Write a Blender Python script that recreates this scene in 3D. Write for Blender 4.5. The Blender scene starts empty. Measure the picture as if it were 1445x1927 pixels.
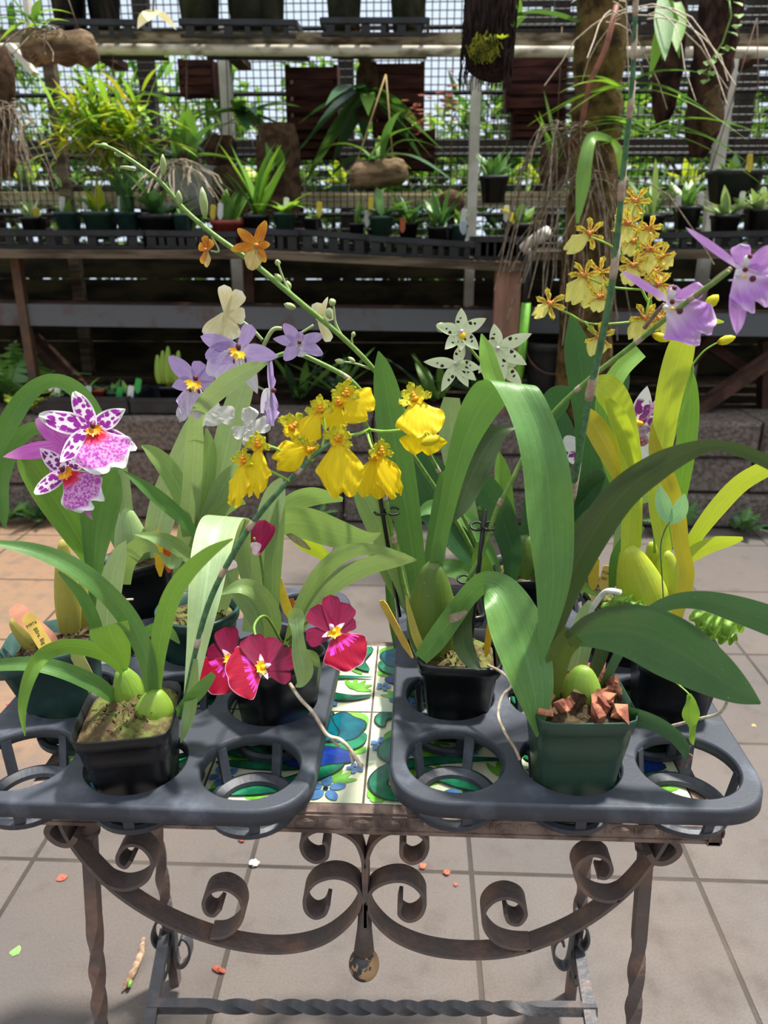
import bpy, math, random
from mathutils import Vector, Matrix, Euler
from mathutils.geometry import tessellate_polygon
PI = math.pi
S = bpy.context.scene
COL = S.collection
random.seed(7)
# ------------------------------------------------------------------ camera, sky, sun, exposure
F_PX = 1450.0
CAM_H = 1.09
PITCH = 19.7
YAW = 2.3
cam_d = bpy.data.cameras.new('camera')
cam = bpy.data.objects.new('camera', cam_d)
COL.objects.link(cam)
cam.location = (0, 0, CAM_H)
cam.rotation_euler = (math.radians(90 - PITCH), 0, math.radians(YAW))
cam_d.sensor_fit = 'VERTICAL'
cam_d.sensor_height = 36
cam_d.lens = F_PX / 1927 * 36
cam_d.clip_start = 0.02
cam_d.clip_end = 200
cam_d.dof.use_dof = True
cam_d.dof.focus_distance = 0.80
cam_d.dof.aperture_fstop = 8.0
S.camera = cam
S.view_settings.view_transform = 'Standard'
S.view_settings.look = 'None'
S.view_settings.gamma = 1
S.view_settings.use_curve_mapping = False
S.view_settings.exposure = 0.55

W = bpy.data.worlds.new('sky')
S.world = W
W.use_nodes = True
wn, wl = W.node_tree.nodes, W.node_tree.links
wn.clear()
w_out = wn.new('ShaderNodeOutputWorld')
w_bg = wn.new('ShaderNodeBackground')
w_tc = wn.new('ShaderNodeTexCoord')
w_sp = wn.new('ShaderNodeSeparateXYZ')
wl.new(w_tc.outputs['Generated'], w_sp.inputs[0])
w_r = wn.new('ShaderNodeValToRGB')           # brightness of the overcast sky by height
w_r.color_ramp.elements[0].position = 0.0
w_r.color_ramp.elements[0].color = (0.16, 0.17, 0.16, 1)
w_r.color_ramp.elements[1].position = 1.0
w_r.color_ramp.elements[1].color = (1.12, 1.15, 1.2, 1)
e = w_r.color_ramp.elements.new(0.35)
e.color = (0.40, 0.43, 0.46, 1)
wl.new(w_sp.outputs[2], w_r.inputs[0])
w_r2 = wn.new('ShaderNodeMapRange')          # brighter hazy sky to the north, behind the shelves
w_r2.inputs[1].default_value = 0.6
w_r2.inputs[2].default_value = 0.95
w_r2.inputs[3].default_value = 0.0
w_r2.inputs[4].default_value = 1.0
wl.new(w_sp.outputs[1], w_r2.inputs[0])
w_mx = wn.new('ShaderNodeMix')
w_mx.data_type = 'RGBA'
w_mx.inputs[7].default_value = (0.56, 0.65, 0.76, 1)
wl.new(w_r2.outputs[0], w_mx.inputs[0])
wl.new(w_r.outputs[0], w_mx.inputs[6])
wl.new(w_mx.outputs[2], w_bg.inputs[0])
w_bg.inputs[1].default_value = 1.0
wl.new(w_bg.outputs[0], w_out.inputs[0])

sun_d = bpy.data.lights.new('sun', 'SUN')
sun_d.energy = 5.0
sun_d.angle = math.radians(4)
sun_d.color = (1.0, 0.95, 0.86)
sun = bpy.data.objects.new('sun', sun_d)
COL.objects.link(sun)
sun.rotation_euler = Vector((-0.32, -0.20, -1.0)).to_track_quat('-Z', 'Y').to_euler()

# ------------------------------------------------------------------ pixel geometry of the survey
RM = Matrix.Rotation(math.radians(YAW), 3, 'Z') @ Matrix.Rotation(math.radians(90 - PITCH), 3, 'X')
C0 = Vector((0, 0, CAM_H))
CAM_R = RM @ Vector((1, 0, 0))
CAM_F = RM @ Vector((0, 0, -1))
def ray(px, py):
    return RM @ Vector(((px - 722.5) / F_PX, -(py - 963.5) / F_PX, -1))
def P(px, py, Y):                  # surveyed point at distance Y in front of the camera
    r = ray(px, py)
    return C0 + r * (Y / r.y)
def G(px, py, z):                  # surveyed point at height z
    r = ray(px, py)
    return C0 + r * ((z - CAM_H) / r.z)
def mpp(pt):                       # metres per pixel there
    return (pt - C0).dot(CAM_F) / F_PX

# ------------------------------------------------------------------ tagging
def tag(o, label=None, cat=None, group=None, kind=None):
    if label: o['label'] = label
    if cat: o['category'] = cat
    if group: o['group'] = group
    if kind: o['kind'] = kind
    return o
def thing(name, loc, label, cat, group=None):
    o = bpy.data.objects.new(name, None)
    COL.objects.link(o)
    o.location = loc
    o.empty_display_size = 0.02
    return tag(o, label, cat, group)
def root_loc(o):
    while o.parent: o = o.parent
    return Vector(o.location)

class MB:
    def __init__(s):
        s.v, s.f, s.m, s.uv = [], [], [], []
    def add(s, vs, fs, m=0, uv=None):
        b = len(s.v)
        s.v += [Vector(p) for p in vs]
        s.uv += list(uv) if uv else [(0.5, 0.5)] * len(vs)
        for f in fs:
            s.f.append([i + b for i in f])
            s.m.append(m)
        return s
    def xform(s, M):
        s.v = [M @ p for p in s.v]
        return s
    def build(s, name, mats, parent=None, smooth=True, origin=None, label=None, kind=None):
        me = bpy.data.meshes.new(name)
        off = root_loc(parent) if parent else Vector(origin or (0, 0, 0))
        me.from_pydata([p - off for p in s.v], [], s.f)
        if not isinstance(mats, (list, tuple)): mats = [mats]
        for m in mats: me.materials.append(m)
        me.polygons.foreach_set('material_index', s.m)
        me.polygons.foreach_set('use_smooth', [bool(smooth)] * len(s.f))
        ul = me.uv_layers.new(name='UVMap')
        li = [0] * len(me.loops)
        me.loops.foreach_get('vertex_index', li)
        flat = []
        for i in li: flat += s.uv[i]
        ul.data.foreach_set('uv', flat)
        me.update()
        o = bpy.data.objects.new(name, me)
        COL.objects.link(o)
        if parent: o.parent = parent
        else: o.location = off
        tag(o, label, kind=kind)
        return o
    # shapes -----------------------------------------------------
    def box(s, c, size, M=None, m=0):
        hx, hy, hz = size[0] / 2, size[1] / 2, size[2] / 2
        vs = [Vector((x, y, z)) for x in (-hx, hx) for y in (-hy, hy) for z in (-hz, hz)]
        c = Vector(c)
        vs = [(M @ p if M else p) + c for p in vs]
        return s.add(vs, [(0, 1, 3, 2), (4, 6, 7, 5), (0, 4, 5, 1), (2, 3, 7, 6), (0, 2, 6, 4), (1, 5, 7, 3)], m,
                     [(0, 0), (0, 1), (1, 0), (1, 1)] * 2)
    def bar(s, a, b, w, h, up=(0, 0, 1), m=0):
        a, b = Vector(a), Vector(b)
        d = b - a
        t = d.normalized()
        sd = t.cross(Vector(up))
        if sd.length < 1e-4: sd = t.cross(Vector((0, 1, 0)))
        sd.normalize()
        u = sd.cross(t)
        M = Matrix((t, sd, u)).transposed()
        return s.box((a + b) / 2, (d.length, w, h), M, m)
    def tube(s, pts, rad, n=8, m=0, caps=True, prof=None, twist=0.0, up=None):
        pts = [Vector(p) for p in pts]
        if not hasattr(rad, '__len__'): rad = [rad] * len(pts)
        T = []
        for i in range(len(pts)):
            d = pts[min(i + 1, len(pts) - 1)] - pts[max(i - 1, 0)]
            T.append(d.normalized() if d.length > 1e-9 else Vector((0, 0, 1)))
        ref = Vector(up) if up else Vector((0, 0, 1))
        if abs(T[0].dot(ref)) > 0.95 and not up: ref = Vector((0, 1, 0))
        N = (ref - T[0] * ref.dot(T[0])).normalized()
        vs, uv = [], []
        for i, p in enumerate(pts):
            if up:
                N2 = Vector(up) - T[i] * Vector(up).dot(T[i])
                N = N2.normalized() if N2.length > 1e-4 else N
            else:
                N = (N - T[i] * N.dot(T[i])).normalized()
            B = T[i].cross(N)
            for k in range(n):
                a = 2 * PI * k / n + twist * i
                if prof:
                    x, y = prof[k]
                    ca, sa = math.cos(twist * i), math.sin(twist * i)
                    x, y = x * ca - y * sa, x * sa + y * ca
                    q = (N * x + B * y) * rad[i]
                else:
                    q = (N * math.cos(a) + B * math.sin(a)) * rad[i]
                vs.append(p + q)
                uv.append((k / n, i / max(1, len(pts) - 1)))
        fs = []
        for i in range(len(pts) - 1):
            for k in range(n):
                k2 = (k + 1) % n
                fs.append((i * n + k, i * n + k2, (i + 1) * n + k2, (i + 1) * n + k))
        if caps:
            fs.append(tuple(range(n - 1, -1, -1)))
            b = (len(pts) - 1) * n
            fs.append(tuple(b + k for k in range(n)))
        return s.add(vs, fs, m, uv)
    def ellipsoid(s, c, r, M=None, nu=12, nv=8, m=0):
        c = Vector(c)
        if not hasattr(r, '__len__'): r = (r, r, r)
        vs, uv = [], []
        for j in range(nv + 1):
            th = PI * j / nv
            for i in range(nu):
                ph = 2 * PI * i / nu
                p = Vector((r[0] * math.sin(th) * math.cos(ph), r[1] * math.sin(th) * math.sin(ph), r[2] * math.cos(th)))
                vs.append((M @ p if M else p) + c)
                uv.append((i / nu, j / nv))
        fs = []
        for j in range(nv):
            for i in range(nu):
                a, b = j * nu + i, j * nu + (i + 1) % nu
                fs.append((a, a + nu, b + nu, b))
        return s.add(vs, fs, m, uv)
    def lathe(s, prof, c=(0, 0, 0), n=24, m=0, M=None):
        c = Vector(c)
        vs, uv = [], []
        for j, (r, z) in enumerate(prof):
            for k in range(n):
                a = 2 * PI * k / n
                p = Vector((r * math.cos(a), r * math.sin(a), z))
                vs.append((M @ p if M else p) + c)
                uv.append((k / n, j / max(1, len(prof) - 1)))
        fs = []
        for j in range(len(prof) - 1):
            for k in range(n):
                k2 = (k + 1) % n
                fs.append((j * n + k, j * n + k2, (j + 1) * n + k2, (j + 1) * n + k))
        return s.add(vs, fs, m, uv)
    def poly(s, pts, m=0):
        pts = [Vector(p) for p in pts]
        tr = tessellate_polygon([pts])
        return s.add(pts, [tuple(t) for t in tr], m)

def crom(pts, n=6):                 # Catmull-Rom through control tuples of any length
    out = []
    k = len(pts)
    for i in range(k - 1):
        p0, p1, p2, p3 = pts[max(i - 1, 0)], pts[i], pts[i + 1], pts[min(i + 2, k - 1)]
        for j in range(n):
            t = j / n
            out.append(tuple(0.5 * ((2 * b) + (-a + c) * t + (2 * a - 5 * b + 4 * c - d) * t * t + (-a + 3 * b - 3 * c + d) * t ** 3)
                             for a, b, c, d in zip(p0, p1, p2, p3)))
    out.append(tuple(pts[-1]))
    return out

# ------------------------------------------------------------------ materials
def lin(c):
    return tuple((x / 255 / 12.92 if x / 255 <= 0.04045 else ((x / 255 + 0.055) / 1.055) ** 2.4) for x in c) + (1.0,)
class NT:
    def __init__(s, name):
        s.mat = bpy.data.materials.new(name)
        s.mat.use_nodes = True
        s.t = s.mat.node_tree
        s.t.nodes.clear()
        s.out = s.t.nodes.new('ShaderNodeOutputMaterial')
        s.tc = None
    def n(s, typ, **kw):
        x = s.t.nodes.new(typ)
        for k, v in kw.items(): setattr(x, k, v)
        return x
    def set(s, sock, v):
        if isinstance(v, bpy.types.NodeSocket): s.t.links.new(v, sock)
        elif hasattr(v, '__len__') and not isinstance(v, str):
            sock.default_value = v if len(v) == len(sock.default_value) else tuple(v)[:len(sock.default_value)]
        else: sock.default_value = v
    def coord(s, kind='Object'):
        if not s.tc: s.tc = s.n('ShaderNodeTexCoord')
        return s.tc.outputs[kind]
    def uv(s):
        sp = s.n('ShaderNodeSeparateXYZ')
        s.t.links.new(s.coord('UV'), sp.inputs[0])
        return sp.outputs[0], sp.outputs[1]
    def m(s, op, a, b=0.0, c=0.0):
        x = s.n('ShaderNodeMath', operation=op)
        s.set(x.inputs[0], a); s.set(x.inputs[1], b); s.set(x.inputs[2], c)
        return x.outputs[0]
    def rng(s, v, a, b, c=0.0, d=1.0, smooth=True):
        x = s.n('ShaderNodeMapRange')
        if smooth: x.interpolation_type = 'SMOOTHSTEP'
        s.set(x.inputs[0], v)
        for i, q in enumerate((a, b, c, d)): s.set(x.inputs[i + 1], q)
        return x.outputs[0]
    def mix(s, fac, a, b):
        x = s.n('ShaderNodeMix')
        x.data_type = 'RGBA'
        s.set(x.inputs[0], fac); s.set(x.inputs[6], a); s.set(x.inputs[7], b)
        return x.outputs[2]
    def vec(s, x, y, z=0.0):
        c = s.n('ShaderNodeCombineXYZ')
        s.set(c.inputs[0], x); s.set(c.inputs[1], y); s.set(c.inputs[2], z)
        return c.outputs[0]
    def noise(s, vec, scale, detail=3.0, rough=0.55):
        x = s.n('ShaderNodeTexNoise')
        s.t.links.new(vec, x.inputs['Vector'])
        x.inputs['Scale'].default_value = scale
        x.inputs['Detail'].default_value = detail
        x.inputs['Roughness'].default_value = rough
        return x.outputs[0]
    def voro(s, vec, scale, feature='F1', rand=1.0):
        x = s.n('ShaderNodeTexVoronoi', feature=feature)
        s.t.links.new(vec, x.inputs['Vector'])
        x.inputs['Scale'].default_value = scale
        x.inputs['Randomness'].default_value = rand
        return x
    def bump(s, h, strength=0.3, dist=0.01):
        x = s.n('ShaderNodeBump')
        s.set(x.inputs['Strength'], strength)
        x.inputs['Distance'].default_value = dist
        s.t.links.new(h, x.inputs['Height'])
        return x.outputs[0]
    def pbr(s, col, rough=0.5, metal=0.0, normal=None, spec=0.5, transl=0.0, tcol=None):
        b = s.n('ShaderNodeBsdfPrincipled')
        s.set(b.inputs['Base Color'], col)
        s.set(b.inputs['Roughness'], rough)
        s.set(b.inputs['Metallic'], metal)
        s.set(b.inputs['Specular IOR Level'], spec)
        if normal: s.t.links.new(normal, b.inputs['Normal'])
        o = b.outputs[0]
        if transl:
            tr = s.n('ShaderNodeBsdfTranslucent')
            s.set(tr.inputs[0], tcol if tcol is not None else col)
            mx = s.n('ShaderNodeMixShader')
            mx.inputs[0].default_value = transl
            s.t.links.new(o, mx.inputs[1]); s.t.links.new(tr.outputs[0], mx.inputs[2])
            o = mx.outputs[0]
        s.t.links.new(o, s.out.inputs[0])
        return s.mat
def mul(c, k): return tuple(min(1.0, x * k) for x in c[:3]) + (1.0,)

def surf(name, col, rough=0.6, metal=0.0, col2=None, scale=30, bump=0.0, bscale=None, spec=0.5, stretch=None, lo=0.35, hi=0.65, detail=4, dist=0.004):
    t = NT(name)
    v = t.coord('Object')
    if stretch:
        mp = t.n('ShaderNodeMapping')
        t.t.links.new(v, mp.inputs[0])
        mp.inputs['Scale'].default_value = stretch
        v = mp.outputs[0]
    a = lin(col)
    b = lin(col2) if col2 else mul(a, 0.75)
    nz = t.noise(v, scale, detail)
    c = t.mix(t.rng(nz, lo, hi), a, b)
    nm = t.bump(t.noise(v, bscale or scale * 2, 5), bump, dist) if bump else None
    return t.pbr(c, rough, metal, nm, spec)
MATS = {}
def leaf_mat(name, col, back=None, rib=1.25, rough=0.38, transl=0.18, speck=0.0, tip=None, veins=0.16):
    if name in MATS: return MATS[name]
    t = NT(name)
    u, v = t.uv()
    a = lin(col)
    st = t.noise(t.vec(t.m('MULTIPLY', u, 34.0), t.m('MULTIPLY', v, 1.3)), 1.0, 2.0)
    c = t.mix(t.rng(st, 0.3, 0.7), mul(a, 1 - veins), mul(a, 1 + veins))
    big = t.noise(t.coord('Object'), 22.0, 3.0)
    c = t.mix(t.rng(big, 0.35, 0.7, 0.0, 0.45), c, (a[0] * 1.35, a[1] * 1.15, a[2] * 0.75, 1))
    d = t.m('ABSOLUTE', t.m('SUBTRACT', u, 0.5))
    c = t.mix(t.rng(d, 0.012, 0.045, 0.75, 0.0), c, mul(a, rib))
    c = t.mix(t.rng(d, 0.465, 0.495, 0.0, 0.5), c, (min(1, a[0] * 1.7), min(1, a[1] * 1.5), a[2] * 1.4, 1))
    mot = t.noise(t.coord('Object'), 150.0, 4.0)
    c = t.mix(t.rng(mot, 0.45, 0.75, 0.0, 0.22), c, mul(a, 1.5))
    if tip is not None:
        c = t.mix(t.rng(v, 0.72, 1.0, 0.0, 0.85), c, lin(tip))
    if speck:
        sp = t.noise(t.coord('Object'), 330.0, 1.0)
        c = t.mix(t.rng(sp, 0.74, 0.78, 0.0, speck), c, (0.62, 0.66, 0.56, 1))
    nm = t.bump(t.m('ADD', st, t.m('MULTIPLY', mot, 0.5)), 0.3, 0.0016)
    tc = (min(1, a[0] * 1.45), min(1, a[1] * 1.4), a[2] * 0.75, 1)
    MATS[name] = t.pbr(c, rough, 0.0, nm, 0.6, transl, tc)
    return MATS[name]
# ------------------------------------------------------------------ setting: paving, retaining wall, terrace
def floor_mat():
    t = NT('paving_stone')
    mp = t.n('ShaderNodeMapping')
    t.t.links.new(t.coord('Object'), mp.inputs[0])
    o = G(883, 1600, 0)
    r = G(900, 1643, 0)
    mp.inputs['Location'].default_value = (-o.x + 40 * 0.405, -r.y + 40 * 0.405, 0)
    br = t.n('ShaderNodeTexBrick')
    t.t.links.new(mp.outputs[0], br.inputs['Vector'])
    br.offset = 0.0
    br.squash = 1.0
    for k, v in (('Scale', 1.0), ('Mortar Size', 0.0045), ('Mortar Smooth', 0.25), ('Bias', 0.0), ('Brick Width', 0.405), ('Row Height', 0.405)):
        br.inputs[k].default_value = v
    br.inputs['Color1'].default_value = lin((92, 87, 85))
    br.inputs['Color2'].default_value = lin((104, 97, 93))
    br.inputs['Mortar'].default_value = lin((44, 40, 34))
    pos = t.coord('Object')
    n1 = t.noise(pos, 3.2, 6)
    n2 = t.noise(pos, 260.0, 3)
    n3 = t.noise(pos, 14.0, 6)
    c = t.mix(t.rng(n1, 0.35, 0.7, 0.0, 0.4), br.outputs[0], lin((112, 98, 88)))
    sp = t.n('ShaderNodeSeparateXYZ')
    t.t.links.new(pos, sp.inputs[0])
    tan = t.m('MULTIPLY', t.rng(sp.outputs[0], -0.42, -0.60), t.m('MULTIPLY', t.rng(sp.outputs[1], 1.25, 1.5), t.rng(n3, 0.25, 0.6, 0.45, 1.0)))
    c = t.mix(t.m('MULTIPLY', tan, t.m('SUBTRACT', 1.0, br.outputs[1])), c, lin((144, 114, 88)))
    c = t.mix(t.rng(n2, 0.3, 0.75, 0.0, 0.35), c, lin((70, 66, 65)))
    c = t.mix(t.rng(n3, 0.52, 0.78, 0.0, 0.45), c, lin((74, 68, 66)))
    h = t.m('ADD', t.m('MULTIPLY', br.outputs[1], -1.0), t.m('MULTIPLY', n2, 0.16))
    return t.pbr(c, t.rng(n3, 0.3, 0.7, 0.55, 0.85), 0.0, t.bump(h, 0.7, 0.004), 0.35)
mb = MB()
mb.add([(-5, -2.5, 0), (5, -2.5, 0), (5, 2.99, 0), (-5, 2.99, 0)], [(0, 1, 2, 3)])
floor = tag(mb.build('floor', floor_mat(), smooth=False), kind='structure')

stone = surf('rough_block', (128, 118, 112), 0.95, 0, (92, 84, 80), 60, 0.9, 90, 0.2, dist=0.012)
mb = MB()
wall_y = 2.9
for c in range(3):
    x = -5.0 + (0.17 if c % 2 else 0.0)
    z0 = 0.143 * c
    while x < 5.0:
        w = random.choice((0.30, 0.34, 0.42))
        j = random.uniform(-0.012, 0.012)
        ins = 0.012
        f, bk = wall_y + j, wall_y + 0.26
        a, b2, zt, zb = x + 0.004, x + w - 0.004, z0 + 0.14, z0 + 0.002
        vs = [(a, bk, zb), (b2, bk, zb), (b2, bk, zt), (a, bk, zt),
              (a, f + ins * 1.6, zb), (b2, f + ins * 1.6, zb), (b2, f + ins * 1.6, zt), (a, f + ins * 1.6, zt),
              (a + ins, f, zb + ins), (b2 - ins, f, zb + ins), (b2 - ins, f, zt - ins), (a + ins, f, zt - ins)]
        mb.add(vs, [(0, 1, 5, 4), (1, 2, 6, 5), (2, 3, 7, 6), (3, 0, 4, 7), (4, 5, 9, 8), (5, 6, 10, 9), (6, 7, 11, 10), (7, 4, 8, 11), (8, 9, 10, 11)])
        x += w
tag(mb.build('wall_back', stone, smooth=False), kind='structure')
soilm = surf('terrace_soil', (58, 48, 38), 0.95, 0, (34, 30, 24), 30, 0.8, 60, 0.1)
mb = MB()
mb.box((0, 6.1, 0.20), (12, 5.9, 0.44))
tag(mb.build('terrace', soilm, smooth=False, origin=(0, 6.1, 0)), kind='structure')
mossy = surf('mossy_boards', (62, 56, 36), 0.9, 0, (24, 22, 16), 6, 0.5, 40, 0.2, stretch=(0.6, 1, 2.2))
mb = MB()
for k in range(4):
    mb.box((0, 4.0, 0.50 + 0.155 * k), (9, 0.04, 0.148))
tag(mb.build('wall_boards', mossy, smooth=False, origin=(0, 4.0, 0.43)), kind='structure')

# ------------------------------------------------------------------ potting bench behind the wall
black_p = surf('black_plastic', (30, 32, 36), 0.42, 0, (44, 46, 52), 14, 0.06, 200)
dark_p = surf('dull_black_plastic', (22, 23, 25), 0.55, 0, (34, 35, 37), 20)
oldwood = surf('grey_bench_wood', (112, 100, 84), 0.85, 0, (66, 58, 48), 18, 0.4, 60, 0.2, stretch=(0.25, 1, 2))
pinkwood = surf('bare_post_wood', (176, 134, 116), 0.8, 0, (140, 104, 90), 12, 0.2, 50, 0.3, stretch=(3, 3, 0.3))
darkwood = surf('brown_brace_wood', (92, 66, 56), 0.85, 0, (64, 46, 40), 12, 0.3, 50, 0.2, stretch=(1, 1, 1))
greypipe = surf('grey_painted_pipe', (98, 102, 108), 0.6, 0, (92, 66, 52), 9, 0.15, 60, 0.3, lo=0.5, hi=0.75)
whitepvc = surf('white_pvc', (236, 234, 226), 0.5, 0, (206, 202, 188), 8)
rustm = surf('dark_rusty_pipe', (84, 72, 62), 0.7, 0.2, (110, 78, 58), 20)

bench = thing('potting_bench', P(720, 775, 3.3) * 1.0, 'long grey potting bench carrying trays of small pots behind the block wall', 'bench')
bench.location.z = 0.42
bench.location.x = 0
BT = {}
for nm, (xa, ya, xb, yb) in {'l': (-700, 468, 500, 472), 'm': (498, 472, 985, 496), 'r': (990, 474, 2100, 464)}.items():
    a, b = P(xa, ya, 3.02), P(xb, yb, 3.02)
    mb = MB()
    for k in range(4):
        off = Vector((0, 0.10 + 0.2 * k, -0.012))
        mb.bar(a + off, b + off, 0.17, 0.024)
    mb.bar(a + Vector((0, 0.0, -0.014)), b + Vector((0, 0.0, -0.014)), 0.03, 0.03)
    mb.build('bench_top', oldwood, bench, False)
mb = MB(); mb.bar(P(-700, 580, 3.15), P(2100, 620, 3.15), 0.07, 0.085, m=0); mb.build('rail', greypipe, bench, False)
mb = MB(); mb.bar(P(-700, 562, 3.2), P(2100, 600, 3.2), 0.05, 0.03); mb.build('rail', darkwood, bench, False)
def vpost(px, ytop, yb, Y, w, d, m, name='post', par=None, z0=None):
    a = P(px, ytop, Y)
    zb = z0 if z0 is not None else P(px, yb, Y).z
    mb = MB(); mb.box((a.x, a.y, (a.z + zb) / 2), (w, d, a.z - zb))
    return mb.build(name, m, par, False)
vpost(28, 474, 0, 3.12, 0.035, 0.035, rustm, par=bench, z0=0.42)
vpost(466, 478, 0, 3.25, 0.04, 0.04, darkwood, par=bench, z0=0.42)
vpost(957, 492, 0, 3.06, 0.095, 0.06, pinkwood, par=bench, z0=0.42)
vpost(1120, 470, 0, 3.5, 0.05, 0.05, darkwood, par=bench, z0=0.42)
for a, b, w in (((1345, 620, 3.3), (1215, 785, 3.3), .07), ((1470, 660, 3.1), (1300, 778, 3.1), .075), ((1320, 640, 3.36), (1500, 760, 3.36), .07), ((58, 636, 3.3), (160, 735, 3.3), .1), ((1440, 640, 3.2), (1437, 778, 3.2), .06)):
    mb = MB(); mb.bar(P(*a), P(*b), 0.04, w, up=(0, 1, 0)); mb.bar(P(*a), P(*b), w, 0.03, up=(0, 1, 0)) if 0 else None
    mb.build('brace', darkwood, bench, False)

# black and green stand pipe in front of the post, with its pale spout
st = thing('stand_pipe', P(990, 775, 2.955), 'thin black stand pipe with green lower sleeve beside the bare wooden post', 'pipe')
st.location.z = 0.42
a = P(992, 470, 2.955)
mb = MB(); mb.tube([P(994, 470, 2.955), P(990, 572, 2.955)], 0.014); mb.build('pipe', dark_p, st)
green_s = surf('lime_sleeve', (120, 190, 60), 0.5)
mb = MB(); mb.tube([P(990, 570, 2.955), P(980, 680, 2.955), P(966, 760, 2.95)], 0.017); mb.build('sleeve', green_s, st, label='lime green sleeve')
mb = MB(); mb.tube([P(994, 474, 2.955), P(985, 466, 2.94), P(1010, 448, 2.9), P(1030, 438, 2.86)], [0.014, 0.016, 0.020, 0.024], 10); mb.build('spout', whitepvc, st, label='pale spout')

def bucket(px, yt, yb, Y, r, label):
    c = P(px, yb, Y)
    h = P(px, yt, Y).z - c.z
    b = thing('plastic_bucket', c, label, 'bucket')
    MB().lathe([(0.001, 0), (r * 0.86, 0), (r * 0.9, h * 0.6), (r * 0.96, h * 0.86), (r, h * 0.88), (r * 1.04, h * 0.9), (r * 1.04, h), (r * 0.95, h), (r * 0.8, 0.01), (0.001, 0.012)], c).build('body', dark_p, b)
    MB().tube([c + Vector((r * 1.05 * math.cos(t), r * 1.05 * math.sin(t), h * (0.93 - 0.35 * math.sin(t - PI)) )) for t in [PI + PI * k / 10 for k in range(11)]], 0.004, 6).build('handle', rustm, b)
bc = bucket(1028, 642, 770, 3.10, 0.095, 'round black plastic bucket behind the wall right of the bare wooden post')

# ------------------------------------------------------------------ upper shelf, posts, wire mesh
shelfm = surf('mossy_shelf_timber', (150, 138, 116), 0.9, 0, (76, 64, 46), 22, 0.6, 60, 0.2, stretch=(0.4, 1, 1.5))
palem = surf('weathered_pale_pipe', (206, 200, 182), 0.7, 0, (120, 110, 90), 18, 0.2, 50, lo=0.45, hi=0.7, stretch=(0.5, 1, 1))
sh = thing('hanging_shelf', P(560, 95, 3.5), 'long weathered timber shelf high up with big dark pots in trays', 'shelf')
mb = MB(); mb.bar(P(-900, 70, 3.5), P(2200, 84, 3.5), 0.08, 0.045); mb.build('beam', shelfm, sh, False)
mb = MB(); mb.tube([P(-900, 86, 3.45), P(700, 96, 3.45), P(2200, 103, 3.45)], 0.02, 10); mb.build('pipe', palem, sh)
for k in range(7):
    mb = MB(); mb.bar(P(-150 + 275 * k, 66, 3.5), P(-150 + 275 * k, 66, 3.5) + Vector((0, 0.62, 0)), 0.06, 0.03)
    mb.build('slat', darkwood, sh, False)
white_posts = [(418, 40, 400, 3.95, .05, 'thin white upright post behind the left flowers'), (897, 130, 460, 3.9, .045, 'white upright post hanging below the furry dark log'), (1378, 95, 420, 3.9, .05, 'pale upright post between the right tree trunk and the frame edge'), (90, 90, 420, 3.9, .05, 'brown grey upright post left of the yellow-green clump')]
for i, (px, yt, yb, Y, w, lab) in enumerate(white_posts):
    a = P(px, yt, Y)
    mb = MB(); mb.box((a.x, a.y, (a.z + 0.43) / 2), (w, w, a.z - 0.43))
    tag(mb.build('upright_post', whitepvc if i < 3 else oldwood, None, False, (a.x, a.y, 0.43)), lab, 'post', 'uprights of the mesh wall')
wire = surf('mesh_wire', (36, 38, 38), 0.6)
mb = MB()
Ym = 4.15
pr = [(1, 1), (-1, 1), (-1, -1), (1, -1)]
x = -4.6
while x < 4.6:
    mb.tube([(x, Ym, 0.9), (x, Ym, 2.75)], 0.0026, 4, caps=False); x += 0.034
z = 0.92
k = 0
while z < 2.75:
    r = 0.0105 if k % 8 == 0 else 0.0027
    mb.tube([(-4.6, Ym + 0.004, z), (4.6, Ym + 0.004, z)], r, 4, caps=False); z += 0.034; k += 1
tag(mb.build('wire_mesh_screen', wire, None, False, (0, Ym, 0.9)), 'dark square wire mesh screen filling the background behind the bench', 'mesh screen')
# ------------------------------------------------------------------ tiled wrought-iron table
TZ = 0.59
iron = surf('rusty_wrought_iron', (104, 94, 91), 0.6, 0.1, (142, 112, 98), 26, 0.5, 120, 0.4, lo=0.45, hi=0.75)
iron_d = surf('dark_wrought_iron', (84, 85, 89), 0.5, 0.15, (120, 106, 100), 24, 0.4, 120, 0.4, lo=0.5, hi=0.8)
frame_m = surf('rusty_edge_moulding', (150, 130, 120), 0.7, 0.0, (96, 80, 74), 40, 0.6, 120, 0.3)
seam_x = G(684, 1505, TZ).x
y0 = G(690, 1514, TZ).y
TS = (G(697, 1215, TZ).y - y0) / 2
TSX = 0.155
TX0 = seam_x - 2 * TSX
tbl = thing('tiled_table', (seam_x, y0 + TS, 0), 'low wrought iron table with a painted flower tile top carrying both plant trays', 'table')
tile_c = lin((226, 226, 190))
t = NT('tile_cream'); nzz = t.noise(t.coord('Object'), 18.0, 4)
cream = t.pbr(t.mix(t.rng(nzz, 0.3, 0.7), lin((236, 234, 200)), lin((206, 220, 186))), 0.18, 0, None, 0.5)
def glaze(n, a, b, s=40):
    t = NT(n); z = t.noise(t.coord('Object'), s, 4)
    return t.pbr(t.mix(t.rng(z, 0.35, 0.65), lin(a), lin(b)), 0.16, 0, None, 0.5)
g_green = glaze('glaze_leaf_green', (34, 128, 88), (22, 92, 66))
g_line = glaze('glaze_outline', (40, 58, 50), (30, 44, 40))
g_teal = glaze('glaze_teal', (10, 100, 112), (14, 74, 96), 60)
g_blue = glaze('glaze_deep_blue', (30, 60, 140), (22, 44, 112), 60)
g_sky = glaze('glaze_sky_blue', (92, 140, 192), (70, 112, 172), 90)
g_lime = glaze('glaze_lime', (122, 190, 66), (96, 164, 50), 90)
grout = surf('grout', (104, 92, 76), 0.9)
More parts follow.
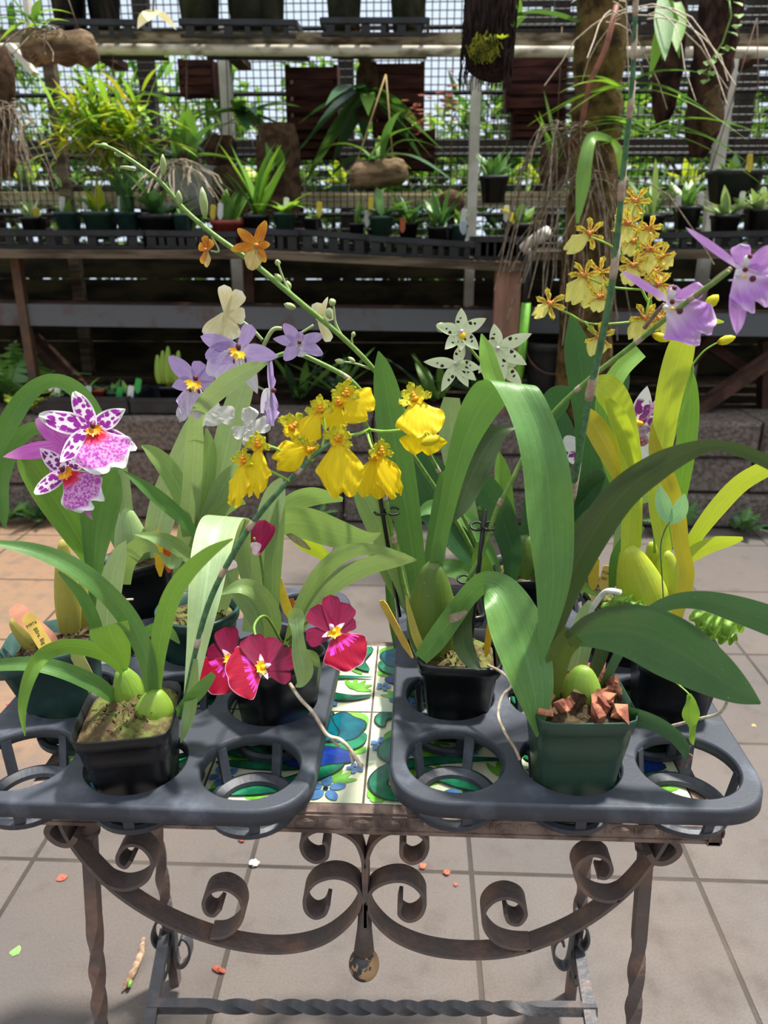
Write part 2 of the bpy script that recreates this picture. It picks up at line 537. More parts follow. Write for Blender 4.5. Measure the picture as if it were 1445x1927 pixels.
TM = [cream, grout, g_line, g_green, g_teal, g_blue, g_sky, g_lime]
tm = MB()
tm.box((TX0 + 2 * TSX, y0 + TS, TZ - 0.008), (4 * TSX, 2 * TS, 0.0145), m=1)
def stroke(pts, w, n=6):
    c = crom(pts, n)
    L, R = [], []
    for i, p in enumerate(c):
        a, b = c[max(i - 1, 0)], c[min(i + 1, len(c) - 1)]
        dx, dy = b[0] - a[0], b[1] - a[1]
        l = math.hypot(dx, dy) or 1
        t = i / (len(c) - 1)
        k = w * (max(0.0, math.sin(PI * t ** .8)) ** 0.8) + 0.003
        L.append((p[0] - dy / l * k, p[1] + dx / l * k)); R.append((p[0] + dy / l * k, p[1] - dx / l * k))
    return L, R
def art(cx, cy, flipu, items):
    def q(u, v, z):
        u = min(0.985, max(0.015, u)); v = min(0.985, max(0.015, v))
        if flipu: u = 1 - u
        return (cx + u * TSX, cy + v * TS, TZ + z)
    z = [0.0003]
    def strip(pts, w, m, z0):
        z[0] += 0.000022; z0 = z[0]
        L, R = stroke(pts, w)
        k = len(L)
        tm.add([q(*p, z0) for p in L] + [q(*p, z0) for p in R], [(i, i + 1, k + i + 1, k + i) for i in range(k - 1)], m)
    def blob(c, rx, ry, m, z0, wob=0.12, seed=0, n=28):
        z[0] += 0.000022; z0 = z[0]
        rnd = random.Random(seed)
        ph = [rnd.uniform(0, 6.28) for _ in range(4)]
        vs = [q(c[0], c[1], z0)]
        for i in range(n):
            a = 2 * PI * i / n
            k = 1 + wob * (math.sin(3 * a + ph[0]) + 0.6 * math.sin(5 * a + ph[1]))
            vs.append(q(c[0] + rx * k * math.cos(a), c[1] + ry * k * math.sin(a), z0))
        tm.add(vs, [(0, i + 1, (i + 1) % n + 1) for i in range(n)], m)
    for it in items:
        z[0] += 0.00002
        if it[0] == 'leaf':
            strip(it[1], it[2] + 0.012, 2, z[0]); z[0] += 0.00002; strip(it[1], it[2], 3, z[0])
        elif it[0] == 'petal':
            blob(it[1], it[2] + .012, it[3] + .012, 2, z[0], 0.1, it[5]); z[0] += 0.00002; blob(it[1], it[2], it[3], it[4], z[0], 0.1, it[5])
        elif it[0] == 'flower':
            c, r = it[1], it[2]
            for k in range(5):
                a = 2 * PI * k / 5 + 0.3 + it[3]
                strip([(c[0] + 0.2 * r * math.cos(a), c[1] + 0.2 * r * math.sin(a)), (c[0] + 0.65 * r * math.cos(a), c[1] + 0.65 * r * math.sin(a)), (c[0] + r * math.cos(a), c[1] + r * math.sin(a))], r * 0.24, 6, z[0])
            blob(c, r * 0.13, r * 0.13, 2, z[0] + 0.00001, 0)
        elif it[0] == 'sprig':
            c, r, a0 = it[1], it[2], it[3]
            for k in range(5):
                a = a0 + (k - 2) * 0.55
                strip([c, (c[0] + 0.5 * r * math.cos(a), c[1] + 0.5 * r * math.sin(a)), (c[0] + r * math.cos(a), c[1] + r * math.sin(a))], r * 0.15, 7, z[0])
ART_L = [('sprig', (.10, .42), .17, 1.0), ('sprig', (.28, .06), .16, .25), ('sprig', (.93, .50), .14, 1.9), ('sprig', (.80, .20), .15, 1.3), ('sprig', (.93, .97), .13, -2.2), ('sprig', (.14, .93), .15, -.6), ('sprig', (.06, .08), .1, .4), ('sprig', (.55, .03), .12, .2), ('sprig', (.95, .76), .1, 2.4),
         ('flower', (.76, .13), .13, 0), ('flower', (.10, .22), .11, .5), ('flower', (.10, .66), .1, .9), ('flower', (.93, .34), .06, .4),
         ('leaf', [(.0, .06), (.30, .09), (.56, .18), (.76, .33), (.80, .42), (.70, .44), (.56, .38)], .055), ('leaf', [(.80, .43), (.62, .37), (.3, .34), (.0, .36)], .05),
         ('leaf', [(.02, .50), (.22, .47), (.42, .52), (.54, .58)], .055), ('leaf', [(.97, .72), (.90, .60), (.76, .55), (.6, .56)], .05),
         ('petal', (.64, .45), .25, .12, 5, 3), ('petal', (.50, .50), .12, .09, 5, 4), ('leaf', [(.60, .66), (.61, .56), (.64, .46)], .06),
         ('petal', (.34, .80), .17, .14, 4, 5), ('petal', (.82, .78), .13, .17, 4, 8), ('petal', (.60, .76), .17, .19, 4, 11), ('petal', (.48, .92), .24, .07, 4, 14), ('petal', (.44, .70), .12, .1, 4, 21)]
ART_R = [('sprig', (.10, .70), .15, -.3), ('sprig', (.36, .20), .18, 1.5), ('sprig', (.42, .70), .15, -.6), ('sprig', (.40, .92), .15, -.2), ('sprig', (.36, .46), .15, .5), ('sprig', (.85, .3), .15, 1.0), ('sprig', (.8, .62), .14, .3), ('sprig', (.04, .05), .12, .5), ('sprig', (.55, .04), .14, .2), ('sprig', (.62, .9), .13, 2.4),
         ('flower', (.34, .80), .14, .2), ('flower', (.28, .60), .13, .9), ('flower', (.62, .13), .14, .5), ('flower', (.08, .60), .08, 0), ('flower', (.74, .8), .12, .1), ('flower', (.64, .56), .1, .4), ('flower', (.5, .97), .09, .3),
         ('leaf', [(.09, .80), (.07, .90), (.16, .97), (.32, .97), (.46, .95)], .04), ('leaf', [(.20, .40), (.13, .48), (.13, .58), (.19, .70)], .05),
         ('leaf', [(.44, .12), (.30, .06), (.14, .09), (.08, .20), (.16, .33), (.36, .41), (.64, .45), (1.0, .46)], .05),
         ('leaf', [(.30, .36), (.44, .29), (.62, .20), (.82, .16), (1.0, .2)], .045), ('leaf', [(.95, .95), (.84, .72), (.95, .55)], .06)]
for j in range(2):
    for i in range(4):
        cx, cy = TX0 + i * TSX, y0 + j * TS
        g = 0.0012
        tm.add([(cx + g, cy + g, TZ), (cx + TSX - g, cy + g, TZ), (cx + TSX - g, cy + TS - g, TZ), (cx + g, cy + TS - g, TZ)], [(0, 1, 2, 3)], 0)
        art(cx, cy, i in (2,) and j == 1 or (i == 0), ART_L if (i + j) % 2 else ART_R)
tm.build('tile_top', TM, tbl, False)
# edge moulding
x0, x1, ya, yb = TX0 - 0.018, TX0 + 4 * TSX + 0.018, y0 - 0.016, y0 + 2 * TS + 0.016
mb = MB()
for (a, b) in (((x0, ya), (x1, ya)), ((x1, ya), (x1, yb)), ((x1, yb), (x0, yb)), ((x0, yb), (x0, ya))):
    a3, b3 = Vector((a[0], a[1], 0)), Vector((b[0], b[1], 0))
    d = (b3 - a3).normalized()
    inn = Vector((-d.y, d.x, 0))
    mb.bar(a3 + inn * 0.011 + Vector((0, 0, TZ - 0.004)), b3 + inn * 0.011 + Vector((0, 0, TZ - 0.004)), 0.012, 0.007)
    mb.bar(a3 + inn * 0.008 + Vector((0, 0, TZ - 0.012)), b3 + inn * 0.008 + Vector((0, 0, TZ - 0.012)), 0.010, 0.018)
    L = (b3 - a3).length
    k = int(L / 0.026)
    for q in range(k):
        c = a3 + d * (L * (q + 0.5) / k) + inn * 0.0035 + Vector((0, 0, TZ - 0.0115))
        mb.ellipsoid(c, (0.011 if abs(d.x) > .5 else .0032, 0.0032 if abs(d.x) > .5 else .011, 0.0062), None, 10, 6)
        c2 = a3 + d * (L * (q + 1.0) / k) + inn * 0.003 + Vector((0, 0, TZ - 0.0105))
        mb.ellipsoid(c2, (0.0018, 0.0018, 0.005), None, 6, 4)
    mb.bar(a3 + inn * 0.008 + Vector((0, 0, TZ - 0.020)), b3 + inn * 0.008 + Vector((0, 0, TZ - 0.020)), 0.012, 0.004)
mb.build('edge_moulding', frame_m, tbl, False)
SQ = [(1, 1), (-1, 1), (-1, -1), (1, -1)]
def twisted(a, b, w, t0, t1, turns, name, m, par, n=80):
    a, b = Vector(a), Vector(b)
    T = (b - a).normalized()
    N = (Vector((0, 1, 0)) - T * T.y).normalized()
    if N.length < .1: N = Vector((1, 0, 0))
    B = T.cross(N)
    vs, fs = [], []
    for i in range(n + 1):
        s = i / n
        k = max(0, min(1, (s - t0) / (t1 - t0)))
        k = k * k * (3 - 2 * k) * 0.3 + k * 0.7
        an = 2 * PI * turns * k
        for (x, y) in SQ:
            xx, yy = x * math.cos(an) - y * math.sin(an), x * math.sin(an) + y * math.cos(an)
            vs.append(a.lerp(b, s) + (N * xx + B * yy) * w / 2)
    for i in range(n):
        for k in range(4):
            k2 = (k + 1) % 4
            fs.append((i * 4 + k, i * 4 + k2, (i + 1) * 4 + k2, (i + 1) * 4 + k))
    fs += [(3, 2, 1, 0), tuple(n * 4 + k for k in range(4))]
    mb = MB(); mb.add(vs, fs)
    o = mb.build(name, m, par, True)
    return o
def sharp(o, deg=35):
    bpy.context.view_layer.update()
    md = o.modifiers.new('split', 'EDGE_SPLIT'); md.split_angle = math.radians(deg)
    return o
def collar(p, r, par, axis=None):
    mb = MB()
    mb.lathe([(r * 0.7, -r * 0.9), (r * 1.05, -r * 0.6), (r * 1.15, 0), (r * 1.05, r * .5), (r * 0.75, r * 0.9)], p, 16)
    mb.lathe([(r * 0.9, -r * 1.3), (r * 0.95, -r * 1.0), (r * 0.7, -r * 0.9)], p, 16)
    return mb.build('collar', iron, par)
Yf = y0 + 0.012
for (tx, ty, bx, by) in ((172, 1542, 191, 1930), (1216, 1556, 1188, 1930)):
    a = P(tx, ty, Yf + 0.02); b = P(bx, by, Yf + 0.005)
    b = a + (b - a) * ((a.z - 0.0) / (a.z - b.z))
    a.z = TZ - 0.02
    l = sharp(twisted(a, b, 0.0128, 0.28, 0.92, 1.9, 'leg', iron, tbl))
    collar(a.lerp(b, 0.065), 0.0108, l)
Yr = y0 + 2 * TS - 0.015
for (tx, ty, bx, by, sx) in ((290, 1546, 329, 1836, -1), (1108, 1560, 1077, 1836, 1)):
    a = P(tx, ty, Yr); b = P(bx, by, Yr); b.z = 0.0; b.x = P(bx, by, Yr).x
    a.z = TZ - 0.02
    l = sharp(twisted(a, b, 0.0142, 0.06, 0.72, 2.0, 'leg', iron, tbl))
FB = [(.0105, .0019), (-.0105, .0019), (-.0105, -.0019), (.0105, -.0019)]
def flat(pts, name='scroll', Y=None, prof=FB, m=None):
    Y = Y or Yf
    w = [tuple(P(x, y, Y)) for x, y in pts]
    mb = MB(); mb.tube(crom(w, 7), 1.0, 4, prof=prof, up=(0, 1, 0))
    return sharp(mb.build(name, m or iron, tbl, True))
flat([(118, 1530), (132, 1562), (168, 1612), (230, 1672), (310, 1722), (400, 1758), (480, 1775), (550, 1776), (610, 1760), (655, 1727), (678, 1690), (676, 1660), (655, 1642), (625, 1637), (594, 1648), (577, 1672), (578, 1698), (594, 1712), (612, 1706), (620, 1688)], 'swag')
flat([(1262, 1540), (1250, 1568), (1215, 1622), (1175, 1668), (1115, 1716), (1050, 1752), (970, 1780), (890, 1788), (810, 1780), (745, 1755), (705, 1718), (693, 1686), (701, 1661), (728, 1646), (760, 1644), (786, 1658), (799, 1682), (791, 1708), (770, 1718), (752, 1706), (755, 1683)], 'swag')
flat([(196, 1645), (215, 1655), (240, 1660), (268, 1652), (287, 1634), (292, 1606), (274, 1582), (248, 1577), (230, 1592), (229, 1610), (242, 1618), (253, 1606)])
flat([(400, 1750), (425, 1748), (448, 1732), (461, 1706), (454, 1676), (428, 1659), (400, 1664), (388, 1682), (392, 1702), (406, 1708), (419, 1695)])
flat([(1170, 1673), (1148, 1681), (1120, 1677), (1094, 1660), (1079, 1630), (1089, 1606), (1116, 1595), (1140, 1606), (1146, 1624), (1136, 1637), (1121, 1636)])
flat([(996, 1771), (962, 1769), (932, 1758), (912, 1734), (909, 1704), (926, 1682), (952, 1675), (978, 1685), (987, 1706), (974, 1724), (956, 1720), (949, 1704)])
flat([(688, 1730), (686, 1640), (684, 1605), (672, 1574), (650, 1557), (618, 1548), (588, 1553), (570, 1572), (576, 1596), (596, 1608), (616, 1600), (618, 1580), (611, 1570)])
flat([(689, 1730), (690, 1640), (692, 1605), (704, 1575), (726, 1557), (757, 1550), (790, 1557), (804, 1576), (796, 1600), (775, 1610), (757, 1598), (756, 1578), (762, 1570)])
mb = MB(); mb.tube([P(688, 1616, Yf), P(688, 1660, Yf), P(687, 1735, Yf)], .0042, 8); mb.tube([P(687, 1700, Yf), P(686, 1745, Yf), P(685, 1788, Yf)], [0.0065, 0.0075, 0.0105], 8); mb.build('finial_stem', iron, tbl)
t = NT('worn_gold_ball')
nz = t.noise(t.coord('Object'), 60.0, 5)
fc = t.rng(nz, 0.47, 0.52)
t.pbr(t.mix(fc, lin((196, 160, 120)), lin((70, 70, 74))), 0.42, 0.3, t.bump(fc, 0.4, 0.002))
mb = MB(); c = P(685, 1814, Yf); mb.ellipsoid(c, (0.0160, 0.0160, 0.0175), None, 24, 16); mb.build('finial_ball', t.mat, tbl, label='worn gold ball finial')
FB2 = [(.008, .0018), (-.008, .0018), (-.008, -.0018), (.008, -.0018)]
for k, pts in enumerate(([(318, 1700), (302, 1722), (291, 1742), (289, 1762), (297, 1776), (306, 1768), (303, 1756)], [(326, 1722), (330, 1770), (334, 1808), (346, 1813), (358, 1796), (357, 1772), (345, 1760), (339, 1772)], [(322, 1770), (318, 1815), (310, 1838), (303, 1834)],
            [(1084, 1706), (1094, 1732), (1104, 1746), (1106, 1766), (1098, 1780), (1088, 1772), (1090, 1758)], [(1078, 1730), (1074, 1780), (1066, 1814), (1052, 1814), (1041, 1796), (1043, 1772), (1054, 1762), (1060, 1774)], [(1076, 1780), (1076, 1820), (1080, 1846), (1088, 1842)])):
    o_ = flat(pts, 'foot_scroll', Yr - .012, FB2, iron_d)
# corner brackets, side bars, stretcher
for (px, py, s) in ((108, 1552, 1), (1264, 1560, -1)):
    c = P(px, py, Yf)
    mb = MB()
    pts = [(c.x + s * 0.020, c.y, TZ - 0.03), (c.x + s * 0.002, c.y, TZ - 0.034), (c.x - s * 0.006, c.y, TZ - 0.046), (c.x + s * 0.002, c.y, TZ - 0.058), (c.x + s * 0.014, c.y, TZ - 0.060), (c.x + s * 0.022, c.y, TZ - 0.05)]
    mb.tube(crom(pts, 5), 1.0, 4, prof=[(.011, .003), (-.011, .003), (-.011, -.003), (.011, -.003)], up=(0, 1, 0))
    sharp(mb.build('corner_scroll', iron, tbl, True))
zb = 0.105
for (fx, fy, rx, ry) in ((250, 1927, 318, 1800), (1150, 1927, 1086, 1800)):
    r = P(rx, ry, Yr); f = P(fx, fy, Yf + .06)
    r.z = zb; f.z = zb
    f2 = f + (f - r) * 0.3
    mb = MB(); mb.bar(r, f2, 0.016, 0.012); mb.build('side_bar', iron_d, tbl, False)
ym = (G(690, 1897, zb)).y
a, b = G(280, 1893, zb), G(1122, 1899, zb)
sharp(twisted(a, b, 0.0135, 0.13, 0.87, 3.2, 'stretcher', iron_d, tbl, 160))

# ------------------------------------------------------------------ carry trays
tray_m = surf('blue_grey_tray_plastic', (56, 61, 72), 0.52, 0, (100, 107, 121), 26, 0.08, 300, 0.6, lo=0.48, hi=0.85)
SP, HR, TOPZ = 0.1049, 0.0465, 0.64
def sqr(a, h, p=9.0):
    c, s = abs(math.cos(a)), abs(math.sin(a))
    return h / ((c ** p + s ** p) ** (1 / p))
def carry_tray(cx1, cy1, rot, label, ncol=3, nrow=4, leftcols=0):
    """cx1, cy1: centre of the front left pocket"""
    root = thing('carry_tray', (cx1 + SP * (ncol - 1) / 2, cy1 + SP * (nrow - 1) / 2, TZ), label, 'plant tray', 'black plastic carry trays on the tiled table')
    R = Matrix.Translation((cx1, cy1, 0)) @ Matrix.Rotation(rot, 4, 'Z')
    deck = MB()
    n = 48
    mg = 0.0045
    hh = SP / 2
    for j in range(nrow):
        for i in range(ncol):
            c = Vector((i * SP, j * SP, TOPZ))
            L, Rr, Fr, Bk = i == 0, i == ncol - 1, j == 0, j == nrow - 1
            circ, sq = [], []
            for k in range(n):
                a = 2 * PI * k / n
                ca, sa = math.cos(a), math.sin(a)
                circ.append(c + Vector((HR * ca, HR * sa, 0)))
                ex = hh + (mg if (ca > 0 and Rr) or (ca < 0 and L) else 0)
                ey = hh + (mg if (sa > 0 and Bk) or (sa < 0 and Fr) else 0)
                corner = ((ca > 0 and Rr) or (ca < 0 and L)) and ((sa > 0 and Bk) or (sa < 0 and Fr))
                if corner:
                    p = 2.6
                    k2 = 1 / ((abs(ca) / ex) ** p + (abs(sa) / ey) ** p) ** (1 / p)
                else:
                    k2 = min(ex / max(abs(ca), 1e-6), ey / max(abs(sa), 1e-6))
                    if abs(abs(ca) - abs(sa)) < 1e-4:
                        sq.append(c + Vector((math.copysign(ex, ca), math.copysign(ey, sa), 0))); continue
                sq.append(c + Vector((ca * k2, sa * k2, 0)))
            deck.add(circ + sq, [(k, k + n, (k + 1) % n + n, (k + 1) % n) for k in range(n)])
            # rounded throat of the hole
            th = [(0, 0), (-0.0015, -0.0012), (-0.002, -0.004), (-0.0022, -0.011), (0.0, -0.0115)]
            prof = [(HR + d, TOPZ + z) for d, z in th]
            deck.lathe(prof, (i * SP, j * SP, 0), n)
    # outer lip
    W2, H2 = (ncol - 1) * SP / 2 + hh + mg, (nrow - 1) * SP / 2 + hh + mg
    cx, cy = (ncol - 1) * SP / 2, (nrow - 1) * SP / 2
    e = hh + mg
    lip = []
    m = 24
    for (qx, qy, a0) in ((1, 1, 0), (-1, 1, PI / 2), (-1, -1, PI), (1, -1, 1.5 * PI)):
        for k in range(m + 1):
            a = a0 + PI / 2 * k / m
            ca, sa = math.cos(a), math.sin(a)
            p = 2.6
            k2 = e / (abs(ca) ** p + abs(sa) ** p) ** (1 / p)
            lip.append((cx + qx * (W2 - e) + ca * k2, cy + qy * (H2 - e) + sa * k2, ca, sa))
    rings = [(0.0, 0.0), (0.0016, -0.0008), (0.0026, -0.003), (0.0032, -0.0155), (0.0010, -0.0165), (0.0, -0.004)]
    k = len(lip)
    vs = []
    for (d, z) in rings:
        vs += [Vector((x + ca * d, y + sa * d, TOPZ + z)) for (x, y, ca, sa) in lip]
    fs = []
    for r in range(len(rings) - 1):
        for q in range(k):
            q2 = (q + 1) % k
            fs.append((r * k + q, (r + 1) * k + q, (r + 1) * k + q2, r * k + q2))
    deck.add(vs, fs)
    deck.xform(R)
    deck.build('deck', tray_m, root, True)
    for j in range(nrow):
        for i in range(ncol):
            pk = MB()
            c = Vector((i * SP, j * SP, 0))
            rb, zb2 = HR * 0.80, TZ + 0.0030
            pk.lathe([(rb + .004, zb2), (rb + .005, zb2 + .006), (rb + 0.001, zb2 + .0075), (rb - .006, zb2 + .004), (rb - .007, zb2), (rb + .004, zb2)], c, 40)
            for q in range(5):
                a = -PI / 2 + 2 * PI * q / 5 + (0.25 if i != 1 else 0.1)
                d = Vector((math.cos(a), math.sin(a), 0))
                pk.bar(c + d * (HR - 0.0015) + Vector((0, 0, TOPZ - 0.006)), c + d * (rb + 0.002) + Vector((0, 0, zb2 + 0.004)), 0.0095, 0.0032, up=d)
            pk.xform(R)
            pk.build('pocket', tray_m, root, False)
    return root, R
c = G(856, 1427, TOPZ)
tray_r, RR = carry_tray(c.x, c.y, 0.0, 'right grey black carry tray, empty round pockets at both front corners')
c = G(46, 1424, TOPZ)
tray_l, RL = carry_tray(c.x, c.y, math.radians(-0.9), 'left grey black carry tray, cut by the frame, holding the crimson orchid')
def hole(R, i, j): return R @ Vector((i * SP, j * SP, 0))
# ------------------------------------------------------------------ botanical builders
L_DARK = leaf_mat('leaf_deep_green', (60, 100, 66), speck=0.3, rough=.28)
L_MID = leaf_mat('leaf_mid_green', (94, 140, 74), speck=0.2)
L_FRESH = leaf_mat('leaf_fresh_green', (116, 162, 68), speck=0.4)
L_GREY = leaf_mat('leaf_grey_green', (150, 176, 132), speck=0.3, transl=0.2)
L_SAGE = leaf_mat('leaf_sage', (140, 170, 110), speck=0.4, transl=0.2)
L_YEL = leaf_mat('leaf_yellow_green', (178, 198, 62), speck=0.2, transl=0.28)
L_OLD = leaf_mat('leaf_ageing_yellow', (178, 170, 56), speck=0.2, transl=0.25)
L_BRIGHT = leaf_mat('leaf_bright_lime', (140, 184, 70), transl=0.3)
L_UNDER = leaf_mat('leaf_dull_underside', (60, 82, 48), rib=1.4)
B_GREEN = leaf_mat('bulb_green', veins=.05, col=(128, 164, 62), rib=1.0, transl=0.1, speck=0.15, rough=0.42)
B_OLIVE = leaf_mat('bulb_olive', veins=.05, col=(88, 116, 48), rib=1.0, transl=0.06, speck=0.2, rough=0.42)
B_YEL = leaf_mat('bulb_yellow', veins=.05, col=(174, 190, 58), rib=1.0, transl=0.12, rough=0.4)
B_TAN = leaf_mat('bulb_tan', veins=.05, col=(176, 170, 84), rib=1.0, transl=0.1, speck=0.3, rough=0.5)
B_PALE = leaf_mat('bulb_pale', veins=.05, col=(152, 184, 130), rib=1.0, transl=0.1, rough=0.45)
STEM_D = surf('stem_dark_green', (56, 98, 66), 0.45, 0, (84, 128, 84), 160, 0.1, 300)
STEM_M = surf('stem_green', (104, 142, 62), 0.45, 0, (128, 160, 80), 120, 0.1, 300)
STEM_L = surf('stem_light_green', (128, 176, 60), 0.45, 0, (150, 192, 80), 120)
STEM_P = surf('stem_pale', (168, 186, 130), 0.5, 0, (150, 170, 104), 90)
STEM_B = surf('stem_brown_purple', (110, 84, 84), 0.5, 0, (140, 116, 96), 90)
SHEATH = surf('dry_sheath', (190, 178, 158), 0.8, 0, (164, 134, 116), 120)
ROOT = surf('aerial_root', (206, 196, 176), 0.7, 0, (170, 150, 126), 160, 0.1, 300)
ROOT_W = surf('white_root', (226, 228, 226), 0.6, 0, (196, 200, 196), 160)
POT_BLK = surf('pot_black', (18, 19, 22), 0.34, 0, (40, 40, 42), 34, 0.05, 300, 0.5, lo=0.55, hi=0.85)
POT_GRN = surf('pot_green', (44, 74, 60), 0.42, 0, (58, 88, 74), 40, 0.05, 300, 0.5, lo=0.5, hi=0.85)
POT_TEAL = surf('pot_dark_teal', (34, 66, 62), 0.42, 0, (48, 80, 74), 40, 0.05, 300, 0.5)
POT_RED = surf('pot_terracotta_red', (128, 40, 34), 0.5, 0, (150, 60, 48), 40)
POT_OLV = surf('pot_dark_olive', (40, 46, 34), 0.45, 0, (56, 62, 46), 30)
SOIL = surf('mossy_mix', (92, 76, 56), 0.95, 0, (110, 116, 62), 70, 1.0, 220, 0.2, lo=0.45, hi=0.62)
SOIL_D = surf('dark_mix', (58, 46, 36), 0.95, 0, (96, 84, 60), 80, 1.0, 220, 0.2)
BARK = surf('bark_chip', (196, 132, 104), 0.9, 0, (122, 72, 60), 90, 0.6, 140, 0.2)
TAGM = {}
def tagmat(c):
    if c not in TAGM: TAGM[c] = surf('tag_plastic_%d' % len(TAGM), c, 0.45, 0, tuple(int(x * .92) for x in c), 40)
    return TAGM[c]
INK = surf('ink', (40, 34, 24), 0.8)

def leaf(root, pts, mat, roll=0.45, fold=0.18, name='leaf', nu=6, n=7, label=None):
    pts = [tuple(p) for p in pts]
    ang = [p[4] if len(p) > 4 else None for p in pts]
    c = crom([p[:4] for p in pts], n)
    k = len(c)
    N = []
    for i in range(k):
        a, b = c[max(i - 1, 0)], c[min(i + 1, k - 1)]
        dx, dy = b[0] - a[0], b[1] - a[1]
        l = math.hypot(dx, dy) or 1
        nx, ny = -dy / l, dx / l
        s = i / n
        j = min(int(s), len(pts) - 2)
        f = s - j
        if ang[j] is not None and ang[j + 1] is not None:
            A = math.radians(ang[j] * (1 - f) + ang[j + 1] * f)
            nx, ny = math.cos(A), math.sin(A)
        N.append((nx, ny))
    if all(a is None for a in ang):
        N2 = []
        for i in range(k):
            sx = sum(N[j][0] for j in range(max(0, i - 2), min(k, i + 3))); sy = sum(N[j][1] for j in range(max(0, i - 2), min(k, i + 3)))
            l = math.hypot(sx, sy) or 1
            N2.append((sx / l, sy / l))
        N = N2
    vs, uv = [], []
    for i in range(k):
        x, y, D, w = c[i][:4]
        w = max(w, 0.6)
        wm = w * mpp(P(x, y, D))
        for q in range(nu + 1):
            s = 2 * q / nu - 1
            d = D + 0.035 * wm * s * math.sin(i * .42 + pts[0][0]) + roll * s * wm * 0.5 + fold * wm * 0.5 * (0.5 - abs(s))
            vs.append(P(x + N[i][0] * s * w / 2, y + N[i][1] * s * w / 2, d))
            uv.append((q / nu, i / (k - 1)))
    fs = []
    for i in range(k - 1):
        for q in range(nu):
            a = i * (nu + 1) + q
            fs.append((a, a + 1, a + nu + 2, a + nu + 1))
    mb = MB(); mb.add(vs, fs, 0, uv)
    return mb.build(name, mat, root, True, label=label)

def stem(root, pts, mat, nodes=(), name='flower_spike', n=6, origin=None, sheath=SHEATH, sh=1.0):
    c = crom([tuple(p) for p in pts], n)
    w = [P(x, y, D) for x, y, D, r in c]
    rad = [max(0.0004, q[3] * 0.5 * mpp(p)) for q, p in zip(c, w)]
    mb = MB(); mb.tube(w, rad, 8)
    for (nx, ny) in nodes:
        i = min(range(len(c)), key=lambda j: (c[j][0] - nx) ** 2 + (c[j][1] - ny) ** 2)
        i = min(max(i, 1), len(c) - 2)
        t = (w[i + 1] - w[i - 1]).normalized()
        r = rad[i]
        mb.tube([w[i] - t * r * 1.2 * sh, w[i] - t * r * 0.2, w[i] + t * r * 1.8 * sh, w[i] + t * r * 6.0 * sh + (CAM_R * r * (0.9 - 1.8 * (len(mb.f) % 2)))], [r * 1.06, r * (1 + .14 * sh), r * (1 + .1 * sh), r * 0.15], 10, m=1)
    return mb.build(name, [mat, sheath], root, True)

def bulb(root, base, top, w, mat, flat=0.65, ridges=5, peak=0.38, name='pseudobulb', label=None):
    a, b = P(*base), P(*top)
    ax = b - a
    L = ax.length
    T = ax.normalized()
    view = (C0 - a).normalized()
    sd = T.cross(view).normalized()
    fr = sd.cross(T)
    W2 = w * mpp((a + b) / 2) / 2
    n, m = 24, 18
    vs, uv = [], []
    for j in range(m + 1):
        t = j / m
        e = math.log(0.5) / math.log(peak)
        r = math.sin(PI * (0.06 + 0.84 * t) ** e) ** 0.8
        if t > .93: r *= 1 - .35 * ((t - .93) / .07) ** 2
        r = max(r, 0.10)
        for k in range(n):
            an = 2 * PI * k / n
            rr = r * (1 + 0.014 * math.cos(ridges * an + 1) * math.sin(PI * t))
            vs.append(a + T * (L * t) + sd * (W2 * rr * math.cos(an)) + fr * (W2 * flat * rr * math.sin(an)))
            uv.append((k / n * 0.999, t))
    fs = []
    for j in range(m):
        for k in range(n):
            k2 = (k + 1) % n
            fs.append((j * n + k, j * n + k2, (j + 1) * n + k2, (j + 1) * n + k))
    fs += [tuple(range(n - 1, -1, -1)), tuple(m * n + k for k in range(n))]
    mb = MB(); mb.add(vs, fs, 0, uv)
    return mb.build(name, mat, root, True, label=label)

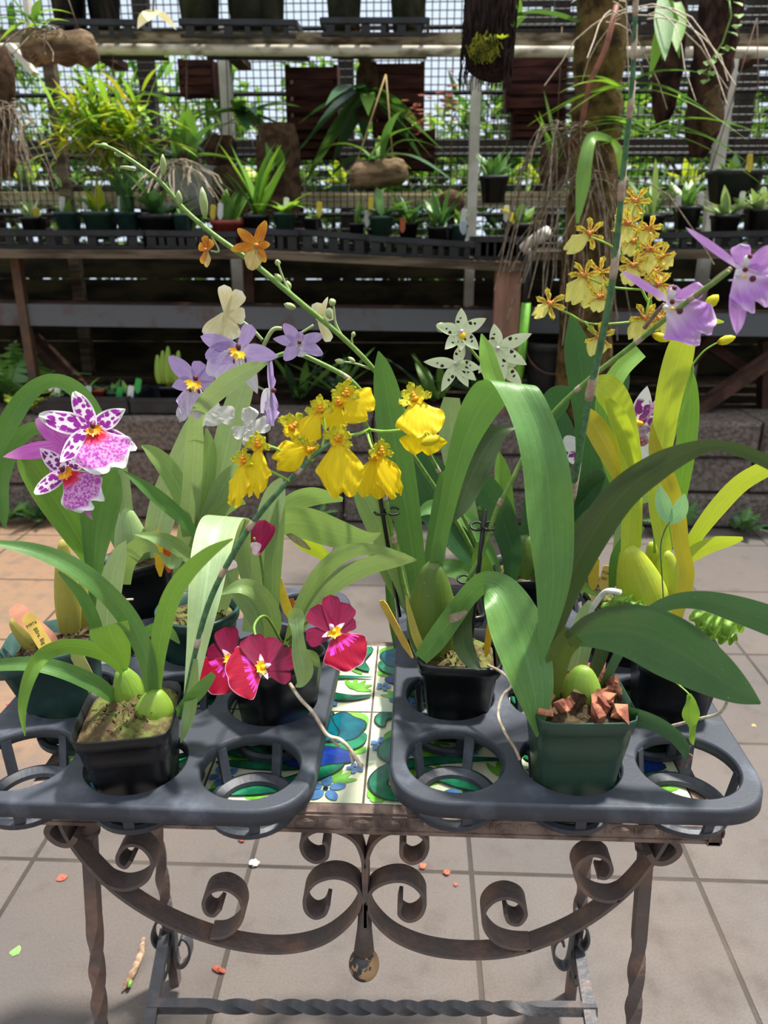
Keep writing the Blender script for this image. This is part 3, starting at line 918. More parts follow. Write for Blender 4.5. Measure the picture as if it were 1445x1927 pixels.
def pot(root, c, h, wt, wb, mat, rot=0.0, tilt=(0, 0), square=True, soil=SOIL, rim=0.006, soil_drop=0.012, chips=0, seed=1, plabel=None):
    """square nursery pot standing at c (base centre)"""
    M = Matrix.Translation(c) @ Euler((math.radians(tilt[0]), math.radians(tilt[1]), 0)).to_matrix().to_4x4() @ Matrix.Rotation(math.radians(rot), 4, 'Z')
    n = 40
    def ring(w, z):
        out = []
        for k in range(n):
            a = 2 * PI * k / n
            r = sqr(a, w / 2, 7.0) if square else w / 2
            out.append(Vector((r * math.cos(a), r * math.sin(a), z)))
        return out
    def wz(t): return wb + (wt - wb) * t
    prof = [(wb * 0.9, 0), (wb, 0.003), (wz(.5), h * .5), (wz(.86), h * .86), (wz(.87) + rim, h * .865), (wt + rim, h - 0.0015), (wt + rim * .6, h), (wt - rim * .2, h), (wz(.8) - rim * .5, h * .75), (wz(.3) - rim, h * .3)]
    vs = []
    for w, z in prof: vs += ring(w, z)
    fs = []
    for j in range(len(prof) - 1):
        for k in range(n):
            k2 = (k + 1) % n
            fs.append((j * n + k, j * n + k2, (j + 1) * n + k2, (j + 1) * n + k))
    fs += [tuple(range(n - 1, -1, -1)), tuple((len(prof) - 1) * n + k for k in range(n))]
    mb = MB(); mb.add(vs, fs); mb.xform(M)
    mb.build('pot', mat, root, True, label=plabel)
    # potting mix
    rnd = random.Random(seed)
    mb = MB()
    zs = h - soil_drop
    R = 9
    vs = [Vector((0, 0, zs + 0.006))]
    for j in range(1, R + 1):
        f = j / R
        for k in range(n):
            a = 2 * PI * k / n
            r = (sqr(a, (wz(.86) - rim) / 2, 7.0) if square else (wz(.86) - rim) / 2) * f
            vs.append(Vector((r * math.cos(a), r * math.sin(a), zs + 0.006 * (1 - f * f) + (rnd.uniform(-0.0035, 0.0035) if j < R else -0.002))))
    fs = [(0, 1 + k, 1 + (k + 1) % n) for k in range(n)]
    for j in range(R - 1):
        for k in range(n):
            k2 = (k + 1) % n
            fs.append((1 + j * n + k, 1 + (j + 1) * n + k, 1 + (j + 1) * n + k2, 1 + j * n + k2))
    mb.add(vs, fs)
    for q in range(chips):
        p = Vector((rnd.uniform(-.40, .40) * wt, rnd.uniform(-.40, .40) * wt, zs + rnd.uniform(0.004, 0.012)))
        s = rnd.uniform(0.006, 0.011)
        E = Euler((rnd.uniform(0, 6), rnd.uniform(0, 6), rnd.uniform(0, 6))).to_matrix()
        pts = [E @ Vector((x * s * rnd.uniform(.3, 1.4), y * s * rnd.uniform(.3, 1.0), zz * s * rnd.uniform(.15, .6))) + p for x in (-1, 1) for y in (-1, 1) for zz in (-1, 1)]
        mb.add(pts, [(0, 1, 3, 2), (4, 6, 7, 5), (0, 4, 5, 1), (2, 3, 7, 6), (0, 2, 6, 4), (1, 5, 7, 3)], 1 if rnd.random() < 0.85 else 0)
    if not chips:
        for q in range(60):       # bits of moss and fibre
            a, f = rnd.uniform(0, 6.28), rnd.uniform(0, 0.85)
            p = Vector((math.cos(a) * f * wt * .42, math.sin(a) * f * wt * .42, zs + 0.004))
            d = Vector((rnd.uniform(-1, 1), rnd.uniform(-1, 1), rnd.uniform(0, .8))) * 0.009
            mb.tube([p, p + d * .5 + Vector((0, 0, .002)), p + d], 0.0007, 4)
    mb.xform(M)
    mb.build('potting_mix', [soil, BARK], root, not chips)
    return M

def plant_tag(a, b, wpx, mat, label, thick=0.0011, text=None, group=None, slant=0.0, tilt=0.25):
    """a = lower end, b = upper end, both (px,py,Y)"""
    A, B = P(*a), P(*b)
    T = (B - A).normalized()
    view = (C0 - A).normalized()
    sd = T.cross(view).normalized()
    nr = sd.cross(T)
    sd = (sd + nr * tilt).normalized()
    nr = sd.cross(T)
    L = (B - A).length
    w = wpx * mpp(A)
    mb = MB()
    out = [(-.5, 0.22 * 1), (-.5, 0.93), (-.3, 1.0), (.3, 1.0 - slant), (.5, 0.93 - slant), (.5, .22), (.12, 0), (-.12, 0)]
    f = [A + sd * (x * w) + T * (y * L) + nr * thick / 2 for x, y in out]
    g = [A + sd * (x * w) + T * (y * L) - nr * thick / 2 for x, y in out]
    k = len(out)
    mb.add(f + g, [tuple(range(k)), tuple(2 * k - 1 - i for i in range(k))] + [(i, i + k, (i + 1) % k + k, (i + 1) % k) for i in range(k)])
    o = thing('plant_tag', A, label, 'plant tag', group)
    mb.build('blade', mat, o, False)
    if text:
        for (s, pos, hgt, xo) in text:
            cu = bpy.data.curves.new('lettering', 'FONT')
            cu.body = s
            cu.size = hgt * w
            cu.extrude = 0.00006
            cu.align_x = 'LEFT'
            to = bpy.data.objects.new('tmp', cu)
            COL.objects.link(to)
            bpy.context.view_layer.update()
            me = bpy.data.meshes.new_from_object(to)
            bpy.data.objects.remove(to)
            me.materials.clear(); me.materials.append(INK)
            lo = bpy.data.objects.new('lettering', me)
            COL.objects.link(lo)
            lo.parent = o
            # text runs down the tag when pos is ('v', y), across when ('h', y)
            if pos[0] == 'v': X, Y = -T, sd
            else: X, Y = sd, T
            Mx = Matrix((X, Y, X.cross(Y))).transposed().to_4x4()
            sgn = 1 if X.cross(Y).dot(C0 - A) > 0 else -1
            p = T * (pos[1] * L) + sd * (xo * w) + nr * (thick / 2 + 0.00012) * (1 if nr.dot(C0 - A) > 0 else -1)
            lo.matrix_local = Matrix.Translation(p) @ Mx
    return o

# ---- flowers
PROF = {
    'oval': lambda v: math.sin(PI * (0.10 + 0.88 * v)) ** 0.6,
    'point': lambda v: 0.16 * (1 - v) + math.sin(PI * min(1, v ** 0.85)) ** 0.85 * 0.95 + 0.01,
    'obov': lambda v: (0.22 + 0.78 * v ** 0.8) * math.sqrt(max(0.0, 1 - v ** 7)) + 0.01,
    'lip': lambda v: 0.22 + 0.78 * (v * v * (3 - 2 * v)) ** 0.8,
    'skirt': lambda v: 0.20 + 0.80 * math.sin(PI / 2 * min(1, v / 0.68)) ** 1.5 * (1 - 0.12 * max(0, v - .68) / .32),
    'strap': lambda v: (0.55 + 0.45 * math.sin(PI * v)) * math.sqrt(max(0.0, 1 - v ** 5)) + 0.01,
}
def petal(mb, M, ang, L, W, prof='oval', tilt=0, cup=0.0, bend=0.0, ruf=0.0, notch=0.0, m=0, off=0.0, nu=8, nv=11, seed=0, twist=0.0, frq=7.0):
    f = PROF[prof]
    rnd = random.Random(seed)
    ph, ph2 = rnd.uniform(0, 6.28), rnd.uniform(0, 6.28)
    Rm = Matrix.Rotation(-math.radians(ang), 4, 'Z') @ Matrix.Rotation(math.radians(tilt), 4, 'X')
    vs, uv = [], []
    wide = prof in ('lip', 'skirt')
    for j in range(nv + 1):
        v = j / nv
        hw = W / 2 * f(v)
        for q in range(nu + 1):
            u = 2 * q / nu - 1
            au = abs(u)
            x = u * hw
            y = L * v
            if wide: y -= L * 0.40 * au ** 2.4 * v ** 2
            y -= notch * L * v ** 5 * max(0.0, 1 - au * 3.2)
            edge = max(au ** 2, v ** 4)
            z = cup * u * u * hw + bend * L * v * v + ruf * L * edge * (0.35 + 0.65 * v) * math.sin(frq * (u * (1.3 if wide else .5) + v * 1.6) + ph + (2.1 if u > 0 else 0))
            if ruf: x += ruf * 0.35 * L * edge * v * math.sin(9 * v + ph2); y += ruf * 0.3 * L * v ** 4 * math.sin(frq * 1.4 * u + ph2)
            if twist:
                ca, sa = math.cos(twist * v), math.sin(twist * v)
                x, z = x * ca - z * sa, x * sa + z * ca
            vs.append(M @ (Rm @ Vector((x, y + off, z))))
            uv.append((q / nu, v))
    fs = []
    for j in range(nv):
        for q in range(nu):
            a = j * (nu + 1) + q
            fs.append((a, a + 1, a + nu + 2, a + nu + 1))
    mb.add(vs, fs, m, uv)
def frame(c, az=0.0, el=0.0, roll=0.0):
    """c=(px,py,Y): matrix in pixel units facing the viewpoint, turned az to the right, el up"""
    p = P(*c)
    k = mpp(p)
    z = (C0 - p).normalized()
    x = Vector((0, 0, 1)).cross(z).normalized()
    y = z.cross(x)
    B = Matrix((x, y, z)).transposed()
    B = B @ Matrix.Rotation(math.radians(az), 3, 'Y') @ Matrix.Rotation(-math.radians(el), 3, 'X') @ Matrix.Rotation(math.radians(roll), 3, 'Z')
    return Matrix.Translation(p) @ B.to_4x4() @ Matrix.Scale(k, 4)
def flower(par, c, mats, petals, az=0, el=0, roll=0, blobs=(), name='flower', label=None):
    M = frame(c, az, el, roll)
    mb = MB()
    for i, pt in enumerate(petals):
        d = dict(pt)
        petal(mb, M, d.pop('a'), d.pop('L'), d.pop('W'), d.pop('p', 'oval'), seed=int(c[0] * 7 + c[1] * 3 + i), **d)
    for (x, y, z, r, m) in blobs:
        if not hasattr(r, '__len__'): r = (r, r, r)
        mb2 = MB(); mb2.ellipsoid((x, y, z), r, None, 10, 7, m); mb2.xform(M)
        mb.add(mb2.v, mb2.f, m, mb2.uv)
    return mb.build(name, mats, par, True, label=label)
def crest(n, L, W, m, a0=0, off=2.0, tilt=35, spread=360):
    return [dict(a=a0 + (i - (n - 1) / 2) * spread / n, L=L * (1 if i % 2 else .8), W=W, p='point', tilt=tilt, m=m, off=off, nu=4, nv=5) for i in range(n)]
def pd(a, L, W, p='oval', **k):
    d = dict(a=a, L=L, W=W, p=p); d.update(k); return d
def bud(par, base, tip, w, mat, name='bud'):
    a, b = P(*base), P(*tip)
    r = w / 2 * mpp(a)
    mb = MB()
    mb.tube([a, a.lerp(b, .2), a.lerp(b, .5), a.lerp(b, .8), b], [r * .35, r * .8, r, r * .7, r * .15], 8)
    return mb.build(name, mat, par, True)

# ---- petal materials: pattern follows the petal's own length (v) and width (u)
def petal_mat(name, fn, rough=0.45, transl=0.3):
    t = NT(name)
    u, v = t.uv()
    d = t.m('MULTIPLY', t.m('ABSOLUTE', t.m('SUBTRACT', u, 0.5)), 2.0)
    c = fn(t, u, v, d)
    return t.pbr(c, rough, 0, None, 0.35, transl, c)
def fine(t, u, s=26.0):
    return t.noise(t.vec(t.m('MULTIPLY', u, s), t.m('MULTIPLY', t.uv()[1], 1.6)), 1.0, 2.0)
def solid(col, col2, tip=None, base=None, s=26.0, bv=0.3):
    def fn(t, u, v, d):
        c = t.mix(t.rng(fine(t, u, s), 0.3, 0.7), lin(col), lin(col2))
        if base: c = t.mix(t.rng(v, 0.0, bv, 1.0, 0.0), c, lin(base))
        if tip: c = t.mix(t.rng(v, 0.65, 1.0, 0.0, 1.0), c, lin(tip))
        return c
    return fn
def spotted(bg, spot, su=4.0, sv=6.0, th=0.30, lo=0.0, hi=1.0, tip=None):
    def fn(t, u, v, d):
        w = t.vec(t.m('MULTIPLY', u, su), t.m('MULTIPLY', v, sv))
        nz = t.noise(t.coord('Object'), 240.0, 2.0)
        vo = t.voro(w, 1.0)
        dist = t.m('ADD', vo.outputs['Distance'], t.m('MULTIPLY', t.m('SUBTRACT', nz, 0.5), 0.35))
        s = t.rng(dist, th, th + 0.08, 1.0, 0.0)
        edge = t.rng(d, 0.72, 0.92, 1.0, 0.0)
        band = t.m('MULTIPLY', t.rng(v, lo, lo + 0.08), t.rng(v, hi - 0.1, hi, 1.0, 0.0))
        s = t.m('MULTIPLY', t.m('MULTIPLY', s, edge), band)
        c = t.mix(s, lin(bg), lin(spot))
        if tip: c = t.mix(t.rng(v, 0.86, 0.97, 0.0, 1.0), c, lin(tip))
        return c
    return fn
Y_LIP = petal_mat('petal_yellow_lip', solid((252, 226, 30), (242, 208, 16), base=(246, 190, 30), bv=.22), 0.5, 0.35)
Y_SEP = petal_mat('petal_yellow_green_sepal', solid((232, 222, 52), (204, 204, 52), base=(190, 150, 40), s=12), 0.5, 0.35)
Y_COL = surf('callus_orange', (240, 176, 30), 0.5, 0, (226, 140, 30), 120)
def crim_lip(t, u, v, d):
    c = t.mix(t.rng(fine(t, u, 30.0), 0.3, 0.7), lin((178, 2, 44)), lin((142, 1, 50)))
    ray_ = t.rng(t.noise(t.vec(t.m('MULTIPLY', u, 22.0), 0.3), 1.0, 1.0), 0.42, 0.56)
    reach = t.m('ADD', 0.36, t.m('MULTIPLY', ray_, 0.12))
    pink = t.m('MULTIPLY', t.rng(v, 0.26, 0.32), t.m('LESS_THAN', v, reach))
    pink = t.m('MULTIPLY', pink, t.m('ADD', 0.35, t.m('MULTIPLY', ray_, 0.65)))
    c = t.mix(pink, c, lin((236, 70, 206)))
    c = t.mix(t.rng(v, 0.10, 0.16, 1.0, 0.0), c, lin((250, 226, 240)))
    c = t.mix(t.rng(t.m('MAXIMUM', d, v), 0.975, 0.995), c, lin((232, 170, 196)))
    return c
C_LIP = petal_mat('petal_crimson_lip', crim_lip, 0.4, 0.14)
C_PET = petal_mat('petal_crimson', solid((138, 3, 58), (102, 1, 52), base=(226, 120, 176), bv=.13, s=18), 0.4, 0.14)
C_WHT = surf('column_white', (246, 226, 236), 0.5, 0, (230, 170, 206), 200)
C_YEL = surf('column_yellow', (250, 206, 20), 0.5, 0, (240, 170, 10), 200)
P_SPOT = petal_mat('petal_purple_spotted', spotted((240, 228, 240), (150, 36, 156), 4.6, 8.0, 0.60, 0.0, .93, (250, 248, 250)), 0.5, 0.25)
P_SPOT2 = petal_mat('petal_dark_spotted', spotted((216, 198, 220), (104, 26, 110), 4.6, 8.0, 0.54, 0.0, .95), 0.5, 0.25)
P_BACK = petal_mat('petal_pink_back', solid((206, 110, 200), (176, 80, 172), tip=(228, 150, 210), s=16), 0.5, 0.3)
def p_lip(t, u, v, d):
    nz = t.noise(t.coord('Object'), 420.0, 3.0)
    c = t.mix(t.rng(nz, 0.40, 0.60), lin((232, 170, 226)), lin((186, 70, 184)))
    c = t.mix(t.rng(t.m('ADD', v, t.m('MULTIPLY', d, 0.1)), 0.24, 0.42, 1.0, 0.0), c, lin((232, 34, 70)))
    c = t.mix(t.rng(v, 0.08, 0.18, 1.0, 0.0), c, lin((240, 110, 40)))
    rim = t.m('MAXIMUM', v, t.m('MULTIPLY', d, 0.9))
    c = t.mix(t.rng(t.m('ADD', rim, t.m('MULTIPLY', nz, 0.1)), 0.86, 0.95), c, lin((248, 246, 250)))
    return c
P_LIP = petal_mat('petal_pink_lip', p_lip, 0.5, 0.25)
LAV = petal_mat('petal_lavender', solid((206, 180, 232), (184, 154, 220), base=(236, 226, 242), s=14), 0.5, 0.3)
LAV_LIP = petal_mat('petal_lavender_lip', solid((220, 198, 236), (198, 168, 226), base=(248, 244, 240), bv=.5, tip=(226, 208, 238), s=14), 0.5, 0.3)
LAV_W = petal_mat('petal_lavender_white', solid((226, 220, 230), (206, 196, 216), s=14), 0.5, 0.3)
DKRED = surf('dark_red_spot', (96, 22, 40), 0.5)
CREAM = petal_mat('petal_cream', solid((234, 226, 186), (220, 208, 160), tip=(240, 236, 214), s=10), 0.5, 0.3)
WHITE = petal_mat('petal_white', solid((240, 238, 236), (220, 218, 220), s=12), 0.5, 0.3)
WH_PUR = petal_mat('petal_white_purple_blotch', spotted((244, 240, 242), (134, 40, 132), 3.0, 5.0, 0.62, 0.02, .72), 0.5, 0.25)
STAR = petal_mat('petal_pale_green_spotted', spotted((220, 230, 196), (46, 44, 38), 1.8, 5.5, 0.30, 0.14, .72), 0.5, 0.25)
LIL = petal_mat('petal_lilac', solid((214, 164, 230), (196, 134, 218), base=(238, 224, 240), tip=(214, 176, 232), s=12), 0.5, 0.3)
LIL_LIP = petal_mat('petal_lilac_lip', solid((204, 150, 226), (184, 120, 216), base=(248, 238, 246), bv=.7, tip=(220, 186, 232), s=10), 0.5, 0.3)
def br_sep(t, u, v, d):
    nz = t.noise(t.vec(t.m('MULTIPLY', u, 3.0), t.m('MULTIPLY', v, 6.0)), 1.0, 2.0)
    c = t.mix(t.m('MULTIPLY', t.rng(nz, 0.42, 0.58), t.rng(v, 0.55, 0.85, 1.0, 0.0)), lin((236, 220, 84)), lin((172, 88, 46)))
    return c
S_SEP = petal_mat('petal_barred_sepal', br_sep, 0.5, 0.3)
S_LIP = petal_mat('petal_pale_yellow_lip', solid((240, 234, 140), (228, 220, 104), base=(206, 140, 50), bv=.12, s=10), 0.5, 0.35)
S_COL = surf('callus_brick', (190, 96, 50), 0.6, 0, (214, 140, 60), 200)
O_PET = petal_mat('petal_ochre', solid((222, 150, 40), (190, 104, 40), base=(226, 190, 60), tip=(236, 176, 60), s=7), 0.45, 0.3)
O_LIP = petal_mat('petal_ochre_lip', solid((226, 206, 140), (206, 176, 110), s=7), 0.45, 0.3)
# ------------------------------------------------------------------ plants of the left tray
GP = 'orchids standing in the carry trays'
def potted(c, label, cat='orchid', group=GP):
    return thing('potted_orchid', c, label, cat, group)
ZP = TZ + 0.0085
# A: front left, mossy black pot
h = hole(RL, 1, 0)
A = potted((h.x - .002, h.y, ZP), 'small orchid with two plump green bulbs in the mossy black pot at the front left')
pot(A, Vector((h.x + .003, h.y, ZP)), 0.098, 0.083, 0.056, POT_BLK, 8, (2, -2), seed=3, rim=.002, soil_drop=.006)
bulb(A, (262, 1348, .600), (228, 1258, .595), 66, B_GREEN, 0.7)
bulb(A, (288, 1364, .575), (293, 1298, .575), 72, B_GREEN, 0.8, 6)
leaf(A, [(286, 1302, .575, 26), (276, 1240, .565, 34), (245, 1170, .55, 40), (196, 1112, .535, 38), (130, 1062, .525, 36), (60, 1034, .52, 26), (-14, 1021, .515, 10)], L_MID, .5)
leaf(A, [(291, 1303, .577, 24), (296, 1240, .572, 30), (306, 1180, .565, 36), (322, 1125, .555, 36), (352, 1078, .545, 32), (396, 1038, .535, 22), (438, 1014, .53, 3)], L_FRESH, .5)
leaf(A, [(234, 1264, .59, 18), (205, 1235, .575, 28), (160, 1219, .56, 30), (115, 1218, .545, 28), (78, 1236, .53, 28), (54, 1278, .52, 25), (42, 1332, .515, 17), (47, 1385, .512, 2)], L_FRESH, -.5)
leaf(A, [(220, 1318, .59, 22), (180, 1288, .58, 34), (120, 1262, .57, 32), (60, 1249, .565, 28), (-14, 1252, .56, 22)], L_MID, .4)
leaf(A, [(236, 1262, .585, 8, -12), (231, 1240, .57, 30, -14), (219, 1215, .555, 56, -18), (207, 1190, .543, 76, -16), (204, 1176, .538, 74, -14)], L_FRESH, .3, 0.3)
leaf(A, [(328, 1346, .575, 10), (350, 1326, .57, 24), (378, 1296, .56, 26), (402, 1268, .552, 12)], L_MID, .4)
leaf(A, [(262, 1196, .62, 14), (292, 1184, .615, 24), (318, 1190, .61, 22), (338, 1211, .605, 3)], L_MID, .4)
leaf(A, [(368, 1240, .575, 8), (364, 1290, .57, 20), (356, 1340, .565, 24), (348, 1372, .56, 16), (340, 1398, .557, 2)], L_SAGE, .4)
mb = MB()
rnd = random.Random(4)
for k in range(9):
    a = P(286 + rnd.uniform(-22, 22), 1358, .571); b = P(286 + rnd.uniform(-48, 44), 1372 + rnd.uniform(-6, 8), .560)
    mb.tube([a, a.lerp(b, .5) + Vector((0, 0, .002)), b], [.0013, .0012, .0006], 5)
mb.build('root', ROOT_W, A, label='short pale roots at the bulb base', kind='stuff')
spA = stem(A, [(340, 1352, .572, 8), (352, 1300, .575, 9), (368, 1225, .58, 10), (388, 1150, .585, 11), (418, 1080, .588, 11), (470, 992, .592, 11), (520, 930, .597, 10), (560, 888, .6, 9), (600, 850, .602, 8), (624, 832, .604, 6)], STEM_D, [(372, 1215), (416, 1083), (470, 992), (560, 888)])
def yl(par, c, lipdir, L, W, az=0, el=0, seps=5, sepL=26, up=None, lab=None, tilt=12, notch=.16):
    up = lipdir + 180 if up is None else up
    pts = [pd(lipdir, L, W, 'skirt', ruf=.055, notch=notch, cup=-.10, tilt=tilt, bend=-.10, nu=14, nv=14, frq=9.0)]
    for k in range(seps):
        a = up + (k - (seps - 1) / 2) * (230 / seps)
        pts.append(pd(a, sepL * (1.0 if k % 2 == 0 else .85), sepL * .62, 'obov', ruf=.16, tilt=18, m=1, nu=6, nv=8, frq=11.0))
    for sgn in (-1, 1):
        pts.append(pd(lipdir + sgn * 62, sepL * .55, sepL * .6, 'obov', ruf=.1, tilt=22, m=0, nu=6, nv=6))
    d = Vector((math.sin(math.radians(up)), math.cos(math.radians(up)), 0))
    e = Vector((d.y, -d.x, 0))
    bl = [(d.x * 5, d.y * 5, 7, (4.5, 4.5, 5), 2), (0, 0, 6, (5, 5, 4), 2), (e.x * 5, e.y * 5, 5, (3, 3, 3), 2), (-e.x * 5, -e.y * 5, 5, (3, 3, 3), 2), (d.x * 10, d.y * 10, 8, (3.4, 3.4, 3.4), 2)]
    return flower(par, c, [Y_LIP, Y_SEP, Y_COL], pts, az, el, 0, bl)
yl(spA, (460, 868, .585), 192, 92, 48, az=-38, el=6)
yl(spA, (487, 838, .585), 186, 102, 56, az=-28, el=0, sepL=28)
yl(spA, (580, 846, .603), 252, 72, 62, az=10, el=-8, sepL=24)
yl(spA, (548, 806, .61), 200, 20, 30, az=20, el=10, sepL=34, up=40)
yl(spA, (604, 772, .612), 214, 92, 54, az=-20, el=0, sepL=30, up=0)
stem(spA, [(560, 888, .6, 5), (530, 850, .595, 5), (495, 836, .588, 5)], STEM_L, name='pedicel')
stem(spA, [(545, 905, .598, 5), (520, 892, .592, 5), (466, 866, .587, 4)], STEM_L, name='pedicel')
stem(spA, [(588, 862, .602, 5), (575, 840, .606, 5), (550, 810, .61, 4)], STEM_L, name='pedicel')
stem(spA, [(605, 846, .603, 5), (612, 810, .607, 5), (606, 775, .611, 4)], STEM_L, name='pedicel')

# B: tilted green pot at the left with two tan bulbs, spotted pink flowers
h = hole(RL, 0, 1)
B = potted((h.x - .005, h.y, ZP), 'orchid with spotted pink and white flowers in the tilted dark green square pot')
pot(B, Vector((h.x + .000, h.y - .002, ZP)), 0.108, 0.090, 0.052, POT_TEAL, 14, (0, -9), seed=5, soil=SOIL_D)
bulb(B, (92, 1222, .69), (22, 1164, .675), 54, B_TAN, .7)
bulb(B, (134, 1212, .70), (118, 1016, .70), 46, B_TAN, .5, 4, .40)
bulb(B, (166, 1190, .715), (150, 1060, .72), 30, B_TAN, .6)
leaf(B, [(186, 1190, .705, 12), (180, 1120, .705, 22), (178, 1050, .70, 40), (186, 980, .695, 66), (202, 925, .69, 60), (214, 898, .688, 30), (218, 884, .687, 4)], L_MID, .35, .3)
leaf(B, [(180, 1120, .705, 10), (170, 1060, .705, 26), (140, 1000, .70, 52), (100, 935, .69, 66), (64, 884, .68, 56), (44, 864, .675, 34), (36, 856, .673, 6)], L_FRESH, .5)
leaf(B, [(198, 1215, .66, 34), (202, 1150, .655, 44), (212, 1085, .65, 42), (226, 1040, .645, 26), (237, 1018, .64, 3)], L_GREY, -.5, .3)
leaf(B, [(192, 1215, .64, 14), (178, 1170, .635, 24), (152, 1118, .63, 22), (110, 1076, .625, 4)], L_MID, .4)
spB = stem(B, [(174, 1180, .71, 7), (165, 1060, .70, 7), (150, 950, .69, 7), (140, 880, .685, 6), (150, 820, .67, 6), (172, 806, .662, 5)], STEM_M)
T_PNK = [P_SPOT, P_LIP, Y_COL, DKRED, P_BACK, P_SPOT2]
flower(spB, (174, 806, .655), T_PNK, [
    pd(-18, 74, 36, 'oval', bend=.06, ruf=.02), pd(-72, 94, 42, 'oval', bend=.1, ruf=.03), pd(64, 70, 34, 'point', bend=.1, ruf=.03),
    pd(228, 88, 36, 'point', bend=.1), pd(122, 88, 34, 'oval', bend=-.05),
    pd(165, 96, 112, 'skirt', m=1, ruf=.06, notch=.14, tilt=16, nu=16, nv=14, bend=-.05)] + crest(9, 18, 6, 2, 165, 4, 34, 200), az=5, el=8,
    blobs=[(0, 4, 8, (5, 7, 5), 3)])
flower(spB, (122, 888, .65), T_PNK, [
    pd(-38, 62, 30, 'point', bend=.1, m=5), pd(-122, 66, 30, 'oval', bend=.12, m=0), pd(50, 56, 34, 'oval', bend=-.1, m=5),
    pd(142, 96, 92, 'skirt', m=1, ruf=.08, notch=.16, tilt=14, nu=16, nv=14), pd(160, 102, 20, 'point', m=4, bend=-.2)] + crest(9, 18, 6, 2, 142, 4, 34, 200), az=-14, el=6,
    blobs=[(-2, 4, 8, (5, 6, 5), 3)])
flower(spB, (118, 838, .685), T_PNK, [
    pd(-96, 104, 30, 'point', m=4, bend=.12), pd(-36, 66, 30, 'oval', m=4, bend=.05), pd(200, 84, 28, 'oval', m=4), pd(20, 50, 40, 'oval', m=4), pd(100, 50, 40, 'oval', m=4)], az=-10, el=0)

# C: pale plant at the back in a black pot
h = hole(RL, 0, 3)
C = potted((h.x + .006, h.y, ZP), 'grey-green leaved orchid in the black pot at the back of the left tray')
pot(C, Vector((h.x + .006, h.y, ZP)), 0.105, 0.090, 0.054, POT_BLK, 28, (-2, -8), seed=6)
bulb(C, (258, 1082, .90), (236, 956, .895), 64, B_PALE, .6)
def Cl(p, m=L_GREY, **k): leaf(C, p, m, **k)
Cl([(262, 1080, .9, 22), (240, 980, .895, 26), (233, 910, .89, 24), (231, 868, .89, 10)])
Cl([(285, 1085, .9, 26), (292, 1020, .9, 46), (312, 940, .895, 56), (340, 860, .885, 42), (360, 800, .88, 26), (366, 776, .88, 5)], roll=-.4)
Cl([(352, 1010, .885, 18), (344, 940, .88, 34), (318, 885, .87, 38), (288, 852, .86, 26), (266, 838, .855, 3)], L_SAGE)
Cl([(376, 1020, .82, 10), (345, 978, .81, 24), (300, 938, .80, 28), (262, 908, .79, 17), (232, 886, .785, 2)], L_MID)
Cl([(330, 1085, .9, 24), (352, 1000, .89, 36), (362, 900, .86, 36), (366, 830, .825, 34), (370, 782, .80, 28), (394, 750, .775, 34), (434, 716, .765, 38), (474, 694, .76, 26), (504, 683, .758, 3)], roll=.3)
Cl([(345, 1085, .9, 26), (390, 980, .895, 40), (418, 880, .89, 52), (438, 790, .885, 50), (458, 725, .88, 40), (470, 690, .875, 8)], roll=-.3)
Cl([(372, 1000, .89, 16), (388, 920, .885, 28), (394, 850, .88, 28), (388, 806, .877, 4)], L_SAGE)
Cl([(360, 1060, .895, 22), (392, 980, .885, 34), (420, 915, .875, 38), (445, 885, .865, 26), (458, 882, .86, 4)])
Cl([(370, 1030, .88, 16), (410, 965, .87, 32), (445, 945, .86, 22), (462, 948, .855, 3)], L_SAGE)
Cl([(372, 1062, .82, 22), (335, 1030, .81, 30), (296, 1012, .80, 24), (254, 1005, .79, 3)], L_SAGE)
Cl([(235, 1100, .80, 22), (238, 1060, .79, 34), (260, 1030, .775, 34), (285, 1030, .765, 18), (301, 1044, .76, 2)], L_SAGE)
Cl([(335, 1045, .81, 24), (322, 1060, .81, 22), (300, 1040, .815, 4)], L_SAGE)
Cl([(262, 1085, .92, 14), (225, 930, .93, 26), (186, 800, .935, 32), (150, 740, .935, 32), (104, 716, .93, 26), (60, 735, .925, 34), (22, 785, .92, 40), (-10, 850, .92, 30)], L_MID, roll=-.4)
Cl([(250, 1085, .94, 12), (170, 920, .95, 26), (110, 830, .95, 28), (74, 805, .95, 24), (30, 830, .945, 34), (4, 900, .94, 30), (6, 960, .94, 22), (9, 995, .94, 4)], L_MID, roll=-.4)
mb = MB(); mb.tube([P(228, 1108, .86), P(205, 1090, .85), P(215, 1130, .84), P(250, 1128, .83)], .0016, 6); mb.build('root', ROOT, C)
plant_tag((302, 1085, .85), (296, 998, .86), 16, tagmat((240, 186, 40)), 'yellow tag in the black pot at the back of the left tray', group=None)
plant_tag((318, 1078, .86), (312, 1006, .87), 18, tagmat((232, 96, 34)), 'orange tag behind the yellow one in the back left black pot')

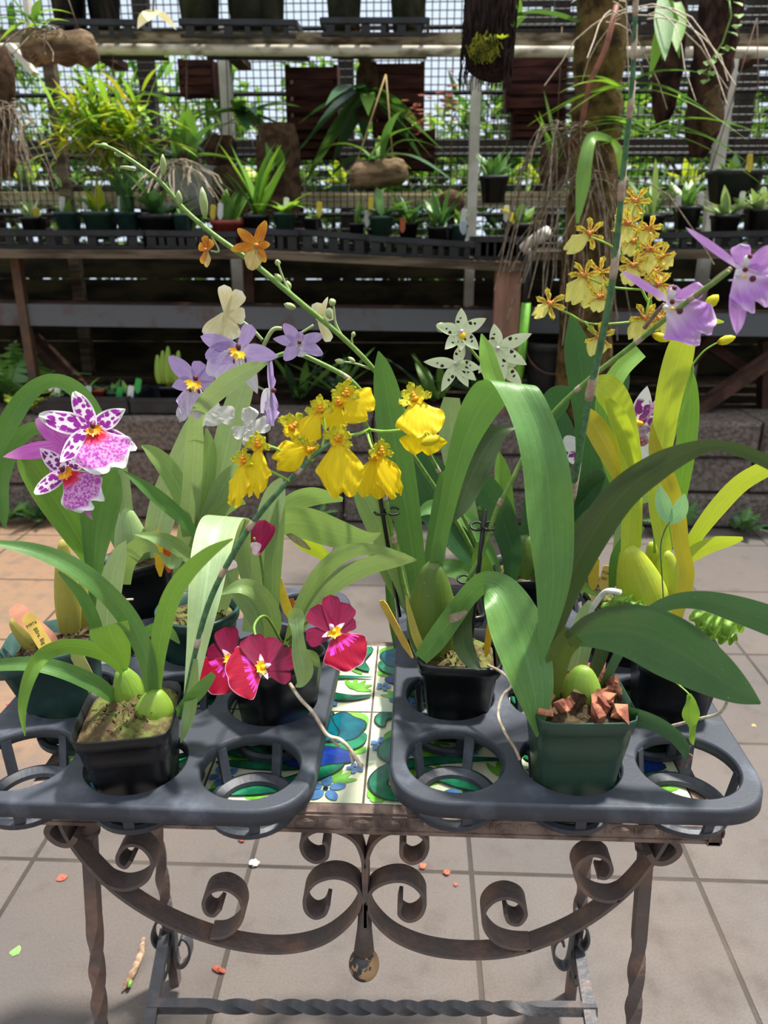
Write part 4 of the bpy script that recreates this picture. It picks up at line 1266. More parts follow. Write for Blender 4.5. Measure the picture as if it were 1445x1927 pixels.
# D: mossy dark green pot in the middle
h = hole(RL, 1, 2)
D = potted((h.x, h.y, ZP), 'grey-leaved orchid in the mossy round dark green pot mid left tray')
pot(D, Vector((h.x, h.y, ZP)), 0.092, 0.090, 0.070, POT_TEAL, 0, (0, 0), False, seed=7)
leaf(D, [(470, 1190, .80, 30, 8), (484, 1110, .79, 46, 8), (470, 1030, .765, 50, 8), (448, 982, .735, 62, 6), (418, 976, .69, 74, 4), (398, 1035, .65, 74, 4), (385, 1120, .62, 62, 4), (371, 1215, .60, 40, 4), (355, 1320, .58, 20, 4), (342, 1396, .572, 3, 4)], L_GREY, .25, .3, n=9)
leaf(D, [(400, 1190, .79, 22), (420, 1120, .78, 34), (436, 1060, .775, 34), (440, 1000, .77, 20)], L_GREY)
leaf(D, [(405, 1195, .79, 14), (380, 1175, .78, 22), (345, 1172, .77, 18), (318, 1188, .765, 3)], L_SAGE)

# E: crimson pansy orchid
h = hole(RL, 2, 1)
E = potted((h.x, h.y, ZP), 'pansy orchid with big crimson flowers in a black square pot')
pot(E, Vector((h.x + .004, h.y, ZP)), 0.100, 0.079, 0.056, POT_BLK, 45, (0, 0), seed=8)
def El(p, m=L_SAGE, **k): leaf(E, p, m, **k)
El([(500, 1205, .70, 22), (478, 1150, .70, 40), (448, 1110, .695, 34), (425, 1075, .69, 6)], L_GREY)
El([(508, 1215, .69, 22), (512, 1165, .68, 36), (490, 1120, .67, 34), (455, 1103, .66, 28), (415, 1118, .655, 4)])
El([(505, 1200, .71, 20), (492, 1100, .71, 36), (500, 1000, .705, 46), (518, 930, .70, 40), (530, 898, .70, 4)], L_GREY, roll=-.4)
El([(512, 1200, .71, 18), (478, 1110, .715, 34), (462, 1040, .715, 36), (470, 980, .71, 20)], L_GREY)
El([(515, 1200, .70, 16), (512, 1110, .70, 30), (516, 1030, .70, 34), (526, 960, .70, 22), (530, 930, .70, 3)])
El([(540, 1215, .70, 14), (562, 1150, .69, 24), (598, 1085, .68, 30), (645, 1043, .67, 30), (700, 1033, .66, 20), (765, 1044, .65, 3)], L_SAGE, roll=.6)
El([(548, 1215, .70, 14), (590, 1140, .69, 24), (640, 1090, .68, 36), (696, 1064, .67, 34), (750, 1053, .66, 26), (784, 1054, .655, 3)], L_SAGE, roll=.6)
El([(500, 1010, .76, 16), (530, 985, .755, 46), (575, 985, .75, 60), (640, 1006, .735, 52), (690, 1012, .725, 24), (716, 1003, .72, 3)], L_SAGE, roll=.7)
El([(510, 975, .80, 14), (550, 946, .80, 34), (592, 934, .80, 34), (645, 940, .79, 8)], L_SAGE, roll=.7)
El([(540, 1000, .77, 10), (572, 1020, .77, 30), (606, 1042, .765, 22), (636, 1064, .76, 3)], L_YEL, roll=.6)
El([(535, 1000, .765, 4), (552, 1012, .762, 12), (570, 1024, .76, 12), (584, 1034, .757, 3)], SHEATH, label='dry brown leaf tip')
El([(548, 1175, .62, 8), (556, 1160, .61, 34), (560, 1190, .60, 22), (564, 1230, .595, 30), (572, 1262, .59, 36), (566, 1285, .588, 18), (556, 1292, .587, 3)], L_SAGE, roll=.3)
El([(570, 1225, .60, 10), (588, 1238, .597, 24), (602, 1256, .595, 4)], L_SAGE)
mb = MB()
for pts in ([(545, 1286, .60), (565, 1315, .585), (590, 1342, .57), (615, 1382, .56), (640, 1392, .555), (660, 1412, .552), (680, 1444, .55)], [(622, 1386, .558), (632, 1400, .556), (640, 1404, .555)], [(658, 1410, .552), (662, 1430, .551), (664, 1438, .551)]):
    w = [tuple(P(*p)) for p in pts]
    mb.tube(crom(w, 5), 0.0017 if len(pts) > 3 else .0012, 6)
mb.build('root', ROOT, E, label='long pale root hanging over the tray edge')
spE = stem(E, [(530, 1210, .69, 5), (500, 1160, .66, 5), (478, 1180, .63, 5), (492, 1225, .606, 5)], STEM_M)
spE2 = stem(E, [(540, 1205, .69, 5), (585, 1165, .65, 5), (612, 1160, .62, 5), (626, 1180, .60, 5)], STEM_M)
spE3 = stem(E, [(520, 1205, .70, 5), (500, 1120, .70, 5), (490, 1050, .69, 5), (478, 1012, .68, 4)], STEM_M)
TC = [C_PET, C_LIP, C_WHT, C_YEL]
def mask(dx, dy):
    return [(-dx * 9, -dy * 9, 8, (4.5, 4.5, 6), 2), (0, 0, 5, (5, 5, 4), 3)]
def mp(a):      # yellow crest and white side teeth above the lip that points to a
    return crest(9, 17, 7, 3, a, 1, 30, 230) + [pd(a + 95, 26, 9, 'point', m=2, tilt=14), pd(a - 95, 26, 9, 'point', m=2, tilt=14), pd(a + 180, 18, 9, 'oval', m=2, tilt=30)]
flower(spE, (436, 1240, .612), TC, [pd(-8, 62, 58, 'obov', cup=.15), pd(-62, 50, 40, 'obov'), pd(60, 50, 40, 'obov'), pd(226, 74, 92, 'skirt', m=1, ruf=.03, nu=16, nv=14, notch=.05), pd(150, 40, 40, 'obov')] + mp(226), az=-10, el=4, blobs=mask(-.7, -.7))
flower(spE, (494, 1256, .596), TC, [pd(-18, 66, 62, 'obov', cup=.18), pd(30, 62, 50, 'obov', cup=.1), pd(76, 68, 56, 'obov', bend=.05), pd(118, 58, 36, 'obov', bend=-.05),
    pd(258, 70, 104, 'skirt', m=1, ruf=.03, nu=18, nv=14, notch=.06)] + mp(258), az=6, el=10, blobs=mask(-1, -.1))
flower(spE2, (628, 1188, .59), TC, [pd(-45, 62, 52, 'obov', cup=.1), pd(-4, 70, 44, 'obov', cup=.2), pd(32, 60, 50, 'obov', cup=.1), pd(66, 46, 36, 'obov'), pd(256, 54, 46, 'obov'),
    pd(150, 82, 92, 'skirt', m=1, ruf=.03, nu=18, nv=14, notch=.05)] + mp(150), az=4, el=6, blobs=mask(.45, -.9))
flower(spE3, (480, 1044, .675), TC, [pd(20, 68, 58, 'obov', cup=-.25), pd(12, 26, 26, 'obov', m=2, tilt=20)], az=-10, el=0)
flower(spE3, (424, 1072, .68), TC, [pd(14, 42, 38, 'obov', cup=-.2), pd(60, 26, 22, 'obov', m=2, tilt=10)], az=-10, el=0)
plant_tag((548, 1168, .705), (520, 1085, .71), 17, tagmat((234, 196, 60)), 'yellow tag standing upright behind the crimson flowers', tilt=.1)
plant_tag((556, 1150, .72), (544, 1128, .72), 16, tagmat((226, 120, 70)), 'small orange tag tip beside the upright yellow tag')
plant_tag((205, 1352, .615), (140, 1225, .60), 22, tagmat((206, 206, 130)), 'pale cream tag leaning out of the mossy black pot')
plant_tag((112, 1222, .665), (24, 1142, .67), 30, tagmat((228, 158, 128)), 'salmon pink tag behind the lettered yellow tag', tilt=0)
plant_tag((100, 1240, .640), (50, 1156, .645), 25, tagmat((224, 190, 96)), 'lettered yellow tag in the tilted dark green pot', tilt=0,
          text=[('M974', ('h', .76), .33, -.44), ('Bllra. Big', ('v', .70), .40, -.12)])
# ------------------------------------------------------------------ plants of the right tray
CLIP = surf('black_clip', (30, 32, 36), 0.4)
STAKE = surf('black_stake', (20, 20, 24), 0.35)
def stake(root, a, b, clips=()):
    A, B = P(*a), P(*b)
    mb = MB(); mb.tube([A, B], 0.0022, 8); o = mb.build('stake', STAKE, root)
    for c in clips:
        p = P(*c)
        k = mpp(p)
        m2 = MB()
        for dx in (-11, 13):
            pts = []
            for i in range(10):
                an = 2 * PI * (0.08 + i / 10.6)
                pts.append(p + CAM_R * (k * (dx + 12 * math.cos(an))) + Vector((0, .004 * math.sin(an), k * 5 * math.sin(an) + .0)))
            m2.tube(pts, 0.0013, 6)
        m2.tube([p - CAM_R * k * 4, p + CAM_R * k * 5], 0.0026, 6)
        m2.build('clip', CLIP, o)
    return o
# F: big arching leaf
h = hole(RR, 0, 1)
F = potted((h.x + .008, h.y, ZP), 'orchid with one huge arching green leaf and a fat olive bulb in a black pot')
pot(F, Vector((h.x + .008, h.y, ZP)), 0.098, 0.079, 0.056, POT_BLK, -3, (0, 0), seed=11, soil=SOIL)
bulb(F, (808, 1246, .69), (815, 1058, .69), 92, B_OLIVE, .6, 4, .42)
bulb(F, (838, 1238, .70), (850, 1160, .70), 34, B_GREEN, .6)
leaf(F, [(818, 1080, .69, 26, 12), (828, 1020, .69, 27, 12), (841, 960, .685, 30, 14), (856, 890, .675, 40, 18), (874, 830, .665, 52, 22), (896, 780, .65, 66, 26), (922, 742, .632, 74, 22), (944, 724, .615, 78, 12), (970, 726, .60, 84, 4), (1003, 790, .585, 82, 0), (1026, 870, .575, 88, 0), (1036, 975, .567, 88, 0), (1041, 1085, .56, 68, 0), (1030, 1185, .555, 34, 0), (1017, 1252, .553, 3, 0)], L_MID, .12, .32, n=8)
leaf(F, [(972, 803, .74, 6, 30), (938, 812, .73, 34, 35), (908, 852, .72, 56, 30), (884, 905, .71, 54, 22), (864, 955, .70, 34, 15), (846, 988, .695, 3, 10)], L_UNDER, .2)
leaf(F, [(792, 1240, .66, 28), (820, 1205, .655, 40), (852, 1160, .645, 40), (882, 1120, .632, 38), (910, 1098, .615, 44), (942, 1118, .60, 76), (972, 1180, .583, 102), (994, 1250, .568, 92), (1008, 1320, .557, 62), (1010, 1387, .552, 3)], L_MID, -.35, .3, n=8)
leaf(F, [(955, 1170, .60, 20), (985, 1230, .59, 60), (1002, 1290, .585, 50), (1000, 1330, .58, 26), (984, 1306, .575, 4)], L_SAGE, .4)
leaf(F, [(888, 1130, .66, 12), (872, 1170, .655, 32), (872, 1212, .65, 38), (886, 1242, .645, 30), (904, 1260, .64, 5)], L_UNDER, -.4)
leaf(F, [(938, 735, .76, 34), (925, 700, .765, 36), (915, 660, .77, 28), (906, 628, .775, 3)], L_FRESH, .3)
leaf(F, [(800, 1236, .665, 14), (782, 1195, .665, 16), (770, 1150, .667, 10), (764, 1120, .668, 3)], B_TAN, .3, name='sheath')
leaf(F, [(846, 1165, .64, 14), (862, 1160, .635, 16), (878, 1150, .63, 5)], SHEATH, .3, name='sheath', label='dry papery sheath')
stake(F, (880, 1258, .672), (913, 958, .66), [(908, 990, .662), (884, 1090, .668)])
spF = stem(F, [(862, 1135, .675, 8), (884, 1085, .668, 9), (910, 1035, .663, 9), (932, 965, .657, 9), (958, 915, .655, 9), (990, 850, .66, 9), (1040, 778, .655, 9), (1110, 712, .64, 9), (1180, 658, .62, 10), (1240, 610, .60, 10), (1300, 562, .58, 10), (1340, 534, .565, 10), (1372, 510, .555, 8)], STEM_M, [(938, 945), (1085, 735), (1196, 640), (1300, 565)])
TL = [LIL, LIL_LIP, WHITE, DKRED, C_YEL]
def lilac(c, dors, Ld, lipd, Ll, Wl, extra, az=0, el=0, cb=30):
    p = [pd(dors, Ld, 15, 'strap', bend=.05), pd(lipd, Ll, Wl, 'skirt', m=1, ruf=.12, notch=.2, tilt=14, nu=16, nv=14)] + extra
    a = math.radians(cb); s, co = math.sin(a), math.cos(a)
    bl = [(s * 14, co * 14, 12, (7, 12, 6), 2), (s * 24, co * 24, 14, (5, 5, 4), 3), (s * 2 + 6, co * 2 - 4, 12, (5, 5, 3), 3), (-4, -12, 8, (6, 4, 3), 2), (22, -18, 9, (6, 6, 2), 3), (8, -14, 9, (4, 3, 2), 4)]
    return flower(spF, c, TL, p, az, el, 0, bl)
lilac((1258, 566, .592), -60, 106, 134, 106, 96, [pd(68, 64, 40, 'obov', ruf=.05), pd(105, 62, 40, 'obov', ruf=.06), pd(20, 30, 28, 'obov')], cb=18)
lilac((1395, 505, .552), -56, 130, 148, 88, 84, [pd(-10, 44, 44, 'obov', ruf=.06), pd(62, 64, 48, 'obov', ruf=.06), pd(176, 122, 34, 'strap', ruf=.03), pd(100, 50, 40, 'obov', ruf=.06)], cb=28)
stem(spF, [(1212, 618, .605, 8), (1232, 592, .60, 9), (1250, 572, .595, 7)], STEM_B, name='pedicel')
stem(spF, [(1310, 560, .575, 8), (1345, 528, .565, 11), (1375, 505, .557, 9)], STEM_B, name='pedicel')
plant_tag((776, 1238, .665), (718, 1130, .66), 15, tagmat((226, 190, 80)), 'narrow yellow tag leaning left out of the black pot below the fat bulb', tilt=.8)
plant_tag((914, 1236, .665), (924, 1164, .665), 14, tagmat((224, 180, 50)), 'narrow yellow tag at the right edge of the black pot below the fat bulb', tilt=.8)
mb = MB(); mb.tube([tuple(P(*p)) for p in crom([(918, 1252, .655), (945, 1266, .64), (962, 1290, .625), (945, 1310, .61), (937, 1345, .595), (950, 1378, .58), (970, 1410, .572), (978, 1430, .568)], 5)], .0015, 6); mb.build('root', ROOT, F)

# G: green pot with bark, front
h = hole(RR, 1, 0)
Gp = potted((h.x, h.y, ZP), 'broad dark-leaved orchid in the square green pot of red bark chips')
pot(Gp, Vector((h.x + .000, h.y - .002, ZP)), 0.114, 0.086, 0.057, POT_GRN, 3, (0, 0), seed=12, soil=SOIL_D, chips=60, soil_drop=.007, rim=.0015)
bulb(Gp, (1090, 1342, .585), (1098, 1254, .585), 74, B_GREEN, .7, 6, .42)
leaf(Gp, [(1034, 1332, .585, 26), (1044, 1270, .578, 40), (1058, 1222, .57, 44), (1080, 1196, .56, 46)], B_OLIVE, .3, name='sheath')
leaf(Gp, [(1068, 1206, .565, 24), (1105, 1190, .556, 60), (1150, 1184, .548, 86), (1205, 1192, .54, 108), (1270, 1222, .532, 116), (1340, 1266, .526, 90), (1394, 1302, .522, 50), (1431, 1324, .519, 4)], L_DARK, .55, .28, n=8)
leaf(Gp, [(1014, 1275, .60, 26), (1030, 1200, .595, 46), (1062, 1105, .585, 62), (1110, 1012, .575, 66), (1170, 930, .565, 62), (1238, 878, .555, 52), (1300, 848, .55, 34), (1348, 838, .547, 20), (1400, 850, .542, 24), (1462, 878, .538, 26)], L_UNDER, .45, .25, n=8)
leaf(Gp, [(1130, 1300, .60, 14), (1170, 1220, .60, 20), (1215, 1160, .595, 22), (1262, 1134, .59, 28), (1320, 1130, .585, 36), (1385, 1146, .58, 50), (1462, 1172, .572, 58)], L_DARK, .55)
leaf(Gp, [(1148, 1343, .575, 26), (1190, 1348, .565, 32), (1236, 1364, .557, 30), (1272, 1388, .552, 26), (1288, 1412, .548, 20), (1289, 1428, .547, 3)], L_DARK, .5)
leaf(Gp, [(1078, 1290, .61, 30), (1092, 1215, .615, 44), (1102, 1165, .618, 40), (1110, 1130, .62, 8)], L_GREY, .3)
leaf(Gp, [(1112, 1280, .60, 20), (1128, 1240, .605, 26), (1140, 1200, .607, 26)], L_UNDER, .3)
spG = stem(Gp, [(1055, 1290, .60, 9), (1058, 1150, .615, 10), (1066, 1010, .615, 11), (1084, 890, .612, 13), (1106, 760, .605, 14), (1132, 640, .595, 14), (1152, 530, .585, 13), (1164, 420, .578, 12), (1174, 310, .572, 11), (1187, 190, .565, 10), (1194, 60, .56, 9), (1197, -40, .556, 9)], STEM_D, [(1077, 935), (1110, 735), (1155, 510), (1168, 365), (1190, 220), (1193, 110), (1196, 20)], sh=1.7)
mb = MB(); mb.tube([tuple(P(*p)) for p in crom([(1088, 1182, .63), (1112, 1148, .62), (1132, 1120, .615), (1148, 1112, .61), (1170, 1116, .607)], 6)], [.0026] * 20 + [.0026] * 4 + [.001], 8); mb.build('root', ROOT_W, Gp, label='thick white root')

# H: yellow-green plant with the brown and yellow spray
h = hole(RR, 2, 1)
H = potted((h.x + .012, h.y, ZP), 'lime-bulbed yellow-green orchid at the right with a spray of small brown-yellow flowers')
pot(H, Vector((h.x + .012, h.y, ZP)), 0.104, 0.081, 0.058, POT_BLK, -6, (0, 2), seed=13, soil=SOIL_D)
bulb(H, (1232, 1200, .70), (1182, 1028, .70), 92, B_YEL, .6, 4, .40)
bulb(H, (1262, 1180, .715), (1252, 1036, .715), 62, B_YEL, .6, 4, .42)
bulb(H, (1240, 1150, .73), (1226, 1020, .735), 46, B_YEL, .6)
bulb(H, (1232, 1240, .69), (1262, 1150, .69), 40, B_YEL, .6)
def Hl(p, m=L_YEL, **k): leaf(H, p, m, **k)
Hl([(1180, 1042, .70, 24), (1184, 980, .70, 30), (1188, 920, .70, 36), (1188, 870, .70, 40), (1178, 812, .695, 46), (1164, 764, .685, 54), (1142, 732, .67, 56), (1116, 722, .66, 30)], roll=.3)
Hl([(1196, 1030, .702, 20), (1196, 960, .705, 26), (1192, 890, .70, 30), (1180, 830, .69, 34), (1160, 780, .675, 34), (1140, 748, .665, 8)], roll=-.3)
Hl([(1182, 940, .71, 14), (1160, 880, .70, 34), (1130, 820, .69, 44), (1110, 785, .68, 34), (1104, 766, .675, 5)], L_OLD, roll=.4)
Hl([(1252, 1040, .715, 26), (1238, 960, .71, 34), (1240, 880, .705, 40), (1250, 800, .70, 46), (1262, 730, .69, 52), (1278, 670, .685, 54), (1290, 628, .68, 42)], roll=.3)
Hl([(1262, 1030, .735, 16), (1276, 940, .735, 30), (1288, 860, .73, 38), (1297, 780, .73, 38), (1299, 720, .73, 24), (1293, 680, .73, 3)], L_FRESH, roll=-.3)
Hl([(1226, 796, .695, 3), (1234, 850, .69, 28), (1254, 910, .685, 42), (1274, 970, .68, 34), (1282, 1030, .675, 30), (1292, 1080, .668, 30), (1282, 1130, .664, 28), (1264, 1180, .662, 14)], L_OLD, roll=.5)
Hl([(1272, 1070, .72, 14), (1305, 1015, .715, 26), (1350, 955, .705, 34), (1400, 905, .695, 34), (1470, 868, .685, 30)], roll=.5)
Hl([(1268, 1080, .72, 14), (1300, 1045, .715, 28), (1340, 1025, .71, 28), (1375, 1018, .705, 18), (1398, 1013, .70, 6)], roll=.5)
Hl([(1205, 660, .79, 30), (1165, 700, .78, 34), (1140, 760, .77, 40), (1150, 860, .76, 40), (1190, 980, .74, 20)], L_FRESH, roll=.3)
Hl([(1150, 1110, .72, 10), (1160, 1050, .725, 24), (1190, 1010, .73, 30), (1210, 990, .73, 8)], L_MID)
spH = stem(H, [(1232, 1040, .725, 5), (1232, 960, .725, 6), (1246, 890, .725, 6), (1275, 800, .725, 6), (1298, 720, .72, 6), (1302, 688, .715, 6), (1285, 650, .712, 6), (1240, 600, .71, 5), (1208, 545, .71, 5), (1195, 490, .71, 5), (1204, 440, .71, 4), (1212, 385, .71, 3)], STEM_L)
TS_ = [S_LIP, S_SEP, S_COL]
SPRAY = [(1196, 378, -150, 56, 46, 1), (1110, 440, -128, 58, 34, 1), (1222, 430, 190, 30, 34, 0), (1192, 455, 200, 30, 34, 0), (1100, 518, 205, 60, 44, 1), (1128, 512, 190, 74, 56, 1), (1034, 572, -128, 44, 26, 1), (1222, 470, 180, 46, 38, 1),
         (1246, 482, 140, 28, 30, 0), (1192, 500, 190, 40, 38, 1), (1232, 512, 170, 30, 30, 0), (1240, 535, 160, 32, 30, 1), (1214, 598, 205, 50, 40, 1), (1128, 634, 190, 40, 40, 1), (1180, 420, 180, 36, 34, 1), (1242, 600, 120, 40, 40, 0), (1130, 560, 185, 30, 34, 0)]
for i, (x, y, ld, L, Wd, big) in enumerate(SPRAY):
    rnd = random.Random(i)
    sp = [pd(ld, L, Wd, 'skirt', ruf=.05, notch=.15, tilt=12, nu=10, nv=9)]
    for k, a in enumerate((180, 118, -118, 62, -62)):
        sp.append(pd(ld + a + rnd.uniform(-10, 10), 30 if big else 25, 14, 'obov', m=1, ruf=.14, bend=rnd.uniform(-.1, .25), nu=5, nv=7, frq=9))
    sp += [pd(ld + 50, 14, 12, 'obov', m=1), pd(ld - 50, 14, 12, 'obov', m=1)]
    Y = .70 + rnd.uniform(-.02, .02)
    flower(spH, (x, y, Y), TS_, sp, rnd.uniform(-25, 25), rnd.uniform(-15, 15), 0, [(0, 0, 5, (5, 5, 4), 2), (4, 3, 5, (3, 3, 3), 2), (-4, 3, 5, (3, 3, 3), 2)])
for pts in ([(1208, 545, .71, 4), (1150, 540, .708, 4), (1104, 522, .702, 3)], [(1200, 520, .71, 4), (1160, 470, .708, 4), (1112, 446, .702, 3)], [(1240, 600, .71, 4), (1120, 610, .706, 4), (1070, 590, .702, 4), (1036, 574, .70, 3)],
            [(1196, 490, .71, 4), (1225, 505, .705, 3), (1242, 530, .702, 3)], [(1204, 440, .71, 4), (1190, 410, .708, 3), (1196, 384, .703, 3)], [(1226, 580, .71, 4), (1222, 560, .706, 4), (1214, 600, .70, 3)], [(1300, 690, .716, 4), (1325, 660, .712, 3), (1355, 642, .71, 3)], [(1296, 660, .712, 4), (1318, 600, .71, 3), (1335, 575, .708, 3)], [(1100, 605, .704, 4), (1120, 630, .702, 3), (1130, 640, .70, 3)]):
    stem(spH, pts, STEM_L, name='branch')
bud(spH, (1328, 578, .708), (1352, 555, .706), 22, Y_SEP); bud(spH, (1350, 645, .71), (1384, 634, .708), 18, Y_SEP); bud(spH, (1228, 630, .705), (1262, 640, .703), 18, Y_SEP)
leaf(spH, [(1296, 606, .70, 8), (1320, 600, .70, 20), (1345, 604, .70, 12), (1362, 606, .70, 3)], L_YEL, name='bract')
# vine growing in the same pot
VINE = leaf_mat('vine_leaf', (150, 200, 160), transl=0.25, rough=.5)
VINE2 = leaf_mat('curly_fern_leaf', (132, 176, 78), transl=0.25, rough=.5)
vs_ = stem(H, [(1252, 1190, .66, 2.5), (1246, 1090, .655, 2.5), (1243, 1030, .652, 2.5), (1250, 1000, .65, 2.5), (1260, 982, .65, 2.5)], STEM_D, name='vine')
leaf(vs_, [(1262, 986, .65, 10), (1252, 962, .648, 30), (1245, 936, .646, 26), (1240, 912, .645, 3)], VINE, .2, name='vine_leaf')
leaf(vs_, [(1262, 982, .65, 14), (1276, 966, .648, 30), (1284, 946, .646, 24), (1288, 929, .645, 3)], VINE, -.3, name='vine_leaf')
def curly(pts, w, par=None, D=.6):
    c = crom([(x, y, d) for x, y, d in pts], 10)
    k = len(c)
    vs, uv, fs = [], [], []
    for i in range(k):
        a, b = c[max(i - 1, 0)], c[min(i + 1, k - 1)]
        dx, dy = b[0] - a[0], b[1] - a[1]
        l = math.hypot(dx, dy) or 1
        t = i / (k - 1)
        ww = w * math.sin(PI * (0.06 + .9 * t)) ** .6 * (1 + .30 * math.sin(i * .95))
        for q in range(7):
            s = q / 3 - 1
            vs.append(P(c[i][0] - dy / l * s * ww / 2, c[i][1] + dx / l * s * ww / 2, c[i][2] + .009 * abs(s) * math.sin(i * .95 + 2 * s) - .006 * (1 - abs(s))))
            uv.append((q / 6, t))
    for i in range(k - 1):
        for q in range(6):
            a = i * 7 + q
            fs.append((a, a + 1, a + 8, a + 7))
    mb = MB(); mb.add(vs, fs, 0, uv)
    return mb.build('curly_leaf', VINE2, par)
curly([(1302, 1152, .66), (1330, 1172, .65), (1360, 1180, .64), (1400, 1176, .635)], 46, H)
curly([(1318, 1170, .655), (1345, 1192, .645), (1372, 1200, .64), (1388, 1200, .638)], 26, H)
curly([(1132, 1145, .70), (1170, 1130, .69), (1200, 1140, .685), (1222, 1146, .68)], 24, H)
vs2 = stem(H, [(1228, 1262, .62, 3), (1262, 1278, .61, 3), (1290, 1300, .60, 3), (1300, 1312, .595, 3)], STEM_L, name='vine')
leaf(vs2, [(1296, 1306, .596, 8), (1300, 1322, .594, 20), (1300, 1345, .592, 34), (1303, 1368, .59, 14), (1302, 1390, .588, 12), (1304, 1402, .587, 3)], L_BRIGHT, .4, name='vine_leaf')
mb = MB(); mb.tube([tuple(P(*p)) for p in crom([(1370, 1304, .57), (1366, 1326, .575), (1350, 1344, .58), (1318, 1352, .59), (1280, 1362, .60), (1264, 1366, .605)], 5)], .0014, 6); mb.build('root', ROOT, H)
mb = MB(); mb.tube([tuple(P(*p)) for p in crom([(1299, 1404, .587), (1294, 1416, .587), (1302, 1424, .587), (1294, 1434, .587), (1290, 1444, .587)], 5)], .0011, 6); mb.build('dry_tendril', STEM_B, H)

# K: tall strap leaves and the yellow dancing flowers
h = hole(RR, 0, 2)
K = potted((h.x - .01, h.y, ZP), 'orchid with tall upright strap leaves and yellow flowers left of the big arching leaf')
pot(K, Vector((h.x - .003, h.y, ZP)), 0.098, 0.080, 0.056, POT_BLK, 4, (0, 0), seed=14)
leaf(K, [(792, 1165, .80, 22), (782, 1090, .80, 40), (770, 1000, .795, 50), (754, 900, .79, 58), (739, 810, .785, 58), (728, 740, .78, 50), (719, 690, .775, 30), (712, 661, .773, 3)], L_MID, .3, n=8)
leaf(K, [(778, 1180, .79, 10), (752, 1090, .785, 28), (722, 1010, .78, 46), (694, 950, .775, 46), (672, 905, .77, 24), (664, 890, .768, 4)], L_SAGE, .35)
leaf(K, [(784, 1170, .79, 10), (746, 1110, .79, 24), (718, 1058, .785, 26), (690, 1040, .78, 4)], L_SAGE, .35)
leaf(K, [(745, 1220, .83, 8), (738, 1160, .83, 16), (732, 1110, .83, 14), (728, 1080, .83, 4)], L_MID, .3)
leaf(K, [(786, 1160, .82, 10), (830, 940, .83, 30), (850, 895, .83, 30), (880, 900, .83, 4)], L_MID, .4)
stake(K, (752, 1160, .79), (692, 798, .77), [(727, 962, .78)])
spK = stem(K, [(784, 1180, .79, 9), (762, 1110, .787, 10), (744, 1030, .783, 10), (730, 962, .779, 9), (714, 890, .765, 9), (700, 840, .735, 8), (692, 806, .70, 7), (684, 786, .66, 7), (676, 760, .63, 6), (660, 742, .62, 5)], STEM_M, [(742, 1022), (724, 940)])
stem(spK, [(692, 808, .70, 6), (720, 812, .69, 6), (750, 810, .68, 6), (778, 806, .675, 5), (790, 780, .668, 4)], STEM_L, name='branch')
stem(spK, [(694, 806, .70, 6), (676, 816, .66, 6), (654, 820, .63, 5), (640, 826, .612, 4)], STEM_L, name='branch')
stem(spK, [(690, 812, .70, 6), (700, 842, .68, 5), (712, 852, .67, 4)], STEM_L, name='branch')
stem(spK, [(778, 806, .675, 5), (796, 808, .672, 4), (806, 826, .668, 4)], STEM_L, name='branch')
yl(spK, (648, 742, .615), 128, 66, 84, az=20, el=0, sepL=30, up=10)
yl(spK, (640, 760, .622), 206, 60, 60, az=-30, el=0, sepL=22, up=0)
yl(spK, (636, 826, .605), 177, 116, 92, az=-4, el=-4, sepL=32, up=25)
yl(spK, (714, 852, .665), 158, 96, 58, az=30, el=0, sepL=28, up=0)
yl(spK, (706, 862, .675), 188, 80, 84, az=0, el=-10, sepL=14, up=0)
yl(spK, (780, 752, .665), 165, 82, 96, az=4, el=22, sepL=34, up=-20)
yl(spK, (798, 804, .680), 182, 56, 92, az=4, el=-20, sepL=16, up=0)
bud(spK, (826, 822, .67), (792, 836, .66), 22, Y_SEP)

# I: dark leafy plant at the back with two long spikes
h = hole(RR, 1, 3)
I = potted((h.x, h.y, ZP), 'leafy dark orchid at the back of the right tray behind the big arching leaf')
pot(I, Vector((h.x, h.y, ZP)), 0.096, 0.080, 0.056, POT_BLK, 5, (0, 0), seed=15)
bulb(I, (985, 1135, .90), (985, 1006, .90), 74, B_OLIVE, .6, 4, .42)
def Il(p, m=L_MID, **k): leaf(I, p, m, **k)
Il([(985, 1015, .90, 18), (1000, 950, .90, 30), (1010, 880, .90, 30), (1020, 800, .90, 40), (1050, 750, .89, 50), (1075, 730, .885, 8)], L_DARK, roll=.3)
Il([(960, 1120, .88, 14), (962, 1040, .87, 40), (942, 970, .865, 54), (912, 915, .86, 46), (890, 885, .855, 8)], L_DARK, roll=-.3)
Il([(930, 1120, .91, 14), (880, 1040, .92, 44), (830, 960, .93, 80), (800, 900, .93, 90), (790, 860, .93, 60), (795, 832, .93, 5)], L_DARK, roll=.3)
Il([(920, 1100, .92, 14), (880, 960, .94, 34), (856, 860, .95, 46), (848, 790, .95, 46), (850, 748, .95, 30)], L_GREY, roll=.2)
Il([(950, 1110, .91, 14), (905, 1010, .91, 26), (860, 962, .91, 34), (810, 955, .905, 28), (785, 972, .90, 4)], L_MID, roll=.5)
Il([(950, 1130, .90, 14), (880, 1080, .895, 34), (830, 1068, .89, 30), (790, 1090, .885, 4)], L_MID, roll=.5)
Il([(960, 1140, .88, 14), (925, 1110, .87, 34), (905, 1060, .865, 36), (900, 1020, .86, 6)], L_FRESH, roll=.3)
Il([(985, 1110, .92, 14), (955, 960, .93, 28), (945, 890, .935, 30), (938, 850, .94, 4)], L_FRESH, roll=.2)
Il([(1000, 1100, .89, 14), (1050, 1000, .88, 36), (1100, 930, .87, 50), (1160, 895, .86, 44), (1215, 885, .85, 26), (1240, 884, .85, 4)], L_DARK, roll=.55)
